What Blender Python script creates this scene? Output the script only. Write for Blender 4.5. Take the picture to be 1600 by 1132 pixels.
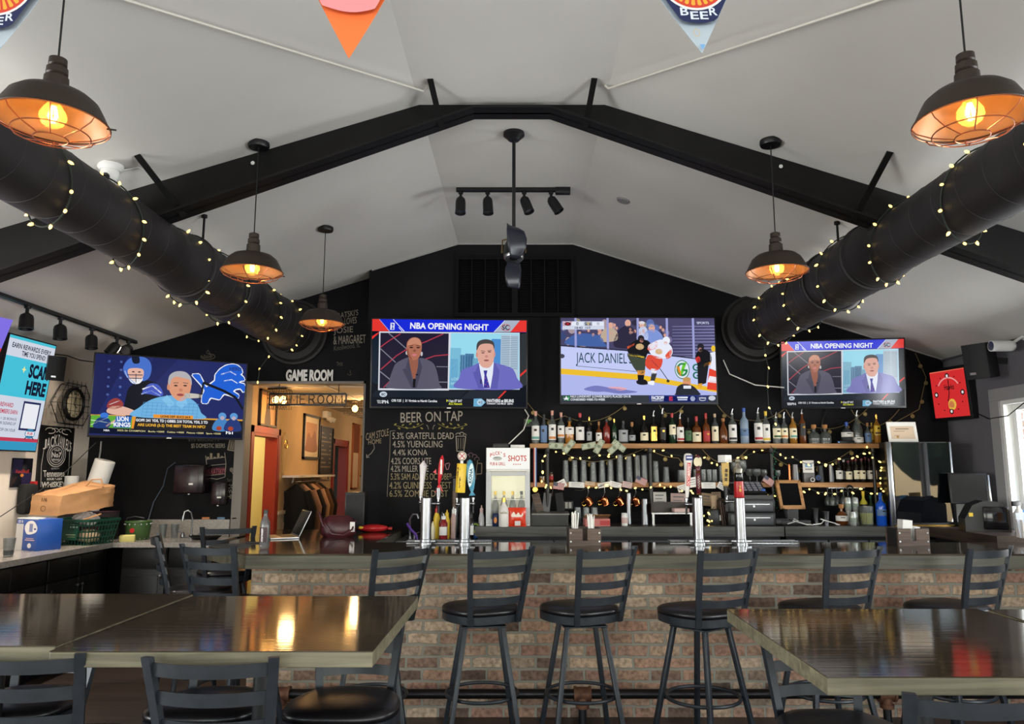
import bpy, bmesh, math, random
from mathutils import Vector, Matrix
random.seed(7)
for _o in list(bpy.data.objects): bpy.data.objects.remove(_o)
SC = bpy.context.scene
COL = SC.collection
PI = math.pi
# ------------------------------------------------------------------ camera, world, light, exposure
EYE, FPX, TILT = 1.607, 1170.0, math.radians(8.22)
cam_data = bpy.data.cameras.new('camera')
cam = bpy.data.objects.new('camera', cam_data); COL.objects.link(cam)
cam.location = (0, 0, EYE); cam.rotation_euler = (PI/2 + TILT, 0, 0)
cam_data.sensor_fit = 'HORIZONTAL'; cam_data.sensor_width = 36.0
cam_data.lens = FPX*36/1600; cam_data.shift_x = -15/1600; cam_data.clip_start = .05
SC.camera = cam
EXPO = 0.14
vs = SC.view_settings
SC.display_settings.display_device = 'sRGB'
vs.view_transform = 'Standard'; vs.look = 'None'; vs.gamma = 1.0; vs.use_curve_mapping = False; vs.exposure = EXPO
world = bpy.data.worlds.new('sky'); SC.world = world; world.use_nodes = True
wn = world.node_tree.nodes; wl = world.node_tree.links
sky = wn.new('ShaderNodeTexSky'); sky.sky_type = 'NISHITA'; sky.sun_disc = False
sky.sun_elevation = math.radians(38); sky.sun_rotation = math.radians(120); sky.air_density = 1.2; sky.dust_density = .7
wl.new(sky.outputs[0], wn['Background'].inputs[0]); wn['Background'].inputs[1].default_value = .8

def area(name, loc, rot, sx, sy, watts, col=(1, .98, .95)):
    d = bpy.data.lights.new(name, 'AREA'); d.shape = 'RECTANGLE'; d.size = sx; d.size_y = sy; d.energy = watts; d.color = col
    o = bpy.data.objects.new(name, d); COL.objects.link(o); o.location = loc; o.rotation_euler = rot
    return o
def point(name, loc, watts, col=(1, .62, .28), rad=.03):
    d = bpy.data.lights.new(name, 'POINT'); d.energy = watts; d.color = col; d.shadow_soft_size = rad
    o = bpy.data.objects.new(name, d); COL.objects.link(o); o.location = loc
    return o
# daylight through the street windows behind the viewer and the windows of the right and left walls (the forward left one is added)
for wx in (-2.9, -.1, 2.7):
    area('window_daylight', (wx, -4.62, 1.5), (math.radians(97), 0, 0), 2.2, 2.0, 72, (.96, .99, .99))
for wy in (-2.2, 1.6):
    area('window_daylight', (4.40, wy, 1.6), (math.radians(105), 0, math.radians(90)), 2.0, 1.5, 60 if wy < 0 else 165, (.95, .99, 1))
for wy in (-1.8, 1.8):
    area('window_daylight', (-4.58, wy, 1.6), (math.radians(105), 0, math.radians(-90)), 2.0, 1.5, 60 if wy < 0 else 165, (.97, .99, .98))  # forward lamp stands in an unseen window added to lift the ceiling
area('window_daylight', (5.15, 5.45, 1.35), (math.radians(112), 0, math.radians(86)), 1.5, 1.2, 120, (.97, .99, 1))

# ------------------------------------------------------------------ helpers
def at(px, py, Y):
    """point of the scene seen at photo position (px,py), Y metres in front of the viewer"""
    a = (px-815)/FPX; b = -(py-566)/FPX
    dy = math.cos(TILT)-b*math.sin(TILT); dz = math.sin(TILT)+b*math.cos(TILT); t = Y/dy
    return Vector((a*t, Y, EYE+dz*t))
def atz(px, py, Z):
    a = (px-815)/FPX; b = -(py-566)/FPX
    dy = math.cos(TILT)-b*math.sin(TILT); dz = math.sin(TILT)+b*math.cos(TILT); t = (Z-EYE)/dz
    return Vector((a*t, dy*t, Z))
def atx(px, py, X):
    a = (px-815)/FPX; b = -(py-566)/FPX
    dy = math.cos(TILT)-b*math.sin(TILT); dz = math.sin(TILT)+b*math.cos(TILT); t = X/a
    return Vector((X, dy*t, EYE+dz*t))
def ceil_z(X):
    if X < -.64: return 3.87+(X+.64)*1.17/3.70
    if X > .52: return 3.87-(X-.52)*1.18/3.63
    return 3.87
def on_ceiling(px, py):
    lo, hi = .2, 30
    for _ in range(50):
        m = (lo+hi)/2; p = at(px, py, m)
        if p.z < ceil_z(p.x): lo = m
        else: hi = m
    return at(px, py, lo)

def lin(v): v /= 255.; return v/12.92 if v <= .04045 else ((v+.055)/1.055)**2.4
def C(r, g, b): return (lin(r), lin(g), lin(b), 1)

MATS = {}
def mat(name, col=(128, 128, 128), rough=.5, metal=0, trans=0, ior=1.45, coat=0, emit=None, es=0, spec=.5, sheen=0):
    if name in MATS: return MATS[name]
    m = bpy.data.materials.new(name); m.use_nodes = True
    b = m.node_tree.nodes['Principled BSDF']; I = b.inputs
    I['Base Color'].default_value = C(*col); I['Roughness'].default_value = rough; I['Metallic'].default_value = metal
    I['Transmission Weight'].default_value = trans; I['IOR'].default_value = ior; I['Coat Weight'].default_value = coat
    I['Specular IOR Level'].default_value = spec
    if emit: I['Emission Color'].default_value = C(*emit); I['Emission Strength'].default_value = es
    MATS[name] = m
    return m
def nodes(m): return m.node_tree.nodes, m.node_tree.links, m.node_tree.nodes['Principled BSDF']
def mottle(m, a, b, scale=(1, 1, 1), nscale=5, detail=6, bump=0, lo=.35, hi=.65, coords='Object', rough=None):
    """noise-mixed colour (and bump) for a material"""
    N, L, P = nodes(m)
    tc = N.new('ShaderNodeTexCoord'); mp = N.new('ShaderNodeMapping'); mp.inputs['Scale'].default_value = scale
    nz = N.new('ShaderNodeTexNoise'); nz.inputs['Scale'].default_value = nscale; nz.inputs['Detail'].default_value = detail
    cr = N.new('ShaderNodeValToRGB'); cr.color_ramp.elements[0].position = lo; cr.color_ramp.elements[1].position = hi
    cr.color_ramp.elements[0].color = C(*a); cr.color_ramp.elements[1].color = C(*b)
    L.new(tc.outputs[coords], mp.inputs[0]); L.new(mp.outputs[0], nz.inputs['Vector']); L.new(nz.outputs['Fac'], cr.inputs[0])
    L.new(cr.outputs[0], P.inputs['Base Color'])
    if bump:
        bp = N.new('ShaderNodeBump'); bp.inputs['Strength'].default_value = bump; bp.inputs['Distance'].default_value = .01
        L.new(nz.outputs['Fac'], bp.inputs['Height']); L.new(bp.outputs[0], P.inputs['Normal'])
    return m

class MB:
    """collects shapes into one mesh"""
    def __init__(s): s.bm = bmesh.new(); s.mi = 0
    def _new(s, verts, faces):
        vs_ = [s.bm.verts.new(v) for v in verts]; out = []
        for f in faces:
            try:
                fc = s.bm.faces.new([vs_[i] for i in f]); fc.material_index = s.mi; out.append(fc)
            except ValueError: pass
        return vs_, out
    def box(s, x0, y0, z0, x1, y1, z1, bev=0, M=None, seg=2):
        v = [Vector(p) for p in ((x0,y0,z0),(x1,y0,z0),(x1,y1,z0),(x0,y1,z0),(x0,y0,z1),(x1,y0,z1),(x1,y1,z1),(x0,y1,z1))]
        if M is not None: v = [M @ p for p in v]
        vv, ff = s._new(v, [(0,3,2,1),(4,5,6,7),(0,1,5,4),(1,2,6,5),(2,3,7,6),(3,0,4,7)])
        if bev:
            es = list({e for f in ff for e in f.edges})
            r = bmesh.ops.bevel(s.bm, geom=es, offset=bev, segments=seg, profile=.5, affect='EDGES', clamp_overlap=True)
            for f in r['faces']: f.material_index = s.mi
        return s
    def cbox(s, c, size, M=None, bev=0):
        h = [k/2 for k in size]; T = Matrix.Translation(c)
        if M is not None: T = T @ M.to_4x4()
        return s.box(-h[0], -h[1], -h[2], h[0], h[1], h[2], bev, T)
    def bar(s, p0, p1, w, d, up=(0, 0, 1), bev=0):
        """rectangular bar from p0 to p1, w across, d the other way"""
        p0, p1 = Vector(p0), Vector(p1); z = (p1-p0); ln = z.length; z = z.normalized()
        u = Vector(up)
        if abs(u.dot(z)) > .98: u = Vector((0, 1, 0))
        x = u.cross(z).normalized(); y = z.cross(x)
        T = Matrix((x, y, z)).transposed().to_4x4(); T.translation = (p0+p1)/2
        return s.box(-w/2, -d/2, -ln/2, w/2, d/2, ln/2, bev, T)
    def cyl(s, p0, p1, r0, r1=None, n=14, caps=True):
        r1 = r0 if r1 is None else r1
        p0, p1 = Vector(p0), Vector(p1); z = (p1-p0).normalized()
        u = Vector((0, 0, 1)) if abs(z.z) < .95 else Vector((1, 0, 0))
        x = u.cross(z).normalized(); y = z.cross(x)
        v = [p0+(x*math.cos(2*PI*i/n)+y*math.sin(2*PI*i/n))*r0 for i in range(n)]
        v += [p1+(x*math.cos(2*PI*i/n)+y*math.sin(2*PI*i/n))*r1 for i in range(n)]
        f = [(i, (i+1) % n, n+(i+1) % n, n+i) for i in range(n)]
        if caps: f += [tuple(range(n-1, -1, -1)), tuple(range(n, 2*n))]
        s._new(v, f); return s
    def lathe(s, prof, o=(0, 0, 0), n=20, M=None, a0=0, a1=2*PI):
        o = Vector(o); full = abs(a1-a0-2*PI) < 1e-6; k = n if full else n+1
        v = []
        for r, z in prof:
            for i in range(k):
                a = a0+(a1-a0)*i/n; p = Vector((max(r, 1e-5)*math.cos(a), max(r, 1e-5)*math.sin(a), z))
                if M is not None: p = M @ p
                v.append(o+p)
        f = []
        for j in range(len(prof)-1):
            for i in range(n):
                i2 = (i+1) % k
                f.append((j*k+i, j*k+i2, (j+1)*k+i2, (j+1)*k+i))
        s._new(v, f); return s
    def tube(s, pts, r, n=8, closed=False, caps=True):
        pts = [Vector(p) for p in pts]; m = len(pts); v = []; prev = None
        for i, p in enumerate(pts):
            if closed: d = pts[(i+1) % m]-pts[i-1]
            else: d = pts[min(i+1, m-1)]-pts[max(i-1, 0)]
            d = d.normalized()
            if prev is None:
                u = Vector((0, 0, 1)) if abs(d.z) < .9 else Vector((1, 0, 0))
                x = u.cross(d).normalized()
            else:
                x = prev-d*prev.dot(d); x = x.normalized() if x.length > 1e-6 else Vector((0, 0, 1)).cross(d).normalized()
            prev = x; y = d.cross(x); rr = r[i] if isinstance(r, (list, tuple)) else r
            v += [p+(x*math.cos(2*PI*k/n)+y*math.sin(2*PI*k/n))*rr for k in range(n)]
        f = []
        for i in range(m if closed else m-1):
            j = (i+1) % m
            for k in range(n): f.append((i*n+k, i*n+(k+1) % n, j*n+(k+1) % n, j*n+k))
        if caps and not closed: f += [tuple(range(n-1, -1, -1)), tuple(range((m-1)*n, m*n))]
        s._new(v, f); return s
    def prism(s, poly, z0, z1, M=None):
        n = len(poly); v = [Vector((x, y, z0)) for x, y in poly]+[Vector((x, y, z1)) for x, y in poly]
        if M is not None: v = [M @ p for p in v]
        s._new(v, [tuple(range(n-1, -1, -1)), tuple(range(n, 2*n))]+[(i, (i+1) % n, n+(i+1) % n, n+i) for i in range(n)])
        return s
    def sph(s, c, r, sc=(1, 1, 1), n=14, M=None):
        prof = [(math.sin(PI*i/(n//2)), -math.cos(PI*i/(n//2))) for i in range(n//2+1)]
        T = Matrix.Diagonal(Vector(sc)*r)
        if M is not None: T = M @ T
        return s.lathe(prof, c, n, T)
    def torus(s, c, R, r, M=None, n=28, k=8, sy=1):
        pts = [Vector((R*math.cos(2*PI*i/n), R*sy*math.sin(2*PI*i/n), 0)) for i in range(n)]
        if M is not None: pts = [M @ p for p in pts]
        return s.tube([Vector(c)+p for p in pts], r, k, True)
    def face(s, pts): s._new([Vector(p) for p in pts], [tuple(range(len(pts)))]); return s
    def grid(s, fn, nu, nv):
        v = [Vector(fn(i/nu, j/nv)) for j in range(nv+1) for i in range(nu+1)]
        s._new(v, [(j*(nu+1)+i, j*(nu+1)+i+1, (j+1)*(nu+1)+i+1, (j+1)*(nu+1)+i) for j in range(nv) for i in range(nu)]); return s
    def build(s, name, mats, parent=None, smooth=35, loc=None, fixn=True):
        if fixn: bmesh.ops.recalc_face_normals(s.bm, faces=s.bm.faces[:])
        me = bpy.data.meshes.new(name); s.bm.to_mesh(me); s.bm.free()
        for m in (mats if isinstance(mats, (list, tuple)) else [mats]): me.materials.append(m)
        if smooth:
            me.polygons.foreach_set('use_smooth', [True]*len(me.polygons)); me.set_sharp_from_angle(angle=math.radians(smooth))
        o = bpy.data.objects.new(name, me); COL.objects.link(o)
        if parent: o.parent = parent
        if loc is not None: o.location = loc
        return o

def tag(o, label, cat, group=None):
    o['label'] = label; o['category'] = cat
    if group: o['group'] = group
    return o
def thing(name, label, cat, loc=(0, 0, 0), rz=0, group=None):
    o = bpy.data.objects.new(name, None); o.empty_display_size = .1; COL.objects.link(o)
    o.location = loc; o.rotation_euler = (0, 0, rz)
    return tag(o, label, cat, group)
def struct(name, mb, m, smooth=0):
    o = mb.build(name, m, None, smooth); o['kind'] = 'structure'; return o
def dup(root, label, loc=None, rz=None, group=None):
    """a copy of a thing with copies of its parts and sub-parts"""
    r = root.copy(); COL.objects.link(r)
    if loc is not None: r.location = loc
    if rz is not None: r.rotation_euler = (0, 0, rz)
    r['label'] = label
    if group: r['group'] = group
    for ch in list(root.children):
        c = ch.copy(); COL.objects.link(c); c.parent = r
        for g in list(ch.children):
            d = g.copy(); COL.objects.link(d); d.parent = c
    return r
def RZ(a): return Matrix.Rotation(a, 4, 'Z')
def RX(a): return Matrix.Rotation(a, 4, 'X')
def RY(a): return Matrix.Rotation(a, 4, 'Y')

# flat pictures: screens, posters, chalk writing
TXT = {}
def text_polys(s, off=0):
    if (s, off) in TXT: return TXT[(s, off)]
    cu = bpy.data.curves.new('lettering', 'FONT'); cu.body = s; cu.offset = off; cu.resolution_u = 3; cu.fill_mode = 'FRONT'
    ob = bpy.data.objects.new('lettering', cu)
    me = bpy.data.meshes.new_from_object(ob)
    vs_ = [(v.co.x, v.co.y) for v in me.vertices]; fs = [tuple(p.vertices) for p in me.polygons]
    bpy.data.objects.remove(ob); bpy.data.curves.remove(cu); bpy.data.meshes.remove(me)
    xs = [v[0] for v in vs_]; ys = [v[1] for v in vs_]
    x0, x1, y0, y1 = min(xs), max(xs), min(ys), max(ys)
    TXT[(s, off)] = ([((x-x0)/(x1-x0), (y-y0)/(y1-y0)) for x, y in vs_], fs)
    return TXT[(s, off)]
class Pic:
    """coloured flat shapes on one plane; fn maps drawing coordinates to metres on that plane"""
    def __init__(s, fn, eps=.0004): s.fn = fn; s.v = []; s.f = []; s.c = []; s.L = 0; s.eps = eps
    def _add(s, pts, faces, col):
        b = len(s.v); cc = C(*col)
        for p in pts:
            u = s.fn(*p); s.v.append((u[0], u[1], s.L*s.eps))
        for f in faces: s.f.append(tuple(b+i for i in f)); s.c.append(cc)
        return s
    def up(s): s.L += 1; return s
    def poly(s, pts, col): return s._add(pts, [tuple(range(len(pts)))], col)
    def rect(s, x0, y0, x1, y1, col): return s.poly([(x0, y0), (x1, y0), (x1, y1), (x0, y1)], col)
    def ell(s, cx, cy, rx, ry, col, n=22, rot=0):
        ca, sa = math.cos(rot), math.sin(rot)
        pts = []
        for i in range(n):
            x, y = rx*math.cos(2*PI*i/n), ry*math.sin(2*PI*i/n); pts.append((cx+x*ca-y*sa, cy+x*sa+y*ca))
        return s.poly(pts, col)
    def spl(s, pts, col, k=5):
        n = len(pts); out = []
        for i in range(n):
            p0, p1, p2, p3 = pts[i-1], pts[i], pts[(i+1) % n], pts[(i+2) % n]
            for j in range(k):
                t = j/k
                out.append(tuple(.5*(2*p1[a]+(p2[a]-p0[a])*t+(2*p0[a]-5*p1[a]+4*p2[a]-p3[a])*t*t+(3*p1[a]-p0[a]-3*p2[a]+p3[a])*t**3) for a in (0, 1)))
        return s.poly(out, col)
    def line(s, pts, w, col):
        for (xa, ya), (xb, yb) in zip(pts, pts[1:]):
            d = math.hypot(xb-xa, yb-ya) or 1; nx, ny = -(yb-ya)/d*w/2, (xb-xa)/d*w/2
            s.poly([(xa+nx, ya+ny), (xb+nx, yb+ny), (xb-nx, yb-ny), (xa-nx, ya-ny)], col)
        return s
    def arc(s, cx, cy, rx, ry, a0, a1, w, col, n=14):
        return s.line([(cx+rx*math.cos(a0+(a1-a0)*i/n), cy+ry*math.sin(a0+(a1-a0)*i/n)) for i in range(n+1)], w, col)
    def text(s, t, x0, y0, x1, y1, col, off=0, slope=0, shear=0):
        """text fitted to a box; y0 is the top and y1 the bottom of the drawing"""
        P, F = text_polys(t, off)
        return s._add([(x0+u*(x1-x0)+shear*v*(y0-y1), y1+v*(y0-y1)+slope*u*(x1-x0)) for u, v in P], F, col)
    def build(s, name, m, parent=None, O=(0, 0, 0), U=(1, 0, 0), V=(0, 0, 1)):
        O, U, V = Vector(O), Vector(U).normalized(), Vector(V).normalized(); N = U.cross(V)
        vv = [O+U*a+V*b+N*c for a, b, c in s.v]
        me = bpy.data.meshes.new(name)
        ff = []
        for f in s.f:
            ar = sum(s.v[f[i]][0]*s.v[f[(i+1) % len(f)]][1]-s.v[f[(i+1) % len(f)]][0]*s.v[f[i]][1] for i in range(len(f)))
            ff.append(f if ar > 0 else tuple(reversed(f)))
        me.from_pydata([tuple(p) for p in vv], [], ff)
        ca = me.color_attributes.new('Col', 'FLOAT_COLOR', 'CORNER'); k = 0
        buf = []
        for p in me.polygons: buf += list(s.c[p.index])*p.loop_total
        ca.data.foreach_set('color', buf)
        me.materials.append(m)
        o = bpy.data.objects.new(name, me); COL.objects.link(o)
        if parent: o.parent = parent
        return o
def ident(x, y): return (x, y)
def box_map(x0, y0, x1, y1, w, h):
    """drawing box (y down) to a w x h panel centred on its origin"""
    return lambda x, y: ((x-x0)/(x1-x0)*w-w/2, h/2-(y-y0)/(y1-y0)*h)

def colmat(name, rough=.6, emis=0, spec=.4):
    m = mat(name, (128, 128, 128), rough, spec=spec); N, L, P = nodes(m)
    a = N.new('ShaderNodeVertexColor'); a.layer_name = 'Col'
    L.new(a.outputs[0], P.inputs['Base Color'])
    if emis:
        P.inputs['Base Color'].default_value = (0, 0, 0, 1)
        for lk in list(P.inputs['Base Color'].links): L.remove(lk)
        L.new(a.outputs[0], P.inputs['Emission Color']); P.inputs['Emission Strength'].default_value = emis
    return m
M_SCREEN = colmat('lit_screen', .15, .91, .02)
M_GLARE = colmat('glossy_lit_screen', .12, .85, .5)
M_PRINT = colmat('printed_surface', .5)
M_CHALK = colmat('chalk_marks', .9, 0, .1)
M_LITSIGN = colmat('backlit_sign', .4, .9)

# ------------------------------------------------------------------ materials
m_ceil = mottle(mat('ceiling_paint', (222, 219, 213), .9, spec=.2), (220, 217, 211), (226, 223, 217), nscale=1.5)
m_black = mottle(mat('black_wall_paint', (20, 19, 22), .8, spec=.2), (17, 17, 19), (26, 25, 28), nscale=2)
m_beige = mottle(mat('warm_white_wall_paint', (205, 196, 184), .85, spec=.2), (203, 193, 181), (209, 200, 189), nscale=1)
m_grey = mottle(mat('grey_wall_paint', (112, 110, 116), .85, spec=.2), (106, 104, 110), (118, 116, 122), nscale=2)
m_hall = mottle(mat('tan_wall_paint', (196, 168, 132), .85, spec=.2), (190, 164, 128), (202, 174, 138), nscale=2)
m_white = mat('white_trim_paint', (225, 225, 222), .5)
m_greytrim = mat('grey_trim_paint', (150, 149, 150), .6)
m_red = mat('red_trim_paint', (150, 42, 28), .5)
m_metal = mottle(mat('black_powder_coated_steel', (32, 36, 41), .42, .0, spec=.5), (29, 33, 38), (37, 41, 47), nscale=30)
m_beam = mottle(mat('black_painted_steel', (17, 16, 16), .6, spec=.3), (15, 14, 14), (21, 20, 20), nscale=6)
m_blk = mat('black_plastic', (18, 18, 20), .4)
m_blkgloss = mat('glossy_black_plastic', (10, 10, 12), .12)
m_vinyl = mottle(mat('black_vinyl', (16, 15, 17), .35, spec=.6), (14, 13, 15), (20, 18, 20), nscale=40, bump=.05)
m_chrome = mat('polished_steel', (140, 141, 145), .3, 1)
m_steel = mat('brushed_steel', (170, 170, 172), .32, 1)
m_brass = mat('brass', (210, 165, 80), .25, 1)
m_copper = mat('copper', (196, 112, 70), .2, 1)
m_bronze = mat('dark_bronze_enamel', (46, 37, 30), .5, .2)
m_bronzein = mat('shade_inside_enamel', (150, 112, 74), .45, .2)
m_wire = mat('copper_wire', (176, 110, 78), .35, .8)
m_duct = mottle(mat('black_spiral_duct', (34, 31, 32), .6, 0), (31, 28, 29), (39, 36, 37), nscale=4)
m_glass = mat('clear_glass', (104, 110, 110), .24, 0, 0, 1.5, spec=1.0); nodes(m_glass)[2].inputs['Alpha'].default_value = .42
m_wglass = mat('window_glass', (230, 236, 236), .0, 0, 0, 1.5); nodes(m_wglass)[2].inputs['Alpha'].default_value = .07
m_bulb = mat('amber_bulb_glass', (255, 190, 110), .05, 0, 0, 1.5); nodes(m_bulb)[2].inputs['Alpha'].default_value = .22
m_fil = mat('glowing_filament', (255, 190, 90), .5, emit=(255, 190, 100), es=14)
m_fairy = mat('fairy_bulb_glow', (255, 225, 160), .5, emit=(255, 212, 112), es=2.6)
m_cordg = mat('dark_green_cord', (30, 40, 32), .6)
m_counter = mottle(mat('pale_stone_counter', (150, 144, 138), .22, spec=.6), (140, 134, 128), (160, 154, 148), nscale=60)
m_cab = mat('black_cabinet_paint', (13, 12, 13), .45)
m_cardboard = mottle(mat('brown_kraft_paper', (178, 132, 88), .8), (170, 124, 82), (186, 140, 96), nscale=6, bump=.2)
m_paper = mat('white_paper', (228, 226, 222), .75)
m_paperpink = mat('pinkish_paper', (206, 176, 172), .75)
m_papertan = mat('tan_paper', (196, 170, 140), .75)
m_cream = mat('cream_paint', (232, 222, 190), .6)
m_purple = mat('purple_plastic', (78, 40, 130), .4)
m_yel = mat('yellow_plastic', (226, 190, 50), .4)
m_redp = mat('red_plastic', (176, 32, 34), .35)
m_bluep = mat('blue_plastic', (38, 84, 170), .35)
m_greenp = mat('dark_green_plastic', (14, 66, 52), .45)
m_teal = mat('teal_plastic', (70, 160, 165), .4)

def wood(name, a, b, along='X', rough=.3, coat=0, gs=1., bump=.15, spec=.5):
    m = mat(name, a, rough, coat=coat, spec=spec); N, L, P = nodes(m)
    tc = N.new('ShaderNodeTexCoord'); mp = N.new('ShaderNodeMapping')
    sc = {'X': (1.2, 26, 26), 'Y': (26, 1.2, 26), 'Z': (26, 26, 1.2)}[along]; mp.inputs['Scale'].default_value = [k*gs for k in sc]
    nz = N.new('ShaderNodeTexNoise'); nz.inputs['Scale'].default_value = 1.6; nz.inputs['Detail'].default_value = 8; nz.inputs['Distortion'].default_value = .6
    cr = N.new('ShaderNodeValToRGB'); cr.color_ramp.elements[0].position = .32; cr.color_ramp.elements[1].position = .7
    cr.color_ramp.elements[0].color = C(*a); cr.color_ramp.elements[1].color = C(*b)
    L.new(tc.outputs['Object'], mp.inputs[0]); L.new(mp.outputs[0], nz.inputs['Vector']); L.new(nz.outputs['Fac'], cr.inputs[0])
    L.new(cr.outputs[0], P.inputs['Base Color'])
    bp = N.new('ShaderNodeBump'); bp.inputs['Strength'].default_value = bump; bp.inputs['Distance'].default_value = .004
    L.new(nz.outputs['Fac'], bp.inputs['Height']); L.new(bp.outputs[0], P.inputs['Normal'])
    if coat: P.inputs['Coat Roughness'].default_value = .05
    return m
m_top = wood('lacquered_dark_oak', (52, 44, 35), (76, 66, 53), 'X', .07, 0, 1, .06, .9)
m_edge = wood('grey_brown_oak_edge', (58, 56, 46), (92, 88, 72), 'X', .4, 0, .8, .2)
m_shelf = wood('honey_pine_board', (150, 104, 60), (190, 142, 90), 'X', .5, 0, .8, .1)
m_backtop = wood('charcoal_stained_oak', (52, 51, 49), (84, 82, 78), 'X', .35, 0, .9, .2)
m_caddy = wood('greyed_brown_wood', (74, 60, 52), (104, 86, 76), 'X', .6, 0, 1.5, .1)
m_floor = wood('dark_plank_floor', (44, 36, 33), (66, 54, 48), 'X', .45, 0, .5, .2)

def brick(name, axis='XZ', cols=((150, 110, 88), (112, 82, 68)), mortar=(136, 131, 118), bw=.215, bh=.078):
    m = mat(name, cols[0], .85, spec=.25); N, L, P = nodes(m)
    tc = N.new('ShaderNodeTexCoord'); sp = N.new('ShaderNodeSeparateXYZ'); cb = N.new('ShaderNodeCombineXYZ')
    L.new(tc.outputs['Object'], sp.inputs[0]); L.new(sp.outputs[axis[0]], cb.inputs[0]); L.new(sp.outputs[axis[1]], cb.inputs[1])
    wob = N.new('ShaderNodeTexNoise'); wob.inputs['Scale'].default_value = 12; wob.inputs['Detail'].default_value = 3
    L.new(tc.outputs['Object'], wob.inputs['Vector'])
    wv = N.new('ShaderNodeVectorMath'); wv.operation = 'MULTIPLY_ADD'
    L.new(wob.outputs['Color'], wv.inputs[0]); wv.inputs[1].default_value = (.026, .020, 0); L.new(cb.outputs[0], wv.inputs[2])
    bt = N.new('ShaderNodeTexBrick'); bt.inputs['Scale'].default_value = 1; bt.inputs['Brick Width'].default_value = bw
    bt.inputs['Row Height'].default_value = bh; bt.inputs['Mortar Size'].default_value = .0105; bt.inputs['Mortar Smooth'].default_value = .35
    bt.inputs['Bias'].default_value = 0; bt.offset = .5
    bt.inputs['Color1'].default_value = (0, 0, 0, 1); bt.inputs['Color2'].default_value = (1, 1, 1, 1); bt.inputs['Mortar'].default_value = (.5, .5, .5, 1)
    L.new(wv.outputs[0], bt.inputs['Vector'])
    cr = N.new('ShaderNodeValToRGB'); E = cr.color_ramp.elements
    pal = [(0, (70, 60, 54)), (.12, (132, 106, 90)), (.34, (170, 134, 110)), (.52, (150, 114, 98)), (.68, (176, 148, 122)), (.84, (188, 164, 138)), (1, (116, 96, 84))]
    E[0].position = 0; E[0].color = C(*pal[0][1]); E[1].position = 1; E[1].color = C(*pal[-1][1])
    for p, c in pal[1:-1]: e = E.new(p); e.color = C(*c)
    L.new(bt.outputs['Color'], cr.inputs[0])
    fine = N.new('ShaderNodeTexNoise'); fine.inputs['Scale'].default_value = 34; fine.inputs['Detail'].default_value = 6; L.new(tc.outputs['Object'], fine.inputs['Vector'])
    fr = N.new('ShaderNodeValToRGB'); fr.color_ramp.elements[0].position = .3; fr.color_ramp.elements[0].color = (.38, .38, .38, 1); fr.color_ramp.elements[1].position = .6; fr.color_ramp.elements[1].color = (1.1, 1.1, 1.1, 1)
    L.new(fine.outputs['Fac'], fr.inputs[0])
    mu = N.new('ShaderNodeMixRGB'); mu.blend_type = 'MULTIPLY'; mu.inputs[0].default_value = .8
    L.new(cr.outputs[0], mu.inputs[1]); L.new(fr.outputs[0], mu.inputs[2])
    mx = N.new('ShaderNodeMixRGB'); L.new(bt.outputs['Fac'], mx.inputs[0]); L.new(mu.outputs[0], mx.inputs[1]); mx.inputs[2].default_value = C(*mortar)
    L.new(mx.outputs[0], P.inputs['Base Color'])
    ad = N.new('ShaderNodeMath'); ad.operation = 'MULTIPLY_ADD'; L.new(bt.outputs['Fac'], ad.inputs[0]); ad.inputs[1].default_value = -1.2; L.new(fine.outputs['Fac'], ad.inputs[2])
    bp = N.new('ShaderNodeBump'); bp.inputs['Strength'].default_value = .55; bp.inputs['Distance'].default_value = .012
    L.new(ad.outputs[0], bp.inputs['Height']); L.new(bp.outputs[0], P.inputs['Normal'])
    return m
m_brick = brick('weathered_common_brick')
m_brickside = brick('weathered_common_brick_return', 'YZ')
# ------------------------------------------------------------------ the setting
XL, XR, YB, YF = -4.34, 4.15, 7.3, -4.4
struct('floor', MB().box(XL-.1, YF-.1, -.1, XR+.1, 7.7, 0), m_floor)
cx = [(-4.5, 2.649), (-.64, 3.87), (.52, 3.87), (4.3, 2.641)]
mb = MB()
for (xa, za), (xb, zb) in zip(cx, cx[1:]):
    mb._new([(xa, YF-.1, za), (xb, YF-.1, zb), (xb, 7.7, zb), (xa, 7.7, za), (xa, YF-.1, za+.12), (xb, YF-.1, zb+.12), (xb, 7.7, zb+.12), (xa, 7.7, za+.12)],
            [(0, 1, 2, 3), (7, 6, 5, 4), (0, 4, 5, 1), (2, 6, 7, 3), (1, 5, 6, 2), (3, 7, 4, 0)])
struct('ceiling', mb, m_ceil)
RXY = Matrix(((1, 0, 0, 0), (0, 0, -1, 0), (0, 1, 0, 0), (0, 0, 0, 1)))   # (x, z) outlines stood upright; depth z -> -Y
def gable(x0, x1, y0, y1):
    top = [(x1, ceil_z(x1)+.02)]+[(x, 3.89) for x in (.52, -.64) if x0 < x < x1]+[(x0, ceil_z(x0)+.02)]
    return MB().prism([(x0, 0), (x1, 0)]+top, -y1, -y0, RXY)
struct('wall_back', gable(-1.525, XR+.1, YB, 7.7), m_black)
mb = gable(XL-.1, -2.78, 7.55, 7.7)
mb.prism([(-2.78, 2.488), (-1.585, 2.488), (-1.585, ceil_z(-1.585)+.02), (-2.78, ceil_z(-2.78)+.02)], -7.7, -7.55, RXY)
mb.box(-1.585, 7.55, 0, -1.525, 7.7, ceil_z(-1.525)+.02)
struct('wall_back_left', mb, m_black)
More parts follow.
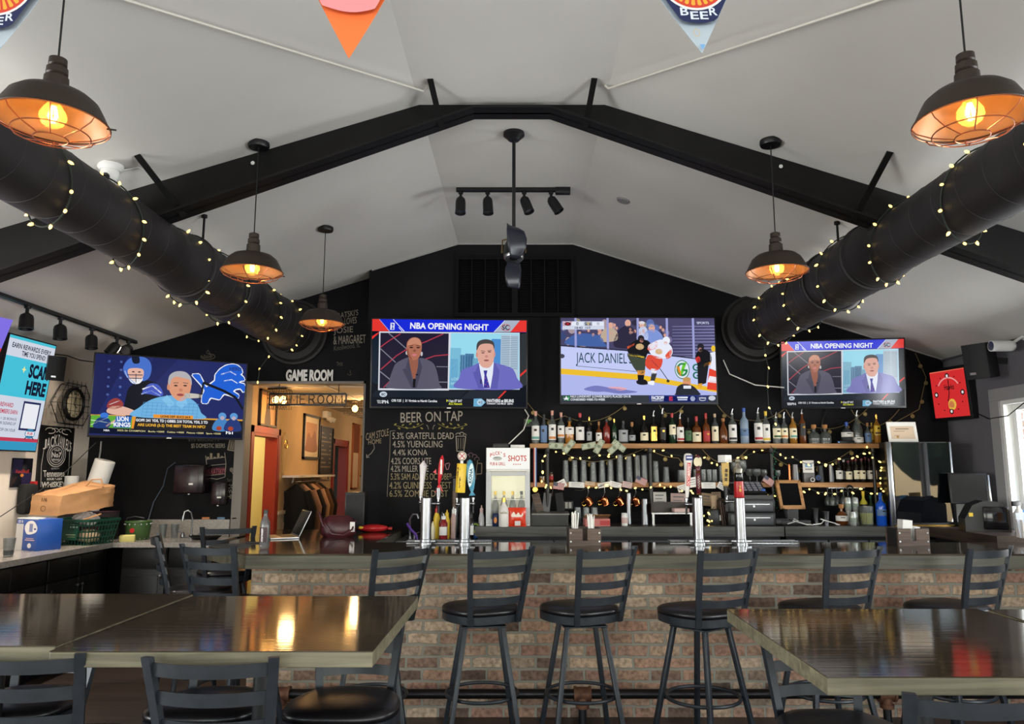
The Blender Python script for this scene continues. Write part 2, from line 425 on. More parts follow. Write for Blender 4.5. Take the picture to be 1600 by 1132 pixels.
struct('wall_left', MB().box(XL-.12, YF, 0, XL, 7.55, .85).box(XL-.12, YF, .85, XL, -2.85, 2.72).box(XL-.12, -.75, .85, XL, .75, 2.72).box(XL-.12, 2.85, .85, XL, 7.55, 2.72).box(XL-.12, -2.85, 2.4, XL, -.75, 2.72).box(XL-.12, .75, 2.4, XL, 2.85, 2.72), m_beige)  # forward opening is unseen, added to let in light for the ceiling
# right wall with its windows: two behind/beside the viewer and the one at the end of the bar
WY0, WY1, WZ0, WZ1 = 4.7, 6.47, .98, 2.2
mb = MB().box(XR, YF, 0, XR+.14, YB, .9)
mb.box(XR, YF, 2.36, XR+.14, YB, 2.72)
ys = [YF, -3.2, -1.2, .6, 2.6, WY0, WY1, YB]
for a, b in ((ys[0], ys[1]), (ys[2], ys[3]), (ys[4], ys[5]), (ys[6], ys[7])): mb.box(XR, a, .9, XR+.14, b, 2.36)
mb.box(XR, WY0, .9, XR+.14, WY1, WZ0).box(XR, WY0, WZ1, XR+.14, WY1, 2.36)
struct('wall_right', mb, m_grey)
mb = MB().box(XL, YF-.12, 0, XR, YF, .55).box(XL, YF-.12, 2.55, XR, YF, 3.9)
for a, b in ((XL, -4.0), (-1.8, -1.2), (1.0, 1.6), (3.8, XR)): mb.box(a, YF-.12, .55, b, YF, 2.55)
struct('wall_front', mb, m_beige)
# window beside the bar end
mb = MB()
for a, b, c, d in ((WY0-.12, WY1+.13, WZ1, WZ1+.11), (WY1, WY1+.13, WZ0-.1, WZ1), (WY0-.12, WY0, WZ0-.1, WZ1), (WY0-.12, WY1+.13, WZ0-.1, WZ0)):
    mb.box(XR-.022, a, c, XR+.0, b, d, .004)
w = struct('trim_1', mb, m_greytrim)
mb = MB()
def sash(mb, y0, y1, z0, z1, t, x0, x1):
    mb.box(x0, y0, z0, x1, y0+t, z1).box(x0, y1-t, z0, x1, y1, z1).box(x0, y0+t, z0, x1, y1-t, z0+t).box(x0, y0+t, z1-t, x1, y1-t, z1)
sash(mb, WY0, WY1, WZ0, WZ1, .035, XR-.005, XR+.14)
sash(mb, WY0+.035, (WY0+WY1)/2+.02, WZ0+.035, WZ1-.035, .05, XR+.05, XR+.09)
sash(mb, (WY0+WY1)/2-.02, WY1-.035, WZ0+.035, WZ1-.035, .05, XR+.07, XR+.11)
w = struct('window_1', mb, m_white)
g = MB().box(XR+.088, WY0+.08, WZ0+.08, XR+.092, WY1-.08, WZ1-.08).build('window_pane', m_wglass, w)
# frames of the windows behind the viewer
for i, wx in enumerate((-2.9, -.1, 2.7)):
    mb = MB(); x0, x1 = wx-1.1, wx+1.1
    mb.box(x0, YF-.1, .55, x0+.06, YF-.02, 2.55).box(x1-.06, YF-.1, .55, x1, YF-.02, 2.55).box(wx-.03, YF-.1, .55, wx+.03, YF-.02, 2.55)
    mb.box(x0, YF-.1, .55, x1, YF-.02, .61).box(x0, YF-.1, 2.49, x1, YF-.02, 2.55)
    struct('window_%d' % (i+2), mb, m_white)
# outside the bar-end window: pavement and the brick wing
struct('ground_outside', MB().box(XR+.14, -6, -.3, 14, 16, -.15), mottle(mat('asphalt', (96, 96, 96), .9), (88, 88, 88), (112, 112, 110), nscale=20))
m_leaf = mottle(mat('tree_leaves', (70, 96, 48), .8), (52, 78, 36), (110, 136, 74), nscale=3)
for tx, ty, lab in ((9.5, -1.5, 'leafy green tree outside the side window'), (12.5, 2.5, 'second leafy tree farther outside the side window')):
    t = thing('street_tree', lab, 'tree', (tx, ty, -.15)); MB().cyl((0, 0, 0), (0, 0, 2.2), .16, .10).build('trunk', m_caddy, t)
    mb = MB(); rnd = random.Random(int(tx))
    for k in range(34):
        c = Vector((rnd.gauss(0, 1.0), rnd.gauss(0, 1.1), 2.9+rnd.gauss(0, .9))); r = rnd.uniform(.45, .8); n0 = len(mb.bm.verts); mb.sph(c, r, (1, 1, .8), 14)
        for v in list(mb.bm.verts)[n0:]: v.co += (v.co-c)*rnd.uniform(-.14, .14)
    mb.build('crown', m_leaf, t, 0)
struct('wall_outside', MB().box(4.6, 7.35, -.15, 9, 7.9, 4.2), brick('tan_outside_brick', 'XZ', mortar=(200, 196, 190)))
# thin white line where wall meets ceiling, trim round the game room opening
mb = MB()
for (xa, za), (xb, zb) in (((-1.5, ceil_z(-1.5)), (-.64, 3.87)), ((-.64, 3.87), (.52, 3.87)), ((.52, 3.87), (4.14, ceil_z(4.14)))):
    mb.bar((xa, YB-.006, za-.008), (xb, YB-.006, zb-.008), .012, .012)
struct('trim_2', mb, mat('caulk_line', (170, 168, 165), .8))
struct('trim_3', MB().box(-2.87, 7.53, .96, -2.775, 7.70, 2.50).box(-1.60, 7.545, 0, -1.58, 7.70, 2.50).box(-2.78, 7.545, 2.475, -1.58, 7.70, 2.50), mat('warm_grey_trim', (130, 124, 118), .7))
# the game room behind the opening
HX = -2.80
mb = MB(); T = .11
def hall(y0, y1, z0, z1): mb.box(HX-T, y0, z0, HX, y1, z1)
hall(7.7, 7.80, 0, 2.5); hall(7.80, 8.60, 2.0, 2.5); hall(8.60, 11.2, 0, 2.5); hall(11.2, 12.05, 2.0, 2.5); hall(12.05, 14.2, 0, 2.5)
struct('wall_hall_left', mb, m_hall)
struct('wall_hall_end', MB().box(HX-T, 14.2, 0, .6, 14.35, 2.5), m_hall)
struct('wall_hall_right', MB().box(.5, 7.7, 0, .6, 14.2, 2.5), m_hall)
mb = MB().box(HX-T, 7.7, 2.5, .6, 14.35, 2.6)
struct('ceiling_hall', mb, mat('hall_ceiling_tile', (190, 178, 160), .8))
mb = MB()
for k in range(6): mb.box(HX, 8.0+.9*k, 2.492, .5, 8.03+.9*k, 2.5)
for k in range(3): mb.box(-2.1+.8*k, 7.7, 2.492, -2.07+.8*k, 14.2, 2.5)
struct('trim_4', mb, m_white)
struct('floor_hall', MB().box(HX-T, 7.7, -.1, .6, 14.35, 0), m_floor)
mb = MB()
for a, b in ((8.7, 11.1), (12.15, 14.18)):
    mb.box(HX, a, 0, HX+.015, b, 1.1).box(HX, a, 1.1, HX+.03, b, 1.14)
    for k in range(int((b-a)/.18)): mb.box(HX+.015, a+.05+k*.18, .15, HX+.022, a+.15+k*.18, 1.0, .003)
struct('trim_5', mb, mat('white_wainscot', (214, 206, 190), .5))
for i, (a, b) in enumerate(((7.80, 8.60), (11.2, 12.05))):
    mb = MB()
    mb.box(HX-T-.01, a, 0, HX+.02, a+.03, 2.0).box(HX-T-.01, b-.03, 0, HX+.02, b, 2.0).box(HX-T-.01, a, 1.97, HX+.02, b, 2.0)
    mb.box(HX, a-.07, 0, HX+.025, a+.0, 2.07).box(HX, b, 0, HX+.025, b+.07, 2.07).box(HX, a-.07, 2.0, HX+.025, b+.07, 2.07)
    struct('door_%d' % (i+1), mb, m_red)
# washroom seen through the first red door frame
m_wash = mat('yellowish_washroom_paint', (222, 210, 160), .8)
mb = MB().box(-4.5, 7.72, 0, -4.4, 9.3, 2.5).box(-4.5, 9.2, 0, HX-T, 9.3, 2.5).box(-4.5, 7.71, 2.42, HX-T, 9.3, 2.5).box(-4.5, 7.705, 0, HX-T-.02, 7.73, 2.5)
struct('wall_washroom', mb, m_wash)
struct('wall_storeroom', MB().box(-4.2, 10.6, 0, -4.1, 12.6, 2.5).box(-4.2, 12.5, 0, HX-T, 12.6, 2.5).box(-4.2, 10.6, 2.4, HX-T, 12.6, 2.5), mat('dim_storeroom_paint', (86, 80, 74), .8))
point('washroom_lamp', (-3.6, 8.4, 2.3), 22, (1, .86, .55), .1)
t = thing('towel_dispenser', 'dark towel dispenser glimpsed on the washroom wall through the near red doorway', 'dispenser', atx(394, 737, -3.3))
t.location = (-4.39, 8.85, 1.35)
MB().box(0, -.14, 0, .2, .14, .38, .03).build('cover', m_blk, t)
MB().box(.05, -.10, -.02, .15, .10, .002).build('paper_slot', m_steel, t)

# ------------------------------------------------------------------ steel roof frame
def zl(p, q):
    k = (q.z-p.z)/(q.x-p.x); return lambda X: p.z+(X-p.x)*k
bl = zl(at(320, 312, 4.33), at(660, 195, 4.33))
zc = min(3.80, bl(-.2)); YBM = 4.41
def bz(X):
    X2 = -abs(X+.06)-.06
    return min(bl(X2), 3.815)
t = thing('roof_frame', 'black steel roof beam spanning the vaulted ceiling with thin braces', 'beam', (0, YBM, 2.7))
xs = [-4.30, -3.4, -2.4, -1.6, -.64, -.3, .18, .52, 1.5, 2.4, 3.3, 4.11]
mb = MB(); up_ = []; lo_ = []
for x in xs: lo_.append((x, bz(x)-2.7)); up_.append((x, max(ceil_z(x)-.002, bz(x)+.02)-2.7))
mb.prism(lo_+up_[::-1], -.008, .008, RXY); mb.build('web', m_beam, t, 0)
mb = MB()
for a, b in zip(xs, xs[1:]):
    mb._new([(a, -.08, bz(a)-2.7), (b, -.08, bz(b)-2.7), (b, .08, bz(b)-2.7), (a, .08, bz(a)-2.7)]+[(a, -.08, bz(a)-2.685), (b, -.08, bz(b)-2.685), (b, .08, bz(b)-2.685), (a, .08, bz(a)-2.685)],
            [(0, 1, 2, 3), (4, 5, 6, 7), (0, 1, 5, 4), (2, 3, 7, 6), (1, 2, 6, 5), (0, 3, 7, 4)])
mb.build('flange', m_beam, t, 0)
for (px, py), (qx, qy) in (((672, 123), (690, 196)), ((929, 122), (914, 196)), ((214, 242), (288, 340)), ((1391, 237), (1332, 328))):
    p = on_ceiling(px, py); q = at(qx, qy, YBM); q.z = bz(q.x)-.02
    o = Vector((0, YBM, 2.7))
    MB().bar(p-o, q-o, .035, .012, (0, 1, 0)).build('brace', m_beam, t, 0)
for x in (-1.66, 1.6):
    MB().cyl((x, -.012, bz(x)-2.7+.17), (x, -.006, bz(x)-2.7+.17), .012).build('bolt', m_white, t)
for s, (px, py), (qx, qy) in (('left', (240, 0), (667, 137)), ('right', (1340, 0), (945, 133))):
    p = on_ceiling(px, py); q = on_ceiling(qx, qy); e = q+(p-q)*1.6; e.z = ceil_z(e.x)
    dz = Vector((0, 0, .03))
    mb = MB().tube([q-Vector((0, 0, .002)), q+(p-q)*.02-dz, e-dz], .0065, 8)
    r = mb.build('tie_rod', mat('off_white_rod', (214, 210, 200), .5)); tag(r, 'thin white rod running diagonally across the %s slope of the ceiling' % s, 'rod')

# ------------------------------------------------------------------ spiral ducts and their fairy lights
def duct(side, X, Z, yend, label):
    t = thing('ventilation_duct', label, 'duct', (X, yend, Z))
    def seams(mb, y0, y1, r, step=.16):
        y = y0
        while y < y1-.02: mb.torus((0, y-yend, 0), r, .0022, RX(PI/2), 32, 5); y += step
    mb = MB(); rx = Matrix.Rotation(PI/2, 4, 'X')
    mb.cyl((0, -1.9, 0), (0, 0, 0), .225, None, 36); seams(mb, yend-1.85, yend, .225); mb.build('wide_section', m_duct, t)
    mb = MB().cyl((0, -2.6, 0), (0, -1.88, 0), .215, None, 36); mb.torus((0, -1.9, 0), .222, .012, rx, 36, 6); mb.torus((0, -2.55, 0), .215, .012, rx, 36, 6); seams(mb, yend-2.5, yend-1.95, .215); mb.build('joint_section', m_duct, t)
    mb = MB().cyl((0, -2.85, 0), (0, -2.58, 0), .182, .215, 36); mb.cyl((0, 1.2-yend, 0), (0, -2.83, 0), .182, None, 36); seams(mb, 1.3, yend-2.85, .182, .22); mb.build('narrow_section', m_duct, t)
    mb = MB().cyl((0, -.10, 0), (0, -.001, 0), .29, .33, 36); mb.cyl((0, -.05, 0), (0, -.001, 0), .335, None, 36); mb.build('wall_collar', m_duct, t)
    hy = 5.03; hz = ceil_z(X)-Z
    for h in (hy,):
        sx = .10 if X < 0 else -.10; hz = ceil_z(X+sx)-Z; MB().cyl((sx, h-yend, .19), (sx, h-yend, hz), .008).cyl((sx, h-yend, hz-.02), (sx, h-yend, hz), .02).build('hanger_rod', m_beam, t)
    return t
duct('left', -2.315, 3.0, 7.55, 'long black spiral duct under the left ceiling slope, wrapped in fairy lights')
duct('right', 2.30, 2.99, 7.3, 'long black spiral duct under the right ceiling slope, wrapped in fairy lights')
def bulb_mesh():
    mb = MB(); mb.lathe([(0, -.004), (.006, 0), (.0095, .008), (.009, .02), (.003, .030), (0, .032)], n=8)
    me = mb.build('bulb', m_fairy); d = me.data; bpy.data.objects.remove(me); return d
BULB = bulb_mesh()
def add_bulb(t, p, n, s=1.0):
    o = bpy.data.objects.new('bulb', BULB); COL.objects.link(o); o.parent = t
    o.location = p; o.rotation_mode = 'QUATERNION'; o.rotation_quaternion = Vector(n).to_track_quat('Z', 'Y'); o.scale = (s, s, s)
def duct_lights(X, Z, y0, y1, turns, phase, hand, drop, label, yend):
    t = thing('fairy_lights', label, 'string lights', (X, y1, Z))
    N = 260; pts = []; rnd = random.Random(int(abs(X)*100)+3)
    for i in range(N+1):
        f = i/N; y = y0+(y1-y0)*f; d = yend-y; r = .225 if d < 1.9 else (.222 if d < 2.6 else .186)
        a = hand*(phase+2*PI*turns*f+.25*math.sin(9*f)); sag = max(0, -math.sin(a))*.025
        pts.append(Vector(((r+.006)*math.cos(a), y-y1+.05*math.sin(17*f), (r+.006)*math.sin(a)-sag)))
    for k, (dx, dz) in enumerate(drop): pts.append(Vector((dx, -.06-.01*k, dz)))
    MB().tube(pts, .0045, 5).build('cord', m_cordg, t)
    acc = 0; nb = 0; sp = .10
    for a, b in zip(pts, pts[1:]):
        acc += (b-a).length
        if acc > sp and nb < 98:
            acc = rnd.uniform(-.03, .03); n = Vector((b.x, 0, b.z)).normalized()+Vector((rnd.uniform(-.6, .6), rnd.uniform(-.9, .9), rnd.uniform(-.7, .3)))
            add_bulb(t, b, n.normalized(), rnd.uniform(.72, .92)); nb += 1
    return t
duct_lights(-2.315, 3.0, 2.75, 7.2, 6.0, 1.2, -1, [(-.12, -.30), (-.20, -.42), (-.21, -.55)], 'fairy light string coiled around the left duct', 7.55)
duct_lights(2.30, 2.99, 2.75, 7.05, 6.0, 1.6, 1, [(.0, -.30), (.02, -.42), (.0, -.6), (.0, -.8), (.05, -.95), (.02, -.9)], 'fairy light string coiled around the right duct with its end hanging down', 7.3)

# ------------------------------------------------------------------ pendant lamps
def pendant_parts(t, cordlen, watts=5):
    R = .175
    mb = MB().lathe([(0, cordlen), (.062, cordlen), (.064, cordlen-.02), (.058, cordlen-.034), (0, cordlen-.034)], n=24); mb.build('canopy', m_blk, t)
    MB().cyl((0, 0, .23), (0, 0, cordlen-.03), .0035, None, 6).build('cord', m_blk, t)
    MB().lathe([(0, .235), (.012, .235), (.028, .228), (.029, .205), (.024, .20), (.033, .194), (.034, .172), (.029, .167), (.038, .16), (.041, .10), (.041, .09)], n=20).build('socket', m_bronze, t)
    mb = MB(); outer = [(.040, .104), (.075, .104), (.112, .094), (.138, .072), (.156, .038), (R-.004, .006), (R, 0)]
    inner = [(R-.002, 0), (R-.007, .006), (.152, .036), (.134, .069), (.109, .089), (.075, .099), (.02, .100)]
    mb.lathe(outer, n=40); mb.lathe([(R, 0), (R+.003, -.002), (R, -.005), (R-.003, -.002), (R-.002, 0)], n=40)
    sh = mb.build('shade', m_bronze, t, 50)
    MB().lathe(inner, n=40).build('shade_lining', m_bronzein, sh, 50)
    mb = MB(); W = .0022
    mb.torus((0, 0, -.045), .118, W, None, 36, 5); mb.torus((0, 0, -.062), .052, W, None, 28, 5); mb.torus((0, 0, -.006), R+.001, W, None, 40, 5)
    for k in range(8):
        a = 2*PI*k/8+.2; d = Vector((math.cos(a), math.sin(a), 0))
        mb.tube([d*R+Vector((0, 0, -.004)), d*(R-.012)+Vector((0, 0, -.022)), d*.118+Vector((0, 0, -.045)), d*.052+Vector((0, 0, -.062))], W, 5)
    mb.build('wire_cage', m_wire, t)
    MB().cyl((R-.01, 0, -.002), (R+.02, 0, -.002), .003, None, 6).build('latch_screw', m_bronze, t)
    b = MB().lathe([(.013, .085), (.015, .07), (.028, .052), (.040, .032), (.043, .014), (.034, -.008), (.016, -.022), (0, -.025)], n=20).build('bulb', m_bulb, t)
    mb = MB()
    for k in range(6):
        a = 2*PI*k/6; mb.tube([(.006*math.cos(a), .006*math.sin(a), .055), (.013*math.cos(a+.3), .013*math.sin(a+.3), .02), (.006*math.cos(a+.6), .006*math.sin(a+.6), -.003)], .0028, 5)
    mb.build('filament', m_fil, b)
    l = point('lamp_light', (0, 0, .03), watts, (1, .58, .20), .02); l.parent = t
def pendant(px, py, X, label):
    p = atx(px, py, X); t = thing('pendant_lamp', label, 'pendant lamp', p, random.uniform(0, 1), 'caged pendant lamps')
    pendant_parts(t, ceil_z(X)-p.z, 3.6)
pendant(82, 190, -1.60, 'dark caged pendant lamp hanging nearest the viewer on the left, below the big pennants')
pendant(1517, 186, 1.49, 'dark caged pendant lamp hanging nearest the viewer on the right')
pendant(394, 424, -1.59, 'caged pendant lamp hanging by the left duct, in front of the roof beam')
pendant(1214, 424, 1.485, 'caged pendant lamp hanging left of the right duct')
pendant(503, 505, -1.597, 'farthest caged pendant lamp, hanging before the chalk names on the black wall')

# ------------------------------------------------------------------ track lights, fan, cameras
def spot(t, p, d, s=1.0, ln=1.0, watts=0):
    """spot head hanging from a track at p, pointing along d"""
    p = Vector(p); d = Vector(d).normalized(); top = p+Vector((0, 0, -.035*s))
    q = d.to_track_quat('Z', 'Y').to_matrix().to_4x4(); c = top+Vector((0, 0, -.03*s))
    h = MB().lathe([(0, -.02), (.02, -.018), (.036, 0), (.041, .03), (.042, .115), (.044, .118), (.044, .126), (.038, .126), (.036, .10), (0, .10)] if s == 1 else [(k*s, z*s*ln) for k, z in [(0, -.02), (.02, -.018), (.036, 0), (.041, .03), (.042, .115), (.044, .118), (.044, .126), (.038, .126), (.036, .10), (0, .10)]], c, 20, q).build('spot_head', m_blk, t)
    MB().lathe([(0, .108*s*ln), (.034*s, .108*s*ln)], c, 16, q).build('lens', mat('spot_lens', (90, 90, 92), .2, .5), h)
    if watts:
        l = bpy.data.lights.new('spot_light', 'SPOT'); l.energy = watts; l.color = (1, .86, .70); l.spot_size = math.radians(105); l.spot_blend = .7; l.shadow_soft_size = .03
        lo = bpy.data.objects.new('spot_light', l); COL.objects.link(lo); lo.parent = t; lo.location = c+d*.132*s*ln; lo.rotation_mode = 'QUATERNION'; lo.rotation_quaternion = d.to_track_quat('-Z', 'Y')
    MB().cyl(p, c, .011*s, None, 8).cyl(p-Vector((0, 0, .004)), p-Vector((0, 0, .02*s)), .02*s, None, 10).build('swivel', m_blk, h)
pc = on_ceiling(800, 294); Yt = pc.y
t = thing('track_light', 'black track light with spot heads on the flat centre of the ceiling', 'track light', (0, Yt, 3.87))
xa, xb = at(713, 295, Yt).x, at(889, 294, Yt).x
MB().box(xa, -.018, -.03, xb, .018, 0).build('track', m_blk, t, 0)
MB().box(xb-.11, -.03, -.05, xb+.01, .03, -.0, .004).build('power_feed', m_blk, t)
for px, d in ((720, (0, -.15, -1)), (762, (.05, -.1, -1)), (819, (.35, -.2, -1)), (861, (.6, -.1, -1))):
    spot(t, (at(px, 297, Yt).x, 0, -.03), d)
pa, pb = on_ceiling(-60, 436), on_ceiling(213, 533)
t = thing('track_light', 'black track light with spot heads on the left ceiling slope', 'track light', (pb.x, pb.y, pb.z))
o = pb.copy(); dv = (pa-pb)
MB().bar((0, 0, -.012), dv-Vector((0, 0, .012)), .035, .025, (1, 0, .3)).build('track', m_blk, t, 0)
for px, d in ((44, (.1, -.1, -1)), (97, (.12, -.05, -1)), (145, (.15, -.1, -1)), (184, (-.5, -.4, -1)), (202, (.2, -.9, -.35))):
    f = 0
    for k in range(200):
        q = pb+dv*(k/200)
        b_ = q; zc_ = b_.y*math.cos(TILT)+(b_.z-EYE)*math.sin(TILT)
        if 815+FPX*b_.x/zc_ <= px: f = k/200; break
    spot(t, dv*f-Vector((0, 0, .024)), d, 1.2, .72, 60 if px < 180 else 8)
# ceiling fan
pf = on_ceiling(803, 208)
t = thing('ceiling_fan', 'small tilted black ceiling fan on a long downrod below the ridge', 'fan', (pf.x, pf.y, 3.87))
zr = at(803, 365, pf.y).z-3.87; zm = at(803, 402, pf.y).z-3.87
MB().lathe([(0, 0), (.072, 0), (.072, -.02), (.055, -.035), (.035, -.055), (0, -.055)], n=28).build('canopy', m_blk, t)
MB().cyl((0, 0, -.05), (0, 0, zr), .012).build('downrod', m_blk, t)
mb = MB().cyl((0, 0, zr+.02), (0, 0, zr-.04), .022)
mb.tube([(-.0, 0, zr-.03), (-.075, .01, zr-.045), (-.078, 0, zm+.03)], .006, 6).tube([(0, 0, zr-.03), (.075, .01, zr-.045), (.078, 0, zm+.03)], .006, 6)
mb.build('yoke', mat('aged_brass', (150, 130, 95), .35, .8), t)
q = Matrix.Rotation(math.radians(-16), 4, 'X')
zm = at(803, 396, pf.y).z-3.87
h = MB().lathe([(0, .09), (.05, .085), (.066, .05), (.07, 0), (.066, -.03), (.05, -.035), (0, -.035)], (0, 0, zm), 28, q).build('motor', m_blk, t)
MB().lathe([(.03, -.036), (.058, -.036), (.066, -.028), (.066, -.034), (.058, -.046), (.03, -.04)], (0, 0, zm), 28, q).build('trim_ring', m_steel, h)
def blade(rows, yoff, bulge):
    """paddle seen nearly face-on: rows of (photo y, left x, right x) at the fan's distance"""
    o0 = Vector((pf.x, pf.y, 3.87)); mb = MB(); n = len(rows)-1
    def fn(u, v):
        k = min(int(v*n), n-1); f = v*n-k; r0, r1 = rows[k], rows[k+1]
        py = r0[0]+(r1[0]-r0[0])*f; xa = r0[1]+(r1[1]-r0[1])*f; xb = r0[2]+(r1[2]-r0[2])*f
        p = at(xa+(xb-xa)*u, py, pf.y)-o0
        return (p.x, yoff-bulge*math.sin(PI*v)+.05*(u-.5), p.z)
    mb.grid(fn, 8, 12); o = mb.build('blade', mat('charcoal_blade', (34, 36, 46), .35), t, 60)
    sm = o.modifiers.new('thickness', 'SOLIDIFY'); sm.thickness = .004; return o
blade([(357, 793, 796), (362, 793, 810), (368, 792.5, 819), (380, 793, 823), (392, 794, 822.5), (400, 796, 818), (409, 798, 812)], -.085, .035)
blade([(408, 794, 813), (420, 790, 814.5), (432, 789.5, 814), (442, 791, 813), (449, 794, 812)], .03, .03)
p = on_ceiling(974, 313); o = MB().lathe([(0, -.012), (.05, -.012), (.058, 0), (0, 0)], n=24).build('ceiling_disc', mat('grey_disc', (140, 138, 136), .6)); o.location = p; o.rotation_euler = (0, math.radians(18), 0); tag(o, 'small grey disc on the right ceiling slope near the fan', 'detector')
# dome camera and its cable, bullet camera
p = on_ceiling(173, 258)
t = thing('dome_camera', 'white dome security camera on the ceiling beside the left duct', 'camera', p)
MB().lathe([(0, 0), (.068, 0), (.068, -.02), (.055, -.035), (0, -.035)], n=26).build('base', m_white, t)
MB().sph((0, 0, -.055), .05, (1, 1, 1.15), 20).build('housing', m_white, t)
MB().cyl((0, -.035, -.08), (0, -.055, -.098), .022, .02).build('lens', m_blkgloss, t)
MB().tube([(.05, .03, -.02), (.10, .10, ceil_z(p.x+.10)-p.z-.004), (.13, .22, ceil_z(p.x+.13)-p.z-.004)], .003, 5).build('cable', m_white, t)
p = atx(1590, 541, 4.08)
t = thing('bullet_camera', 'white bullet security camera high on the right wall', 'camera', (p.x, p.y, p.z))
MB().cyl((-.22, -.0, 0), (-.06, .0, 0), .045).sph((-.06, 0, 0), .045).build('housing', m_white, t)
MB().cyl((-.222, 0, 0), (-.215, 0, 0), .038).build('lens', m_blkgloss, t)
MB().cyl((-.05, 0, .02), (.07, 0, .09), .012).cyl((.055, 0, .09), (.07, 0, .09), .04).build('mount', m_white, t)
# ------------------------------------------------------------------ televisions
def quad_map(q, w, h):
    """drawing quad (tl, tr, br, bl), y down -> w x h panel centred on its origin"""
    tl, tr, br, bl = q
    def f(x, y):
        s = t = .5
        for _ in range(4):
            xl = tl[0]+(bl[0]-tl[0])*t; xr = tr[0]+(br[0]-tr[0])*t; s = (x-xl)/(xr-xl)
            yt = tl[1]+(tr[1]-tl[1])*s; yb = bl[1]+(br[1]-bl[1])*s; t = (y-yt)/(yb-yt)
        s = min(1, max(0, s)); t = min(1, max(0, t))
        return ((s-.5)*w, (.5-t)*h)
    return f
def sport_show(p, glare_wash=0):
    """two presenters side by side under a blue headline"""
    def k(c): return tuple(int(v+(175-v)*glare_wash) for v in c)  # pulls colours toward grey: reflected glare painted into the picture
    W = (238, 240, 245)
    p.rect(58, 110, 1500, 920, (13, 18, 28))
    p.up(); p.poly([(1440, 240), (1500, 230), (1500, 700), (1440, 740)], (48, 52, 56)).poly([(60, 320), (130, 260), (150, 720), (90, 700)], (22, 34, 48))
    p.poly([(130, 770), (950, 770), (900, 830), (95, 830)], (22, 30, 42)).poly([(985, 762), (1300, 760), (1230, 835), (905, 835)], (30, 38, 50))
    p.poly([(58, 135), (1493, 117), (1493, 224), (60, 243)], (24, 42, 214))
    p.up(); p.poly([(58, 135), (122, 134), (222, 241), (60, 243)], (226, 54, 48)).poly([(1430, 118), (1493, 117), (1493, 222), (1342, 226)], (228, 56, 50))
    p.poly([(1292, 120), (1430, 118), (1342, 226), (1196, 229)], (168, 178, 196))
    p.poly([(62, 290), (125, 250), (125, 262), (64, 318)], (226, 54, 48)).poly([(1440, 610), (1500, 560), (1500, 580), (1440, 632)], (226, 54, 48)).poly([(1236, 830), (1300, 762), (1318, 762), (1254, 830)], (226, 54, 48))
    p.line([(122, 134), (222, 241)], 7, (150, 170, 230)).line([(250, 132), (358, 240)], 7, W).line([(305, 205), (340, 240)], 5, W)
    p.rect(228, 165, 266, 228, (225, 228, 240)); p.line([(1190, 229), (1290, 120)], 6, W)
    p.up(); p.text('NBA OPENING NIGHT', 410, 158, 1138, 216, W, .03).text('SC', 1262, 160, 1336, 208, (60, 60, 74), .03)
    p.poly([(236, 170), (258, 178), (250, 200), (260, 224), (240, 224), (246, 196)], (40, 60, 190)); p.arc(1300, 186, 40, 30, 0, 2*PI, 5, (206, 90, 90), 18)
    # left window
    p.poly([(128, 245), (784, 238), (792, 764), (152, 770)], (214, 216, 226)).poly([(784, 237), (1430, 230), (1438, 748), (792, 758)], (196, 214, 232))
    p.up(); p.poly([(140, 257), (770, 250), (780, 748), (164, 754)], (34, 30, 50)).poly([(792, 247), (1424, 240), (1430, 742), (800, 748)], (150, 216, 236))
    p.up()
    g = (128, 128, 142); r = (176, 56, 74)
    p.line([(215, 258), (385, 395)], 8, g).line([(145, 395), (295, 520)], 8, g).line([(155, 600), (255, 675)], 9, g).line([(670, 552), (778, 552)], 6, g).line([(690, 690), (780, 690)], 8, g)
    p.line([(150, 385), (220, 330), (325, 262)], 9, r).line([(165, 585), (300, 460), (420, 380), (560, 330), (720, 255)], 9, r).line([(560, 488), (650, 455), (776, 442)], 9, r).line([(200, 745), (250, 690)], 8, r)
    for x0, x1, y, c in ((792, 890, 380, (120, 186, 214)), (800, 868, 480, (96, 160, 200)), (880, 960, 440, (88, 140, 180)), (930, 1010, 430, (70, 118, 160)), (1000, 1050, 470, (110, 166, 196)), (1170, 1256, 292, (74, 140, 206)), (1256, 1420, 250, (176, 196, 212))):
        p.rect(x0, y, x1, 744, k(c))
    p.up()
    for yy in range(268, 560, 16): p.rect(1262, yy, 1416, yy+6, k((120, 146, 170)))
    for xx in (890, 912, 940, 962, 985): p.rect(xx, 450, xx+8, 600, k((54, 90, 130)))
    p.rect(1340, 246, 1348, 560, k((196, 210, 222))); p.text('LOS', 812, 648, 872, 672, (190, 226, 240)).text('ANGELES', 806, 690, 880, 712, (190, 226, 240))
    # left presenter: grey blazer, shaved head
    p.up(); j = (88, 86, 104)
    p.spl([(250, 752), (246, 690), (275, 580), (310, 520), (420, 470), (455, 500), (530, 476), (630, 515), (670, 580), (700, 700), (690, 750)], j)
    p.up(); p.poly([(412, 478), (500, 474), (500, 560), (480, 664), (462, 664), (430, 560)], (150, 92, 74)); p.rect(462, 664, 488, 744, (20, 18, 24))
    p.poly([(412, 470), (432, 560), (470, 744), (452, 744), (360, 580), (390, 570)], (70, 68, 86)).poly([(506, 470), (540, 560), (500, 744), (484, 744), (486, 640), (500, 560)], (68, 66, 84))
    p.ell(392, 432, 10, 18, (190, 190, 196)).ell(529, 440, 10, 20, (190, 190, 196))
    p.up(); p.spl([(388, 400), (390, 340), (420, 302), (462, 292), (505, 308), (524, 350), (526, 405), (512, 460), (485, 492), (458, 498), (425, 486), (400, 450)], (172, 108, 86))
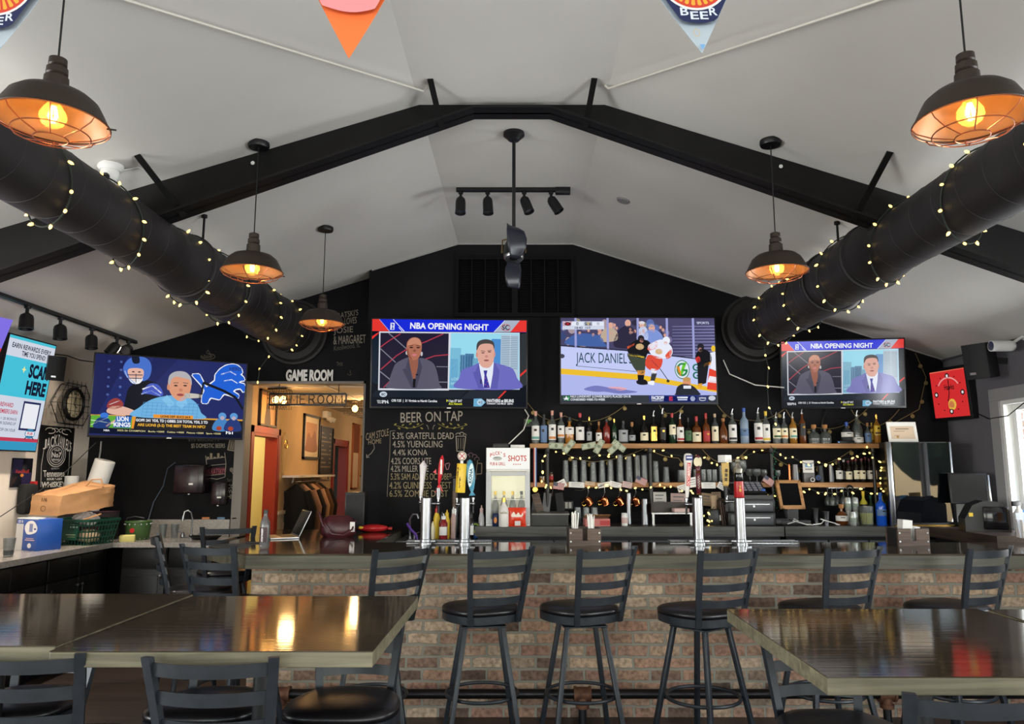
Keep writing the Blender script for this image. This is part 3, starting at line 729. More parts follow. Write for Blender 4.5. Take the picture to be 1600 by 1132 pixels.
    p.up(); p.spl([(400, 335), (430, 302), (480, 298), (514, 330), (520, 365), (460, 350), (402, 368)], (196, 134, 108)); p.spl([(392, 410), (402, 455), (428, 484), (445, 490), (415, 440), (404, 400)], (140, 82, 66))
    p.ell(432, 384, 17, 6, (34, 24, 24)).ell(494, 384, 17, 6, (34, 24, 24)).line([(410, 370), (448, 366)], 5, (54, 34, 30)).line([(476, 366), (514, 370)], 5, (54, 34, 30))
    p.ell(463, 412, 15, 11, (140, 82, 66)).spl([(440, 450), (462, 440), (486, 450), (462, 462)], (206, 120, 128)); p.rect(484, 622, 506, 632, (14, 12, 16))
    # right presenter: blue suit, tie
    s_ = k((108, 106, 190))
    p.spl([(868, 744), (885, 650), (905, 580), (1000, 540), (1065, 510), (1185, 505), (1290, 530), (1370, 560), (1410, 640), (1428, 742)], s_)
    p.up(); p.poly([(1058, 520), (1195, 500), (1190, 600), (1168, 742), (1110, 742), (1075, 600)], (226, 232, 244))
    p.poly([(1055, 512), (1075, 600), (1104, 742), (1060, 742), (1005, 600), (1030, 585)], k((90, 88, 170))).poly([(1196, 495), (1250, 580), (1235, 742), (1172, 742), (1188, 600)], k((92, 90, 172)))
    p.up(); p.poly([(1102, 580), (1138, 578), (1130, 620), (1166, 738), (1108, 740), (1112, 620)], (54, 50, 150))
    for x, y in ((1120, 650), (1140, 680), (1124, 706), (1146, 722)): p.ell(x, y, 5, 5, (200, 90, 130))
    p.spl([(1032, 420), (1036, 350), (1060, 315), (1120, 300), (1180, 318), (1196, 360), (1198, 430), (1190, 500), (1160, 548), (1125, 556), (1085, 545), (1055, 500)], (220, 166, 150))
    p.up(); p.spl([(1034, 400), (1034, 340), (1062, 308), (1120, 296), (1176, 310), (1196, 345), (1194, 390), (1178, 345), (1120, 335), (1062, 350)], (72, 68, 70))
    p.ell(1036, 440, 9, 24, (204, 146, 132)).ell(1200, 432, 8, 24, (204, 146, 132))
    p.ell(1092, 420, 16, 5, (90, 70, 70)).ell(1152, 410, 16, 5, (90, 70, 70)).line([(1072, 402), (1112, 406)], 6, (110, 80, 74)).line([(1134, 400), (1170, 396)], 6, (110, 80, 74))
    p.ell(1126, 452, 14, 12, (196, 138, 126)).ell(1126, 488, 24, 8, (150, 80, 84)).rect(1076, 660, 1086, 700, (30, 30, 60))
    # lower strip
    p.rect(150, 845, 260, 895, (13, 18, 28)).text('ESPN', 155, 858, 255, 888, W, .05, shear=.25)
    p.text('CFB 7:25  |  31 Virginia vs North Carolina', 278, 850, 690, 878, W, .02).text('11am ET SAT', 795, 846, 915, 868, W, .02).text('ACC Network', 795, 872, 918, 894, (222, 224, 60), .02)
    p.poly([(774, 844), (774, 868), (790, 856)], (222, 224, 60)).text('PANTHERS at BRUINS', 1138, 836, 1385, 866, W, .03).text('TONIGHT 7:30 PM ET  ESPN+', 1138, 870, 1380, 886, W, .02)
    p.ell(202, 806, 34, 24, (196, 208, 222)).poly([(1020, 836), (1090, 832), (1130, 866), (1090, 905), (1020, 905)], (104, 168, 204)).ell(1082, 868, 32, 28, (210, 226, 238))
    p.up(); p.text('SC', 184, 796, 222, 818, (30, 38, 50), .04).text('ACC', 1064, 858, 1100, 876, (30, 60, 90), .03)
def hockey(p):
    W = (236, 240, 250)
    p.rect(288, 82, 1533, 778, (150, 152, 206))
    p.up(); p.rect(288, 82, 1533, 400, (74, 70, 104)); p.poly([(288, 546), (900, 596), (1533, 690), (1533, 720), (288, 720)], (176, 184, 236))
    p.poly([(1180, 120), (1533, 100), (1533, 420), (1180, 390)], (88, 86, 126))
    p.up(); rnd = random.Random(5)
    for yy in range(150, 400, 26): p.poly([(1190, yy), (1533, yy-6), (1533, yy+4), (1190, yy+4)], (132, 130, 176))
    pal = [(60, 74, 120), (120, 110, 150), (52, 48, 70), (170, 150, 160), (92, 110, 170), (150, 140, 120)]
    for k in range(34):
        x = rnd.uniform(300, 1150); y = rnd.uniform(110, 290); p.ell(x, y, rnd.uniform(22, 40), rnd.uniform(26, 44), pal[k % 6], 12)
    p.up()
    for k in range(26):
        x = rnd.uniform(300, 1150); y = rnd.uniform(95, 230); p.ell(x, y, 11, 14, (214, 160, 140), 10)
    p.spl([(720, 320), (745, 200), (800, 150), (850, 150), (890, 200), (900, 320)], (48, 44, 66)).ell(832, 125, 24, 30, (222, 170, 150))
    p.spl([(940, 330), (960, 220), (1000, 180), (1060, 180), (1110, 230), (1115, 330)], (128, 150, 214)).ell(1025, 165, 26, 30, (222, 170, 150)).ell(1020, 142, 28, 16, (120, 140, 190))
    p.spl([(905, 260), (915, 190), (945, 150), (985, 170), (990, 260)], (196, 206, 236)).ell(945, 140, 20, 24, (222, 170, 150)).ell(945, 122, 24, 14, (220, 226, 240))
    p.spl([(610, 270), (625, 190), (680, 160), (740, 190), (745, 260), (680, 280)], (190, 170, 150)).ell(690, 145, 20, 26, (222, 170, 150)); p.spl([(330, 300), (380, 230), (470, 210), (600, 230), (640, 290), (640, 320)], (70, 100, 164))
    p.up()
    for x in (408, 668, 912, 1148, 1360): p.rect(x-9, 82, x+9, 318+(x-288)*.1, (156, 160, 212))
    p.poly([(288, 306), (800, 345), (1533, 430), (1533, 444), (800, 356), (288, 320)], (40, 42, 60))
    p.poly([(288, 316), (800, 354), (1533, 440), (1533, 700), (900, 590), (288, 548)], (196, 204, 246)); p.up()
    p.poly([(288, 500), (900, 546), (1533, 660), (1533, 694), (900, 592), (288, 546)], (236, 190, 50)); p.up()
    p.text('JACK DANIEL\'S', 408, 364, 862, 478, (26, 64, 78), .0, slope=.02).line([(410, 478), (900, 525)], 4, (60, 80, 100)).ell(296, 398, 22, 18, (70, 72, 84))
    p.ell(1262, 508, 60, 78, (38, 120, 70)); p.text('G', 1345, 460, 1400, 520, (30, 110, 90), .03).text('G', 1345, 525, 1400, 585, (30, 110, 90), .03)
    p.spl([(470, 670), (560, 640), (700, 660), (900, 690), (760, 705), (640, 690), (560, 690)], (120, 124, 190)); p.spl([(660, 655), (740, 650), (815, 665), (760, 680)], (232, 170, 180))
    p.up(); p.ell(1262, 508, 54, 71, (222, 230, 248)); p.up(); p.arc(1262, 508, 38, 48, .2, 5.4, 16, (38, 130, 70), 18).poly([(1214, 480), (1240, 482), (1256, 560), (1240, 560)], (236, 140, 40)).poly([(1272, 450), (1300, 450), (1260, 560), (1244, 540)], (110, 200, 50)).rect(1262, 506, 1306, 522, (38, 130, 70))
    # players
    p.up(); G = (66, 74, 62); K = (28, 28, 32)
    p.spl([(825, 330), (860, 290), (915, 260), (990, 270), (1020, 320), (985, 380), (960, 420), (880, 400), (835, 380)], K)
    p.spl([(830, 380), (960, 400), (966, 480), (950, 540), (905, 530), (860, 470)], G).poly([(900, 515), (965, 515), (960, 552), (902, 552)], (226, 150, 60)); p.poly([(902, 552), (956, 552), (950, 600), (905, 612)], K)
    p.spl([(895, 600), (960, 590), (985, 625), (940, 634), (900, 625)], (30, 30, 36)).ell(936, 254, 26, 30, (40, 40, 48)); p.ell(940, 268, 16, 18, (226, 150, 140)); p.ell(925, 320, 34, 26, (216, 180, 130))
    p.poly([(830, 378), (960, 402), (958, 414), (834, 392)], (226, 190, 60)); p.poly([(822, 320), (885, 290), (880, 306), (826, 340)], (220, 90, 60))
    p.up(); p.spl([(990, 320), (1040, 280), (1110, 262), (1180, 320), (1180, 390), (1110, 420), (1030, 400)], (232, 236, 250)); p.spl([(985, 340), (1010, 295), (1065, 280), (1060, 330), (1010, 350)], (226, 74, 54)); p.spl([(1130, 390), (1180, 340), (1176, 400), (1140, 420)], (226, 84, 54))
    p.spl([(965, 460), (990, 390), (1060, 400), (1105, 420), (1090, 490), (1040, 520), (985, 500)], (220, 78, 58)); p.poly([(1010, 500), (1060, 505), (1050, 545), (1015, 545)], (232, 236, 250)); p.poly([(1015, 535), (1058, 540), (1040, 600), (1005, 600)], (60, 60, 66)); p.spl([(985, 610), (1030, 600), (1032, 635), (990, 628)], (240, 242, 250))
    p.ell(1140, 268, 30, 32, (236, 240, 250)).ell(1134, 292, 16, 16, (226, 160, 140)); p.ell(1078, 360, 30, 24, (214, 176, 124)); p.line([(1015, 430), (1090, 510), (1150, 602)], 6, (50, 46, 50)).ell(1146, 602, 12, 12, (60, 60, 40))
    p.spl([(1372, 400), (1400, 350), (1440, 340), (1490, 370), (1500, 440), (1440, 480), (1390, 470)], K).poly([(1385, 470), (1480, 450), (1450, 620), (1385, 640)], (34, 34, 38)).poly([(1440, 460), (1498, 440), (1496, 466), (1436, 486)], (230, 150, 50)).poly([(1386, 625), (1420, 620), (1415, 660), (1386, 660)], (230, 170, 60)); p.ell(1416, 322, 28, 30, (40, 40, 46)); p.ell(1412, 346, 15, 18, (230, 160, 150)); p.spl([(1370, 420), (1400, 400), (1412, 436), (1386, 450)], (224, 60, 56))
    p.poly([(1490, 370), (1533, 360), (1533, 520), (1490, 500)], (232, 236, 248)).poly([(1480, 500), (1533, 512), (1533, 680), (1456, 670)], (228, 70, 52)).ell(1518, 335, 18, 26, (236, 196, 60)); p.poly([(1480, 560), (1533, 570), (1533, 620), (1462, 612)], (240, 242, 250))
    p.spl([(1205, 700), (1220, 650), (1270, 625), (1340, 640), (1390, 690), (1390, 718), (1210, 718)], (44, 46, 56)).ell(1296, 610, 32, 40, (222, 150, 110)); p.up(); p.ell(1296, 588, 32, 18, (196, 150, 90)); p.rect(1268, 640, 1330, 664, (230, 234, 244))
    # score and ticker
    p.rect(302, 110, 640, 178, (206, 214, 232)).poly([(304, 112), (385, 112), (370, 148), (304, 148)], (206, 40, 52)); p.rect(480, 112, 540, 146, (60, 58, 66)); p.rect(288, 718, 1533, 778, (54, 58, 66)); p.rect(300, 722, 356, 762, (70, 190, 110)); p.rect(990, 718, 1462, 776, (24, 56, 190))
    p.up(); p.rect(374, 116, 470, 146, (226, 232, 244)).rect(544, 116, 636, 146, (226, 232, 244)).text('0', 412, 118, 434, 142, (30, 34, 60), .03).text('0', 580, 118, 602, 142, (30, 34, 60), .03).text('18:42  1ST', 402, 154, 532, 174, (60, 66, 90), .02).text('V', 498, 116, 524, 144, (220, 190, 120), .04)
    p.ell(345, 132, 26, 14, (30, 26, 30)); p.text('NILS LUNDKVIST (LOWER BODY) PLACED ON IR', 362, 720, 846, 742, W, .02).text('CONSIDERED WEEK-TO-WEEK', 362, 744, 640, 762, W, .02).poly([(328, 724), (338, 742), (352, 742), (340, 750), (346, 760), (328, 752), (310, 760), (316, 750), (304, 742), (320, 742)], W)
    p.text('FACEOFF', 1010, 724, 1110, 754, W, .04).text('OPENING NIGHT', 1010, 758, 1106, 766, W, .02).rect(1110, 726, 1370, 768, (16, 26, 90)).rect(1150, 728, 1180, 764, (210, 60, 80)).rect(1215, 730, 1300, 742, W).rect(1220, 748, 1296, 760, (190, 200, 230)).ell(1340, 746, 20, 20, (180, 190, 220)).text('prime', 1392, 732, 1446, 752, W, .02).ell(1494, 742, 28, 20, (200, 206, 220))
    p.up(); p.arc(1418, 750, 26, 12, .3, 2.8, 4, W, 8).ell(345, 132, 14, 6, (206, 40, 52)).text('SPORTS', 1392, 112, 1490, 132, (206, 210, 236), .02, shear=.2)
def football(p):
    W = (240, 242, 246); B = (34, 96, 210)
    p.rect(590, 550, 1560, 1070, (36, 44, 100))
    p.up(); p.poly([(600, 560), (800, 562), (640, 940), (600, 940)], (30, 36, 84)).poly([(950, 572), (1100, 576), (940, 760), (860, 760)], (30, 38, 90))
    for x in (690, 760): 
        for y in (605, 655, 705, 760, 810): p.ell(x, y, 8, 8, (84, 104, 170), 10)
    p.rect(598, 935, 1530, 944, (222, 160, 60)); p.rect(596, 944, 1530, 1020, (34, 32, 36)); p.rect(596, 1018, 1530, 1052, (16, 22, 46))
    # blue lion emblem
    lion = [(1192, 668), (1236, 664), (1252, 688), (1262, 706), (1284, 742), (1300, 730), (1340, 700), (1342, 664), (1372, 628), (1410, 604), (1456, 594), (1492, 602), (1516, 624), (1522, 646), (1508, 656), (1530, 672), (1538, 692), (1512, 696), (1500, 708), (1538, 716), (1544, 744), (1532, 766), (1512, 744), (1480, 748), (1462, 764), (1500, 784), (1494, 804), (1440, 788), (1404, 780), (1388, 796), (1372, 816), (1318, 806), (1304, 822), (1294, 842), (1260, 840), (1262, 792), (1274, 764), (1254, 732), (1224, 702)]
    p.up(); p.spl(lion, W, 2); p.line(lion+lion[:1], 13, W)
    p.up(); cxm, cym = 1390, 715; p.spl([(x, y) for x, y in lion], B, 2); p.line([(1380, 660), (1440, 640), (1480, 660)], 7, W).line([(1400, 700), (1450, 690), (1490, 712)], 6, W)
    # quarterback
    p.spl([(800, 940), (800, 800), (830, 745), (900, 715), (970, 730), (1010, 780), (1015, 860), (960, 940)], (24, 26, 36))
    p.up(); p.spl([(890, 790), (930, 735), (985, 740), (1016, 790), (1000, 810), (940, 800)], (70, 90, 190)).line([(890, 770), (950, 745), (1005, 790)], 8, W).line([(885, 800), (945, 776), (1000, 806)], 8, (150, 170, 220))
    p.spl([(690, 905), (720, 880), (780, 880), (850, 905), (840, 930), (760, 935), (700, 925)], (224, 180, 160)); p.spl([(690, 890), (702, 850), (740, 830), (776, 850), (780, 880), (730, 900)], (150, 62, 60)); p.line([(702, 872), (760, 846)], 4, W)
    p.spl([(772, 650), (790, 600), (830, 572), (890, 570), (930, 600), (940, 650), (925, 700), (890, 720), (860, 700), (800, 700)], (72, 112, 200))
    p.up(); p.spl([(802, 650), (850, 640), (890, 650), (892, 690), (870, 720), (830, 720), (806, 690)], (226, 178, 160)); p.spl([(820, 565), (858, 562), (866, 606), (830, 610)], (24, 30, 50)); p.spl([(806, 702), (850, 700), (890, 704), (870, 735), (830, 735)], W)
    p.up(); p.line([(782, 660), (800, 700), (850, 740)], 6, (160, 180, 224)).line([(796, 684), (888, 682)], 5, (36, 44, 70)).line([(800, 704), (884, 704)], 5, (36, 44, 70)).line([(848, 676), (850, 730)], 4, (36, 44, 70)).ell(832, 664, 9, 4, (50, 40, 40), 10).ell(868, 664, 9, 4, (50, 40, 40), 10)
    # presenter: grey hair, light blue checked shirt
    p.spl([(845, 940), (880, 880), (950, 830), (1040, 805), (1140, 800), (1220, 840), (1255, 900), (1262, 940)], (110, 176, 222))
    p.up()
    for x in range(900, 1250, 28): p.line([(x, 850), (x-8, 936)], 2, (80, 140, 200))
    for y in range(850, 936, 20): p.line([(900, y), (1240, y)], 2, (80, 140, 200))
    p.poly([(1040, 800), (1090, 850), (1060, 880), (1010, 830)], (130, 192, 232)).poly([(1150, 800), (1170, 850), (1130, 880), (1090, 850)], (130, 192, 232))
    p.spl([(1044, 740), (1050, 690), (1090, 668), (1150, 672), (1184, 710), (1186, 760), (1165, 810), (1130, 835), (1095, 825), (1062, 790)], (218, 152, 120))
    p.up(); p.spl([(1046, 730), (1050, 680), (1090, 652), (1150, 654), (1186, 690), (1190, 735), (1174, 700), (1130, 690), (1090, 684), (1064, 704), (1056, 736)], (176, 174, 178))
    p.ell(1092, 740, 12, 5, (60, 44, 44), 12).ell(1150, 738, 12, 5, (60, 44, 44), 12).line([(1076, 724), (1108, 722)], 5, (120, 100, 94)).line([(1136, 720), (1168, 724)], 5, (120, 100, 94)).ell(1124, 766, 12, 10, (196, 128, 100), 12).ell(1122, 796, 22, 8, (150, 70, 74), 14).ell(1046, 750, 8, 20, (206, 138, 110), 12)
    # microphone and arm
    p.line([(1265, 715), (1400, 762), (1480, 800), (1530, 870)], 16, (24, 26, 34)).line([(1265, 715), (1256, 790)], 12, (30, 32, 40)).spl([(1150, 800), (1160, 784), (1250, 790), (1252, 808), (1160, 816)], (196, 190, 180)); p.ell(1166, 800, 18, 17, (150, 150, 150), 14).rect(1238, 782, 1252, 816, (40, 40, 46))
    # captions
    p.poly([(604, 940), (856, 940), (840, 1014), (602, 1014)], (96, 170, 60)); p.rect(962, 922, 1206, 944, (232, 150, 50))
    p.up(); p.line([(604, 970), (750, 990)], 4, (220, 236, 210)).line([(604, 1000), (700, 952)], 3, (220, 236, 210)).spl([(620, 1014), (640, 960), (690, 950), (716, 980), (700, 1014)], (34, 60, 120)); p.ell(678, 940, 24, 18, (60, 120, 214), 14).line([(690, 1006), (744, 966)], 10, (224, 180, 160))
    p.poly([(745, 940), (836, 940), (830, 975), (740, 975)], (40, 100, 190)).poly([(735, 976), (832, 976), (826, 1010), (730, 1010)], (24, 80, 170)).poly([(838, 940), (860, 940), (848, 1014), (836, 1014)], (232, 150, 50))
    p.up(); p.text('LION', 752, 942, 818, 972, W, .04, shear=.1).text('KINGS', 734, 978, 832, 1006, W, .04, shear=.1)
    p.text('GOFF: 241 YDS, TD | GIBBS: 218 TOTAL YDS, 2 TD', 860, 952, 1300, 974, W, .03).text('ARE LIONS (5-2) THE BEST TEAM IN NFC?', 870, 980, 1286, 1002, (240, 180, 60), .03).text('LIONS DEF. BUCS 24-9', 1006, 926, 1188, 941, (60, 34, 20), .03)
    p.text('NBA', 678, 1024, 712, 1036, W, .02).text('2025-26 CHAMPION   Bucks +5000   Celtics +4000   Pistons +5000   Spurs +5500', 754, 1022, 1386, 1036, (226, 214, 150), .01).text('FS1', 1420, 1006, 1466, 1028, W, .04)
    for x, c in ((1394, (70, 130, 190)), (1470, (40, 60, 120))):
        p.spl([(x-60, 1006), (x-45, 950), (x, 930), (x+40, 955), (x+45, 1006)], c); p.up(); p.ell(x, 918, 26, 22, (90, 150, 210), 16).ell(x, 930, 14, 12, (226, 180, 160), 12); p.ell(x-20, 994, 18, 14, (170, 70, 50), 12)
    p.text('HERD', 1434, 612, 1516, 634, (40, 60, 120), .03)
def plain_purple(p):
    p.rect(-10, -10, 110, 110, (128, 112, 226)); p.up(); p.poly([(60, 30), (110, 30), (110, 70), (60, 60)], (214, 52, 66))
    p.ell(30, 40, 18, 18, (96, 82, 200))

def tv(label, c, w, h, rz, tilt, draw, fn, mount, group='wall televisions', bezel=.012):
    t = thing('television', label, 'television', c, rz, group); t.rotation_euler = (tilt, 0, rz)
    MB().box(-w/2-bezel, -.028, -h/2-bezel-.006, w/2+bezel, .012, h/2+bezel, .004).box(-w*.36, .01, -h*.42, w*.36, .045, h*.2, .01).build('bezel', m_blkgloss if 0 else m_blk, t)
    p = Pic(fn(w, h)); draw(p); p.build('screen', M_GLARE if 'smaller' in label else M_SCREEN, t, (0, -.0290, 0))
    MB().box(-.02, -.032, -h/2-bezel-.004, .02, -.027, -h/2-bezel+.004).build('maker_mark', m_steel, t)
    if mount:
        R = (RZ(rz) @ RX(tilt)).inverted(); q = R @ (Vector(mount)-Vector(c))
        mb = MB().box(-.20, .045, -.20, .20, .06, .16).bar((0, .05, -.02), q, .05, .05)
        mb.build('wall_mount', m_blk, t)
    return t
SHOWQ = ((58, 135), (1493, 117), (1500, 905), (98, 915))
c = at(702.5, 568, 7.05)
tv('television with two presenters above the chalk beer list', c, 1.46, .825, math.radians(3), math.radians(5), sport_show, lambda w, h: quad_map(SHOWQ, w, h), (c.x, 7.3, c.z))
c = at(996.5, 563.5, 7.1)
tv('television showing ice hockey over the middle of the bottle shelves', c, 1.475, .815, 0, math.radians(1), hockey, lambda w, h: quad_map(((288, 82), (1533, 80), (1533, 778), (288, 778)), w, h), (c.x, 7.3, c.z))
c = at(1315, 584, 7.0)
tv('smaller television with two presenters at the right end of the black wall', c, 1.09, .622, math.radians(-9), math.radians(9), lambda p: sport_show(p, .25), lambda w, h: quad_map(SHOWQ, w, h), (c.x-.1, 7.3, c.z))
c = at(268, 622, 6.62)
tv('television in the left corner showing a football studio beside a blue lion', c, 1.225, .685, math.radians(32.5), math.radians(4), football, lambda w, h: quad_map(((612, 560), (1550, 592), (1525, 1050), (598, 1062)), w, h), (-3.45, 7.55, c.z))
c = Vector((-3.93, 4.76, 2.38))
tv('purple-lit television cut by the left edge of the view', c, .98, .55, math.radians(78), math.radians(20), plain_purple, lambda w, h: box_map(0, 0, 100, 100, w, h), (-4.34, 4.83, 2.41))
# cables of the televisions
for pts, lab in (([at(1130, 563, 7.29), at(1140, 585, 7.27), at(1180, 602, 7.2), at(1225, 606, 7.05)], 'pale cable running from the hockey television to the smaller television'),
                 ([at(1292, 640, 7.28), at(1286, 655, 7.28), at(1283, 672, 7.28), at(1290, 690, 7.29)], 'black cable hanging below the smaller television'),
                 ([at(820, 640, 7.29), at(826, 650, 7.27), at(818, 672, 7.2), at(795, 694, 7.1)], 'pale cable running down from the upper shelf to the mini fridge')):
    o = MB().tube(pts, .006, 6).build('cable', m_blk if 'black' in lab else m_paper); tag(o, lab, 'cable')

# ------------------------------------------------------------------ left wall
LX = XL
def wallmap(px, py): p = atx(px, py, LX); return p.y, p.z
# portrait rewards screen leaning out from the wall
t = thing('notice_screen', 'tilted blue and white rewards notice screen high on the left wall', 'screen', (-4.19, 6.27, 2.235), PI/2)
t.rotation_euler = (math.radians(6), 0, PI/2)
w, h = .60, .93
MB().box(-w/2-.012, 0, -h/2-.012, w/2+.012, .05, h/2+.012, .004).box(-.1, .05, -.1, .1, .12, .1).build('bezel', m_blk, t)
p = Pic(box_map(0, 0, 100, 155, w, h)); dk = (24, 28, 50)
p.rect(0, 0, 100, 155, (206, 212, 226)).up(); p.rect(0, 0, 100, 4, (70, 190, 210)).rect(0, 28, 100, 82, (70, 192, 216)).rect(0, 143, 100, 155, (56, 150, 190)).rect(0, 138, 100, 143, (190, 60, 84)).rect(54, 86, 92, 127, (40, 46, 90))
p.up(); p.rect(57, 89, 89, 124, (232, 234, 240)); p.text('EARN REWARDS EVERY', 8, 9, 92, 16, dk, .02).text('TIME YOU SPEND!', 30, 18, 82, 25, dk, .02).text('SCAN', 52, 33, 96, 53, dk, .05).text('HERE', 52, 57, 96, 77, dk, .05)
p.text('REWARD', 8, 91, 34, 97, (190, 60, 84), .02).text('MEMBERS EARN:', 6, 100, 46, 106, (190, 60, 84), .02).text('$1 = 20 BONUS', 6, 111, 46, 115, dk).text('FOR SIGNING UP', 10, 117, 46, 121, dk).text('% OFF ON YOUR', 12, 126, 48, 130, dk)
p.ell(80, 131, 11, 7, (60, 130, 170), 16).line([(70, 139), (90, 124)], 1.5, dk).line([(70, 124), (90, 139)], 1.5, dk); p.poly([(41, 38), (42.5, 42), (46, 43), (42.5, 44), (41, 48), (39.5, 44), (36, 43), (39.5, 42)], (240, 236, 150))
p.up(); p.rect(71, 128, 89, 134, (232, 234, 240)).up(); p.text('PUB', 74, 129, 86, 133, (190, 60, 84), .03); p.build('screen', M_SCREEN, t, (0, -.001, 0))
# whiskey sign
y0, y1 = 6.76, 7.27; z0, z1 = atx(57, 781, LX).z, atx(59, 664, LX).z
t = thing('metal_sign', 'tall black whiskey sign with white lettering on the left wall', 'sign', (LX, (y0+y1)/2, (z0+z1)/2), PI/2)
w, h = y1-y0, z1-z0
MB().box(-w/2, -.015, -h/2, w/2, -.001, h/2, .002).build('panel', mat('black_sign_enamel', (14, 14, 15), .5), t)
p = Pic(box_map(0, 0, 100, 180, w, h)); Wc = (222, 220, 214)
p.arc(26, 12, 14, 7, PI, 2.6*PI, 2, Wc).arc(74, 12, 14, 7, .4*PI, 2*PI, 2, Wc).arc(40, 10, 9, 5, PI, 2.4*PI, 1.6, Wc).arc(60, 10, 9, 5, .6*PI, 2*PI, 1.6, Wc)
for i, ch in enumerate("JACK"): p.text(ch, 9+i*10.2, 34-i*4.2, 18+i*10.2, 59-i*3.4, Wc, .01)
for i, ch in enumerate("DANIEL"): p.text(ch, 51+i*6.0, 20+i*2.6, (51+i*6.0)+(4.9 if ch != 'I' else 1.6), 47+i*2.8, Wc, .01)
p.rect(86, 35, 87.4, 41, Wc).text('S', 88, 38, 92.5, 61, Wc, .01)
p.arc(50, 72, 22, 24, 0, 2*PI, 1.6, Wc, 30).arc(50, 72, 17, 18.5, 0, 2*PI, 1.2, Wc, 26).arc(50, 72, 27, 29, .1*PI, .9*PI, 1.6, Wc).arc(50, 72, 27, 29, -.3*PI, .1*PI, 1.2, Wc).arc(50, 72, 27, 29, .9*PI, 1.3*PI, 1.2, Wc)
p.text('OLD', 42, 57, 58, 62, Wc, .02).text('No7', 36, 65, 64, 78, Wc, .03).text('BRAND', 39, 81, 61, 86, Wc, .02).text('QUALITY', 38, 104, 62, 108, Wc).text('Tennessee', 18, 110, 80, 126, Wc, .01, shear=.15).text('SOUR MASH', 28, 129, 72, 134, Wc, .03).text('WHISKEY', 14, 138, 84, 152, Wc, .03)
p.text('OLD TIME DISTILLERY', 24, 157, 76, 161, Wc).text('JACK DANIEL DISTILLERY', 14, 164, 86, 168, Wc).text('LYNCHBURG, TENN', 24, 172, 76, 176, Wc); p.line([(12, 60), (9, 100), (13, 150)], 1, Wc).line([(88, 60), (91, 100), (87, 150)], 1, Wc)
p.build('lettering', M_PRINT, t, (0, -.016, 0))
# small energy drink sign
t = thing('small_mirror_sign', 'small dark blue and silver drink sign left of the tall whiskey sign', 'sign', (LX, 6.56, 1.585), PI/2)
MB().box(-.135, -.012, -.125, .135, -.001, .125, .004).build('panel', mat('dark_tinted_mirror', (44, 44, 54), .15, .6), t)
p = Pic(box_map(0, 0, 100, 100, .25, .23)); p.poly([(0, 0), (50, 0), (50, 50), (0, 50)], (30, 26, 66)).poly([(50, 50), (100, 50), (100, 100), (50, 100)], (30, 26, 66)).up(); p.text('RedBull', 16, 38, 84, 52, (170, 52, 50), .02).ell(50, 60, 9, 6, (196, 120, 50), 12); p.build('lettering', M_PRINT, t, (0, -.0125, 0))
# wire framed clock
t = thing('wall_clock', 'round clock in a black hexagonal wire frame on the left wall', 'clock', (LX, 7.12, 2.225), PI/2)
mb = MB(); hx = [(.29*math.cos(PI/3*k), .205*math.sin(PI/3*k)*1.1) for k in range(6)]
for d_, s in ((-.09, 1.0), (-.02, .93)):
    mb.tube([(x*s, d_, z*s) for x, z in hx], .004, 6, True)
for x, z in hx: mb.cyl((x, -.09, z), (x*.93, -.02, z*.93), .003, None, 6)
for k in range(-3, 4):
    x = k*.07; hz_ = .225*min(1, (0.29-abs(x))/.145); mb.cyl((x, -.09, -hz_), (x, -.09, hz_), .0025, None, 5)
    z = k*.062; hw = .29-.145*min(1, abs(z)/.225); mb.cyl((-hw, -.09, z), (hw, -.09, z), .0025, None, 5)
mb.cyl((0, -.09, .1), (0, 0, .1), .006)
mb.build('wire_frame', m_blk, t)
MB().lathe([(.13, 0), (.16, .0), (.165, .012), (.155, .03), (.135, .03), (.13, .015)], (0, -.06, .005), 30, RX(PI/2)).build('rim', m_blk, t)
f = MB().lathe([(0, .012), (.135, .012), (.135, 0), (0, 0)], (0, -.06, .005), 30, RX(PI/2)).build('dial', m_cream, t)
mb = MB()
for k in range(12): a = k*PI/6; mb.bar((.10*math.cos(a), -.074, .005+.10*math.sin(a)), (.12*math.cos(a), -.074, .005+.12*math.sin(a)), .008, .002, (0, 1, 0))
mb.bar((0, -.075, .005), (.02, -.075, .075), .008, .002, (0, 1, 0)).bar((0, -.075, .005), (.05, -.075, -.03), .006, .002, (0, 1, 0)); mb.build('hands', m_blk, f)
# speakers
def speaker(label, c, rz, wall, tilt=.15, S=1):
    t = thing('wall_speaker', label, 'speaker', c, rz); t.rotation_euler = (tilt, 0, rz)
    MB().prism([(-.10*S, -.10*S), (.10*S, -.10*S), (.075*S, .10*S), (-.075*S, .10*S)], -.15*S, .15*S).build('cabinet', m_blk, t)
    MB().grid(lambda u, v: ((-.095+.19*u)*S, (-.102-.018*math.sin(PI*u))*S, (-.145+.29*v)*S), 8, 2).build('grille', mat('speaker_mesh', (34, 34, 36), .7), t)
    R = (RZ(rz) @ RX(tilt)).inverted(); q = R @ (Vector(wall)-Vector(c))
    MB().bar((0, .08*S, 0), q, .05, .05).build('bracket', m_blk, t)
    MB().box(-.05*S, -.124*S, -.11*S, .0, -.118*S, -.09*S).build('badge', m_steel, t)
c = at(87, 567, 6.75); c.x = -4.10
speaker('black wall speaker above the wire clock on the left wall', (-4.13, 6.55, 2.50), math.radians(48), (-4.34, 6.47, 2.5), .15, .72)
c = atx(1538, 564, 3.95); speaker('black wall speaker above the red clock on the right wall', (3.93, c.y, c.z), math.radians(-60), (4.15, c.y+.02, c.z))
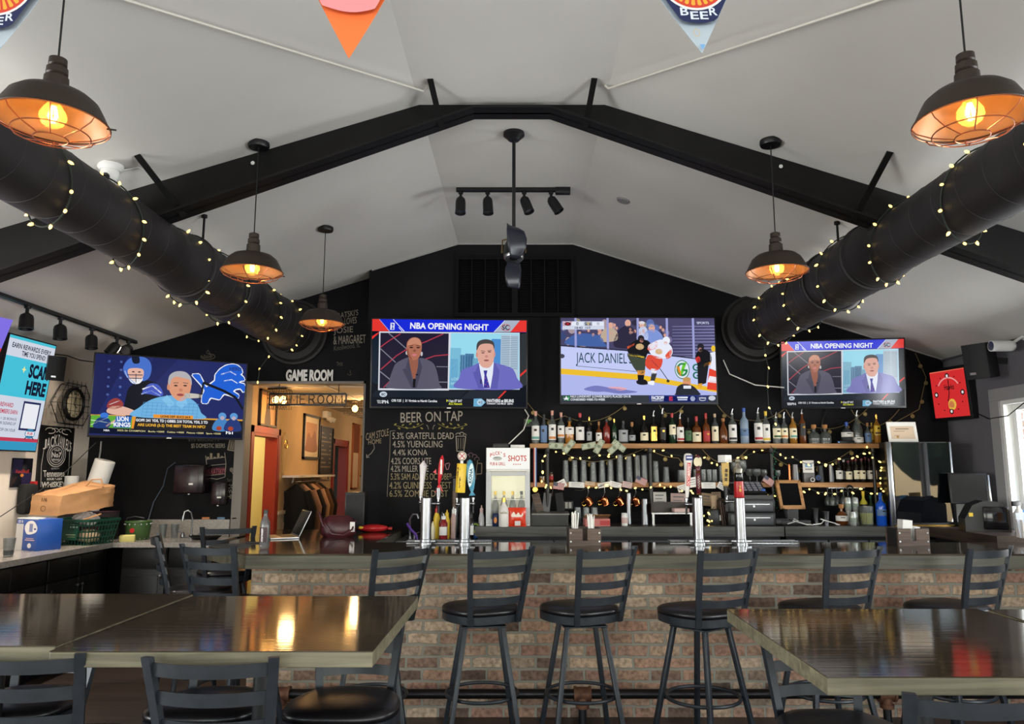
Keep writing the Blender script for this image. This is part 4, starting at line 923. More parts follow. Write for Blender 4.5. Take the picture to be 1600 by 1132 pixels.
# cables along the top of the left wall
o = MB().tube([atx(x, y, LX+.01) for x, y in ((20, 532), (45, 538), (70, 552), (105, 556), (125, 563), (147, 566))], .006, 5).build('cable', m_blk); tag(o, 'black cable draped along the top of the left wall', 'cable')
o = MB().tube([at(150, 692, 6.9), at(100, 740, 6.6), at(58, 770, 6.5), at(0, 808, 6.3)], .004, 5).build('cable', m_blk); tag(o, 'thin black cord slanting down across the tall whiskey sign', 'cable')
# ------------------------------------------------------------------ left counter
CZ = .96; CXF = -3.69; CYF = 6.93
t = thing('worktop', 'pale stone worktop running along the left wall', 'worktop', (-4.0, 4.5, CZ))
MB().box(XL+.002+4.0, 1.5-4.5, -.045, CXF+4.0, 7.548-4.5, 0).build('slab', m_counter, t)
t = thing('worktop', 'pale stone worktop with the corner sink tap along the back wall', 'worktop', (-3.2, 7.2, CZ))
o = Vector((-3.2, 7.2, CZ))
MB().box(CXF+.001-o.x, CYF-o.y, -.045, -2.80-o.x, 7.548-o.y, 0).build('slab', m_counter, t)
MB().box(CXF-o.x, 7.53-o.y, .0, -2.88-o.x, 7.548-o.y, .165).build('backsplash', m_counter, t, 0)
def cabinet(label, x0, x1, ndoor, face='Y', pos=0):
    """unit with panelled doors; the front lies at x = 0 .. width along local X, facing local -Y"""
    w = x1-x0
    t = thing('base_cabinet', label, 'cabinet', (0, 0, 0), 0, 'black base cabinets')
    MB().box(0, .022, .08, w, .55, CZ-.05).box(0, .06, 0, w, .55, .08).build('carcass', m_cab, t, 0)
    dw = w/ndoor
    for k in range(ndoor):
        a, b = k*dw+.004, (k+1)*dw-.004
        mb = MB().box(a, 0, .10, b, .02, .72, .003); mb.box(a+.055, -.008, .155, b-.055, .002, .665, .004); sash(mb, a, b, .10, .72, 0, 0, 0) if 0 else None
        for q in (a+.06, b-.066): mb.box(q, -.004, .16, q+.006, .0, .66)
        d = mb.build('door', m_cab, t)
        kx = b-.03 if k % 2 == 0 else a+.03
        MB().lathe([(.004, 0), (.005, .012), (.013, .016), (.013, .022), (.006, .027), (0, .027)], (kx, 0, .66), 14, RX(PI/2)).build('knob', m_steel, d)
        mb = MB().box(a, 0, .735, b, .02, CZ-.06, .003); mb.build('drawer_front', m_cab, t)
    return t
for i, (y0, lab) in enumerate(((6.06, 'black double-door base cabinet nearest the corner under the left worktop'), (5.2, 'black double-door base cabinet second from the corner under the left worktop'), (4.34, 'black double-door base cabinet farthest from the corner under the left worktop'))):
    c = cabinet(lab, 0, .84, 2); c.location = (CXF-.03, y0, 0); c.rotation_euler = (0, 0, PI/2)
for x, lab in ((-3.62, 'black single-door base cabinet in the corner below the sink'), (-3.20, 'black single-door base cabinet nearest the game room opening')):
    c = cabinet(lab, 0, .40, 1); c.location = (x, CYF+.03, 0)
# things on the left counter
def on(px, py, z=CZ): return atz(px, py, z)
t = thing('carton', 'blue and white drinks carton at the near end of the left worktop clutter', 'box', (-3.99, 6.33, CZ), math.radians(-28))
MB().box(-.15, -.10, 0, .15, .10, .25, .003).build('box_body', m_bluep, t)
MB().prism([(-.15, -.10), (.15, -.10), (.08, 0), (-.08, 0)], .25, .258).build('flaps', m_paper, t)
p = Pic(box_map(0, 0, 100, 100, .30, .25)); p.rect(0, 16, 34, 100, (206, 206, 210)).spl([(40, 26), (54, 8), (80, 6), (98, 24), (94, 40), (70, 48), (50, 46)], (236, 236, 240)); p.up(); p.rect(62, 14, 78, 40, (130, 140, 190)).text('DD 18', 8, 4, 30, 13, (236, 236, 240), .03).rect(50, 60, 86, 62, (226, 190, 190)).rect(46, 65, 90, 68, (226, 190, 190)).ell(68, 84, 9, 8, (236, 236, 240), 14).rect(84, 28, 94, 33, (40, 60, 150)); p.build('print', M_PRINT, t, (0, -.1006, .125))
t = thing('shopping_basket', 'dark green plastic basket of clutter on the left worktop', 'basket', (-3.93, 6.83, CZ), math.radians(-14))
mb = MB(); W0, W1, D0, D1, Hh = .205, .25, .14, .17, .21
def bpt(u, v, side):
    a = W0+(W1-W0)*v; b = D0+(D1-D0)*v; z = v*Hh
    return [(-a+2*a*u, -b, z), (a, -b+2*b*u, z), (a-2*a*u, b, z), (-a, b-2*b*u, z)][side]
for side in range(4):
    n = 13 if side % 2 == 0 else 9
    for k in range(n+1): mb.bar(bpt(k/n, 0, side), bpt(k/n, 1, side), .008, .004, (1, 0, 0) if side % 2 else (0, 1, 0))
    for v in (0, .3, .55, .8): mb.bar(bpt(0, v, side), bpt(1, v, side), .004, .012)
    mb.bar(bpt(0, 1, side), bpt(1, 1, side), .022, .02)
mb.box(-W0, -D0, 0, W0, D0, .006); mb.build('lattice', m_greenp, t)
p = Pic(ident); p.rect(-.06, .02, .12, .17, (16, 70, 56)).up(); p.rect(.03, .155, .10, .15, (150, 170, 160)).rect(.03, .14, .11, .125, (180, 196, 186)).rect(.0, .07, .10, .062, (140, 160, 120)).rect(.02, .05, .10, .045, (140, 160, 120)); lp = p.build('printed_panel', M_PRINT, t, (0, -.172, 0)); lp.rotation_euler = (-.14, 0, 0); lp.location = (0, -.004, .0)
for k, (nm, lab, m, fn) in enumerate((('cloth_bundle', 'dark red and brown cloth bundle stuffed in the green basket', mat('maroon_cloth', (70, 24, 34), .9), (-.06, .02, .11, .13)), ('plastic_wrap', 'crumpled clear plastic on top of the green basket', mat('crumpled_film', (206, 200, 200), .15, spec=.8), (.04, .0, .215, .085)), ('packet', 'pale packets low inside the green basket', m_papertan, (.10, -.03, .07, .08)))):
    x, y, z, r = fn; rnd = random.Random(k); mb = MB().sph((0, 0, 0), r, (1.3, 1, .7), 18)
    for v in mb.bm.verts: v.co *= 1+rnd.uniform(-.16, .16)
    o_ = mb.build(nm, m, None, 0 if k == 1 else 60); o_.location = Vector((-3.93, 6.83, CZ)) + RZ(math.radians(-14)) @ Vector((x, y, z)); tag(o_, lab, 'clutter')
t = thing('box_lid', 'small tan cardboard lid lying across the green basket', 'lid', (-3.80, 6.72, CZ+.225), math.radians(20)); MB().box(-.09, -.04, 0, .09, .04, .014, .002, RY(-.35)).build('flap', m_cardboard, t)
# grocery bag lying on its side on boxes
t = thing('stacked_boxes', 'dark boxes stacked behind the blue carton, holding up the paper bag', 'box', (-4.08, 6.83, CZ), math.radians(0)); MB().box(-.24, .27, 0, .24, .46, .255, .004).build('lower_box', mat('dark_box', (40, 32, 36), .8), t); MB().box(-.24, .265, .255, .24, .465, .262, .002).build('lid', mat('plum_box', (58, 26, 40), .8), t)
t = thing('paper_bag', 'brown paper grocery bag lying on its side above the green basket', 'bag', (-3.98, 6.70, CZ+.262), math.radians(4))
mb = MB(); bm_ = [(-.25, -.16, 0), (.05, -.20, .0), (.05, -.20, .18), (-.25, -.16, .18)]
A = [(-.23, -.18, .01), (.03, -.22, .0), (.04, -.21, .165), (-.225, -.175, .18)]; Bk = [(.0, .20, .09), (.30, .16, .06), (.31, .15, .25), (.02, .20, .29)]
mb._new(A+Bk, [(0, 1, 2, 3), (1, 5, 6, 2), (0, 3, 7, 4), (3, 2, 6, 7), (0, 4, 5, 1)]); bmesh.ops.subdivide_edges(mb.bm, edges=mb.bm.edges[:], cuts=6, use_grid_fill=True)
rnd = random.Random(4)
for v in mb.bm.verts: v.co += Vector((rnd.uniform(-1, 1), rnd.uniform(-1, 1), rnd.uniform(-1, 1)))*.004
b_ = mb.build('bag_body', m_cardboard, t, 20); sm = b_.modifiers.new('thickness', 'SOLIDIFY'); sm.thickness = .003
MB().tube([(.10, .06, .245), (.14, .07, .30), (.22, .07, .305), (.25, .06, .235)], .007, 6).build('handle', m_cardboard, t)
p = Pic(ident); p.text('1/6', .0, .03, .05, .0, (90, 60, 40), .03).arc(.02, -.06, .022, .022, 0, 2*PI, .004, (90, 60, 40)); pr = p.build('print', M_PRINT, t, (-.13, -.199, .12), (1, -.15, 0), (0, .0, 1))
def towel(label, c, r, h, tilt, rz):
    t = thing('paper_towel_roll', label, 'paper roll', c, rz); t.rotation_euler = (0, tilt, rz)
    MB().lathe([(.02, 0), (r-.004, 0), (r, .004), (r, h-.004), (r-.004, h), (.02, h), (.02, h-.05), (0, h-.05)], n=30).build('roll', m_paper, t)
    MB().lathe([(.018, h-.06), (.021, h+.001), (.017, h+.001)], n=16).build('core', m_cardboard, t)
towel('short upright white paper roll behind the brown paper bag', (-4.262, 7.18, CZ+.2625), .06, .33, 0, 0)
towel('long white paper roll leaning right behind the brown paper bag', (-4.085, 7.19, CZ+.285), .09, .47, math.radians(15), 0)
t = thing('cable_pouch', 'black zipped pouch with a white cable hanging on the left wall', 'pouch', (LX+.05, 6.60, 1.36), PI/2)
MB().cbox((0, 0, 0), (.17, .09, .26), None, .03).build('pouch_body', mat('black_nylon', (20, 20, 22), .8), t); MB().box(.05, -.02, .12, .09, .02, .15).build('strap_end', m_redp, t)
MB().tube([(.06, -.05, .03), (.10, -.06, -.02), (.10, -.05, -.1), (.06, -.05, -.14)], .007, 6).build('cable_loop', m_paper, t)
for px, py, r, h, col, lab in ((17, 853, .034, .12, m_teal, 'teal can at the left edge of the worktop'),):
    q = on(px, py); t = thing('drink_can', lab, 'can', (-3.98, 5.62, CZ)); MB().lathe([(0, 0), (r-.006, 0), (r, .008), (r, h-.012), (r-.008, h), (0, h-.002)], n=22).build('can_body', col, t); MB().lathe([(0, h-.001), (r-.008, h), (r-.008, h+.003), (r-.012, h+.002)], n=20).build('rim', m_steel, t)
def tumbler(label, c, r=.04, h=.13, fill=None, group=None):
    t = thing('drinking_glass', label, 'glass', c, 0, group)
    MB().lathe([(0, .004), (r*.72, .004), (r*.76, .0), (r, h), (r-.002, h), (r*.74, .012), (0, .012)], n=20).build('tumbler', m_glass, t)
    if fill: MB().lathe([(0, .013), (r*.73, .013), (r*.82, h*.35), (0, h*.35)], n=18).build('drink', fill, t)
    return t
tumbler('clear glass with dark dregs in front of the blue carton', (-3.86, 5.78, CZ), .042, .14, mat('cola', (40, 22, 18), .1))
tumbler('empty clear glass beside the teal can', (-4.02, 5.80, CZ), .038, .13)
tumbler('left of two clear glasses standing by the sink', (-3.45, 7.36, CZ), .038, .13); tumbler('right of two clear glasses standing by the sink', (-3.345, 7.38, CZ), .038, .13)
t = thing('white_box', 'low white box at the left edge of the stone worktop', 'box', (-3.87, 5.30, CZ), .1); MB().box(-.09, -.12, 0, .09, .12, .055, .003).build('box_body', m_paper, t); MB().box(-.06, -.08, .055, .05, .06, .057).build('label_panel', m_paperpink, t)
t = thing('ice_bucket', 'green metal beer bucket on the worktop by the sink', 'bucket', (-3.62, 7.22, CZ))
MB().lathe([(0, 0), (.095, 0), (.10, .006), (.115, .16), (.12, .165), (.116, .17), (.108, .16), (.09, .012), (0, .012)], n=30).build('pail', mat('olive_green_enamel', (62, 92, 48), .4), t)
mb = MB()
for k in range(14): a = 2*PI*k/14; mb.sph((.116*math.cos(a), .116*math.sin(a), .145), .008, (1, 1, 1.3), 8).sph((.098*math.cos(a), .098*math.sin(a), .012), .007, (1, 1, 1), 8)
mb.build('studs', m_steel, t); MB().cyl((0, -.108, .09), (0, -.112, .09), .022).build('emblem', m_redp, t)
MB().tube([(-.118, 0, .155), (-.10, -.02, .20), (-.02, -.03, .215), (.06, -.02, .20)], .003, 5).build('bail', m_steel, t)
t = thing('paper_packet', 'crumpled yellow packet beside the green bucket', 'packet', (-3.60, 7.0, CZ), .3); MB().cbox((0, 0, .03), (.13, .05, .06), RX(.2).to_3x3(), .01).build('packet_body', mat('pale_yellow_paper', (206, 196, 120), .8), t)
t = thing('sink_faucet', 'chrome gooseneck faucet with two handles at the corner sink', 'faucet', (-3.19, 7.40, CZ))
MB().cyl((0, 0, 0), (0, 0, .03), .022).tube([(0, 0, .02), (0, 0, .18), (-.01, -.015, .24), (-.035, -.03, .262), (-.06, -.045, .25), (-.068, -.05, .20)], .009, 8).build('spout', m_chrome, t)
MB().cyl((-.068, -.05, .21), (-.07, -.052, .165), .014).build('aerator', m_chrome, t); MB().box(-.10, -.025, 0, .10, .025, .012, .004).build('deck_plate', m_chrome, t)
for s in (-1, 1): MB().lathe([(.02, 0), (.02, .03), (.012, .05), (0, .055)], (s*.085, 0, 0), 14).cyl((s*.085, 0, .045), (s*.15, -.03, .085), .006).sph((s*.15, -.03, .085), .011).build('handle', m_chrome, t)
t = thing('serving_tray', 'dark oval tray on the worktop right of the faucet', 'tray', (-2.98, 7.22, CZ)); MB().lathe([(0, .01), (.10, .01), (.14, .03), (.142, .034), (.10, .0), (0, 0)], n=30, M=Matrix.Diagonal((1.1, .7, 1))).build('tray_body', m_blk, t)
for k, (col, nm) in enumerate((((206, 132, 84), 'orange'), ((104, 134, 164), 'blue'), ((206, 186, 90), 'yellow'))):
    c = at(321+k*21+(3 if k else 0), 811, 7.53); o_ = MB().cbox((0, 0, 0), (.075 if k < 2 else .05, .018, .022), None, .005).build('sponge', mat('sponge_'+nm, col, .95), None, 35, (c.x, 7.539, CZ+.176)); tag(o_, '%s sponge on the ledge above the backsplash' % nm, 'sponge', 'sponges on the backsplash')
# dispensers on the recess wall
Yw = 7.55
def dispenser(label, px0, px1, py0, py1, d, badge):
    a, b = at(px0, py1, Yw-d), at(px1, py0, Yw-d); t = thing('wall_dispenser', label, 'dispenser', ((a.x+b.x)/2, Yw, a.z)); w, h = b.x-a.x, b.z-a.z
    MB().box(-w/2, -d, 0, w/2, -.002, h, .018).build('cover', mat('smoked_black_plastic', (26, 16, 20), .2), t); MB().box(-w/2+.01, -d-.004, h*.04, w/2-.05, -d+.004, h*.9, .004).build('front_panel', mat('smoked_maroon_plastic', (36, 18, 24), .25), t)
    MB().box(w*badge-.02, -d-.006, h*.3, w*badge+.02, -d-.003, h*.36).build('badge', m_paper, t); MB().cyl((-w*.1, -d*.5, -.01), (-w*.1, -d*.5, 0), .012).build('outlet', m_steel, t)
dispenser('dark paper towel dispenser under the left corner television', 269, 319, 726, 772, .20, .1); dispenser('small dark soap dispenser right of the towel dispenser', 328, 353, 753, 790, .10, .1)
o = MB().tube([at(274, 723, 7.53), at(262, 732, 7.54), at(255, 760, 7.54), at(240, 785, 7.54), at(232, 812, 7.5)], .005, 5).build('cable', mat('blue_grey_cable', (70, 84, 100), .6)); tag(o, 'blue-grey cord hanging from the towel dispenser to the worktop', 'cable')
o = MB().tube([at(158, 690, 7.53), at(157, 706, 7.53), at(155, 716, 7.53)], .008, 6).build('conduit', m_greytrim); tag(o, 'short grey conduit below the left corner television', 'conduit')
# chalk writing on the recess wall (drawn on the plane Y = 7.549)
def chalk(label, yw, draw, x0, y0, k, name='chalk_drawing', eps=.0003):
    """drawing coordinates are positions on an enlarged view: origin x0,y0 and k per photo pixel"""
    p = Pic(lambda x, y: (lambda q: (q.x, q.z))(at(x0+x/k, y0+y/k, yw)), eps); draw(p); o = p.build(name, M_CHALK, None, (0, yw-.0015, 0)); tag(o, label, 'chalk writing', 'chalk writing on the black walls'); return o
CH = (150, 144, 132); CD = (96, 92, 86); K4 = 1600/360
def d1(p): p.text('$15 BUCKETS', 240, 200, 455, 224, CD, 0).text('$5 DOMESTIC BEERS', 262, 238, 496, 272, CH, .0)
chalk('chalk words for buckets and domestic beers below the left corner television', Yw, d1, 240, 640, K4)
def d2(p):
    for x, y in ((378, 330), (400, 305), (425, 330), (450, 305), (475, 325)): p.line([(x, 375), (x, y)], 16, (140, 128, 110))
    p.up(); p.poly([(364, 345), (498, 330), (502, 380), (368, 388)], (34, 32, 36)).poly([(376, 410), (500, 395), (494, 450), (388, 460)], (66, 44, 52)); p.up(); p.text("BRATSKI'S", 384, 410, 500, 452, (170, 90, 96), .0).line([(362, 322), (370, 390), (392, 478), (440, 486), (496, 470), (503, 380), (494, 300)], 4, CH).line([(366, 348), (498, 332)], 4, CH).line([(372, 392), (503, 380)], 4, CH).line([(388, 460), (497, 448)], 4, CH)
chalk('chalk drawing of a bucket of bottles right of the towel dispenser', Yw, d2, 240, 640, K4)
def d3(p):
    p.poly([(530, 215), (580, 205), (560, 290), (515, 280)], (92, 84, 72)); p.up(); p.line([(530, 210), (582, 200), (562, 290), (514, 282), (530, 210)], 4, CH).line([(545, 225), (535, 275)], 3, CH).line([(560, 225), (548, 278)], 3, CH)
chalk('small chalk beer can right of the domestic beer words', Yw, d3, 240, 640, K4)
def d4(p): p.ell(542, 420, 14, 16, (110, 104, 96)).line([(545, 436), (566, 472)], 4, CH).text('Ssri Shelia', 512, 480, 604, 502, CD).text('CORI', 512, 522, 590, 550, CH).text('WAS', 520, 556, 586, 584, CH).text('HERE', 512, 590, 598, 622, CH).line([(560, 674), (542, 655), (545, 642), (558, 648), (570, 638), (574, 650), (560, 674)], 3, CH)
chalk('three short chalk words stacked above a heart beside the soap dispenser', Yw, d4, 240, 640, K4)
def d5(p): p.arc(1300, 550, 45, 18, 0, 2*PI, 5, CD).arc(1290, 545, 30, 12, 0, 2*PI, 4, CD).line([(1290, 530), (1300, 508), (1312, 530)], 4, CD).text('hop', 1275, 535, 1330, 562, CD)
chalk('faint chalk scribble above the left corner television', Yw, d5, 0, 420, 4)
def d6(p): p.text("BRATSKI'S", 735, 258, 925, 305, CH, 0, -.18).text('LOVES', 815, 296, 912, 348, CH, 0, -.12).text('JOSIE', 726, 372, 884, 436, CH, .0, -.08).text('& MARGARET', 726, 440, 985, 508, CH, .0, -.05).text('Knollwood, IL', 730, 520, 940, 566, CD, .0, -.15).text('THX', 750, 650, 802, 680, CD).arc(855, 738, 16, 16, .2, 2.9, 4, CD).line([(860, 715), (862, 738)], 4, CD)
chalk('chalk names and love note above the game room opening, behind the farthest pendant', Yw, d6, 380, 440, 1235/240)
# game room letters
t = thing('wall_letters', 'white raised GAME ROOM letters over the opening', 'sign', at(484, 587, Yw))
P, F = text_polys('GAME ROOM', .04); a, b = at(447, 595, Yw), at(521, 577, Yw); w, h = b.x-a.x, b.z-a.z
bm_ = MB(); bm_._new([(u*w-w/2, -.015, v*h-h/2) for u, v in P], F); ext = bmesh.ops.extrude_face_region(bm_.bm, geom=bm_.bm.faces[:]); bmesh.ops.translate(bm_.bm, vec=(0, .014, 0), verts=[v for v in ext['geom'] if isinstance(v, bmesh.types.BMVert)])
bm_.build('lettering', m_paper, t, 0)
# hanging neon-style sign
Yn = 7.62; a, b = at(421, 633, Yn), at(541, 616, Yn); w, h = b.x-a.x, b.z-a.z
t = thing('hanging_sign', 'unlit tube GAMEROOM sign in a black frame hanging in the opening', 'sign', ((a.x+b.x)/2, Yn, (a.z+b.z)/2))
mb = MB(); sash(mb, -w/2, w/2, -h/2, h/2, .010, 0, .02) if 0 else None
for (xa, za), (xb, zb) in (((-w/2, -h/2), (w/2, -h/2)), ((-w/2, h/2), (w/2, h/2)), ((-w/2, -h/2), (-w/2, h/2)), ((w/2, -h/2), (w/2, h/2))): mb.bar((xa, 0, za), (xb, 0, zb), .012, .02)
mb.build('frame', m_blk, t, 0)
STR = {'G': [[(.9, .8), (.6, 1), (.2, .8), (.1, .4), (.3, .02), (.7, 0), (.9, .2), (.9, .45), (.6, .45)]], 'A': [[(0, 0), (.5, 1), (1, 0)], [(.2, .4), (.8, .4)]], 'M': [[(0, 0), (.05, 1), (.5, .3), (.95, 1), (1, 0)]], 'E': [[(.9, 1), (.1, 1), (.1, 0), (.9, 0)], [(.1, .5), (.7, .5)]], 'R': [[(.1, 0), (.1, 1), (.7, 1), (.9, .75), (.7, .5), (.1, .5)], [(.5, .5), (.9, 0)]], 'O': [[(.5, 1), (.15, .8), (.05, .5), (.15, .2), (.5, 0), (.85, .2), (.95, .5), (.85, .8), (.5, 1)]]}
mb = MB(); n = 8; cw = w*.94/n
for i, ch in enumerate('GAMEROOM'):
    for st in STR[ch]: mb.tube([(-w*.47+i*cw+cw*.1+u*cw*.76, -.012, -h*.4+v*h*.8) for u, v in st], .0065, 6)
mb.build('letter_tubes', mat('unlit_tube', (60, 52, 46), .3), t)
mb = MB()
for x in (-w*.38, w*.4): mb.cyl((x, 0, h/2), (x, 0, 2.475-(a.z+b.z)/2), .004, None, 6)
mb.build('chains', m_blk, t)
t = thing('hall_cage_lamp', 'boxy caged lamp with two lit bulbs under the game room ceiling', 'lamp', (-2.1, 9.75, 2.5), 0)
def cagelamp(t, w, d, h):
    MB().box(-w/2, -d/2, -.02, w/2, d/2, 0).build('ceiling_plate', m_bronze, t)
    mb = MB()
    for k in range(9):
        x = -w/2+w*k/8
        mb.tube([(x, -d/2, -.01), (x, -d/2, -h), (x, d/2, -h), (x, d/2, -.01)], .003, 4)
    mb.tube([(-w/2, -d/2, -h*.5), (w/2, -d/2, -h*.5), (w/2, d/2, -h*.5), (-w/2, d/2, -h*.5)], .003, 4, True); mb.build('cage', m_bronze, t)
    for x in (-w*.2, w*.2): MB().sph((x, 0, -h*.55), .04, (1, 1, 1.1), 12).build('bulb', m_fil, t)
cagelamp(t, .36, .30, .18)
point('hall_light', (-2.0, 9.6, 2.2), 20, (1, .62, .28), .12); point('hall_light', (-1.6, 12.4, 2.2), 20, (1, .75, .5), .12)
t = thing('hall_cage_lamp', 'caged lamp with a glowing bulb near the game room poster', 'lamp', (-2.62, 8.08, 2.48)); cagelamp(t, .20, .20, .22); point('hall_light', (-2.45, 8.1, 2.15), 7, (1, .58, .22), .08)
# things on the hall's left wall: y range, z range
def hallframe(name, label, cat, ya, yb, za, zb, frame_m, draw, t_=.02):
    t = thing(name, label, cat, (HX, (ya+yb)/2, (za+zb)/2), PI/2); w, h = yb-ya, zb-za
    mb = MB()
    for x0, x1, z0, z1 in ((-w/2, -w/2+t_, -h/2, h/2), (w/2-t_, w/2, -h/2, h/2), (-w/2, w/2, h/2-t_, h/2), (-w/2, w/2, -h/2, -h/2+t_)): mb.box(x0, -.03, z0, x1, -.001, z1)
    mb.build('frame', frame_m, t, 0); p = Pic(box_map(0, 0, 100, 100, w-t_, h-t_)); draw(p); p.build('picture', M_PRINT, t, (0, -.012, 0)); return t
hallframe('wall_poster', 'poster of a dark lamp shape above the near red door frame', 'poster', 7.95, 8.5, 2.08, 2.47, m_bronze, lambda p: (p.rect(0, 0, 100, 100, (196, 150, 96)), p.up(), p.spl([(34, 100), (36, 60), (45, 36), (56, 36), (64, 60), (68, 100)], (70, 50, 40)), p.rect(0, 0, 100, 12, (120, 80, 50))))
hallframe('framed_picture', 'framed sepia print hanging on the tan game room wall', 'picture', 9.6, 10.35, 1.75, 2.33, m_blk, lambda p: (p.rect(0, 0, 100, 100, (226, 206, 172)), p.up(), p.rect(14, 16, 86, 84, (196, 140, 84)), p.up(), p.spl([(14, 70), (30, 40), (50, 52), (70, 34), (86, 60), (86, 84), (14, 84)], (160, 104, 60))), .03)
def menu(p):
    p.rect(0, 0, 100, 100, (34, 32, 34)).up()
    for k in range(9): p.rect(12, 12+k*9, 30+20*((k*7) % 3), 15+k*9, (150, 130, 104)).rect(74, 12+k*9, 88, 15+k*9, (150, 130, 104))
hallframe('menu_board', 'black menu board with rows of lettering on the game room wall', 'board', 10.4, 11.1, 1.55, 2.22, m_blk, menu, .015)
hallframe('tall_picture', 'tall narrow picture beyond the far red door in the game room', 'picture', 12.4, 12.9, 1.30, 2.38, m_wire, lambda p: (p.rect(0, 0, 100, 100, (206, 180, 150)), p.up(), p.rect(0, 0, 100, 45, (120, 66, 46))), .02)
hallframe('tall_picture', 'yellowish narrow picture farthest along the game room wall', 'picture', 13.1, 13.5, 1.5, 2.2, m_brass, lambda p: p.rect(0, 0, 100, 100, (214, 160, 80)), .02)
t = thing('oval_plaque', 'tall oval-topped plaque beside the near red door frame', 'plaque', (HX, 8.88, 1.79), PI/2)
MB().prism([(.075*math.cos(a), .15+.075*math.sin(a)*1.4) for a in [PI*k/12 for k in range(13)]]+[(-.075, -.22), (.075, -.22)], 0, .02, Matrix(((1, 0, 0, 0), (0, 0, -1, 0), (0, 1, 0, 0), (0, 0, 0, 1)))).build('board', mat('plaque_tan', (190, 160, 110), .6), t, 0)
MB().torus((0, -.022, .12), .05, .006, RX(PI/2)).build('ring', m_brass, t)
t = thing('emergency_light', 'white twin-head emergency light above the menu board', 'light fixture', (HX+.05, 10.6, 2.38), PI/2); MB().box(-.12, -.03, -.05, .12, .045, .05, .01).build('case', m_white, t)
for s in (-1, 1): MB().cyl((s*.08, -.03, -.05), (s*.09, -.09, -.08), .035, .04).build('lamp_head', m_white, t)
t = thing('coat_rail', 'white shelf rail with coat hooks on the game room wall', 'coat rail', (HX, 9.6, 1.52), PI/2); MB().box(-.75, -.20, 0, .95, -.002, .025).build('shelf', m_white, t, 0)
mb = MB().cyl((-.73, -.12, -.05), (.93, -.12, -.05), .012)
for x in (-.7, .1, .9): mb.bar((x, -.12, -.05), (x, -.12, 0), .015, .015)
mb.build('rod', m_chrome, t)
for k, (y, col, lab, ln) in enumerate(((9.00, (20, 19, 22), 'black coat hanging nearest on the coat rail', .95), (9.24, (170, 132, 110), 'tan jacket hanging second on the coat rail', .85), (9.44, (30, 26, 28), 'dark jacket hanging between two tan jackets', .8), (9.63, (176, 138, 112), 'tan jacket hanging in the middle of the coat rail', .8), (9.83, (96, 66, 46), 'brown jacket hanging right of the tan jackets', .8), (10.02, (26, 22, 24), 'black leather jacket hanging last on the coat rail', .7))):
    t = thing('hanging_jacket', lab, 'jacket', (HX+.13, y, 1.46), PI/2, 'jackets on the coat rail'); mb = MB(); rnd = random.Random(k)
    N = 18; prof = [(-.02, .03, .03), (-.10, .16, .06), (-.3, .19, .09), (-.6, .20, .10), (-ln, .22, .11)]
    pts = []
    for z, a, b in prof:
        for i in range(N): th = 2*PI*i/N; f_ = 1+.10*math.sin(5*th+z*6+k); pts.append((b*f_*math.cos(th), a*f_*math.sin(th)*.72, z))
    mb._new(pts, [(j*N+i, j*N+(i+1) % N, (j+1)*N+(i+1) % N, (j+1)*N+i) for j in range(len(prof)-1) for i in range(N)]+[tuple(range(N))])
    mb.build('coat_body', mat('cloth_%d' % k, col, .9), t, 60); sl = MB()
    for s in (-1, 1): sl.tube([(0, s*.12, -.10), (.02, s*.19, -.3), (.04, s*.17, -.62)], [.05, .055, .045], 8)
    sl.build('sleeves', mat('cloth_%d' % k), t, 60); MB().tube([(0, 0, -.02), (0, 0, .03), (.015, 0, .055), (.0, 0, .075), (-.02, 0, .055)], .004, 5).build('hanger_hook', m_steel, t)
# ------------------------------------------------------------------ the bar
BZ = 1.07; BF = 4.974; BB = 5.76; BX0 = -1.78
t = thing('bar_counter', 'long brick bar with thick dark glossy wooden top across the room', 'bar', (0, 5.4, 0))
poly = [(BX0, BF), (4.148, BF), (4.148, BB), (-1.10, BB), (-1.10, 6.98), (-2.23, 6.98), (-2.23, 5.47)]
MB().prism([(x, y-5.4) for x, y in poly], BZ-.012, BZ).build('bar_top', m_top, t, 0)
ins = [(BX0-.002, BF-.004), (4.148, BF-.004), (4.148, BB), (-1.10, BB), (-1.10, 6.98), (-2.234, 6.98), (-2.234, 5.468)]
MB().prism([(x, y-5.4) for x, y in ins], BZ-.095, BZ-.0125).build('edge_board', m_edge, t, 0)
MB().box(-1.82, 5.2-5.4, 0, 4.148, 5.62-5.4, BZ-.096).build('brick_face', m_brick, t, 0)
MB().box(-1.88, 5.62-5.4, 0, -1.2, 6.95-5.4, BZ-.096).build('return_base', m_cab, t, 0)
MB().box(-1.0, 5.622-5.4, .0, 4.1, 5.74-5.4, .90).build('back_panel', m_cab, t, 0)
t = thing('foot_rail', 'black pipe foot rail on rusty fittings along the brick bar', 'rail', (0, 5.06, .185))
MB().cyl((-1.75, 0, 0), (4.1, 0, 0), .03).build('pipe', mat('worn_black_pipe', (34, 32, 32), .35, .6), t)
m_rust = mottle(mat('rusty_iron', (96, 64, 48), .6, .5), (84, 54, 42), (120, 82, 60), nscale=25)
for px in (440, 910, 1385, 1830):
    x = at(px, 1090, 5.06).x
    MB().cyl((x-.05, 0, 0), (x+.05, 0, 0), .042).cyl((x-.055, 0, 0), (x-.04, 0, 0), .048).cyl((x+.04, 0, 0), (x+.055, 0, 0), .048).cyl((x, 0, 0), (x, 0, -.08), .036).cyl((x, 0, -.06), (x, 0, -.085), .044).build('tee_fitting', m_rust, t)
    MB().cyl((x, 0, -.08), (x, 0, -.18), .026).cyl((x, 0, -.175), (x, 0, -.185), .06).build('support_post', m_blk, t)

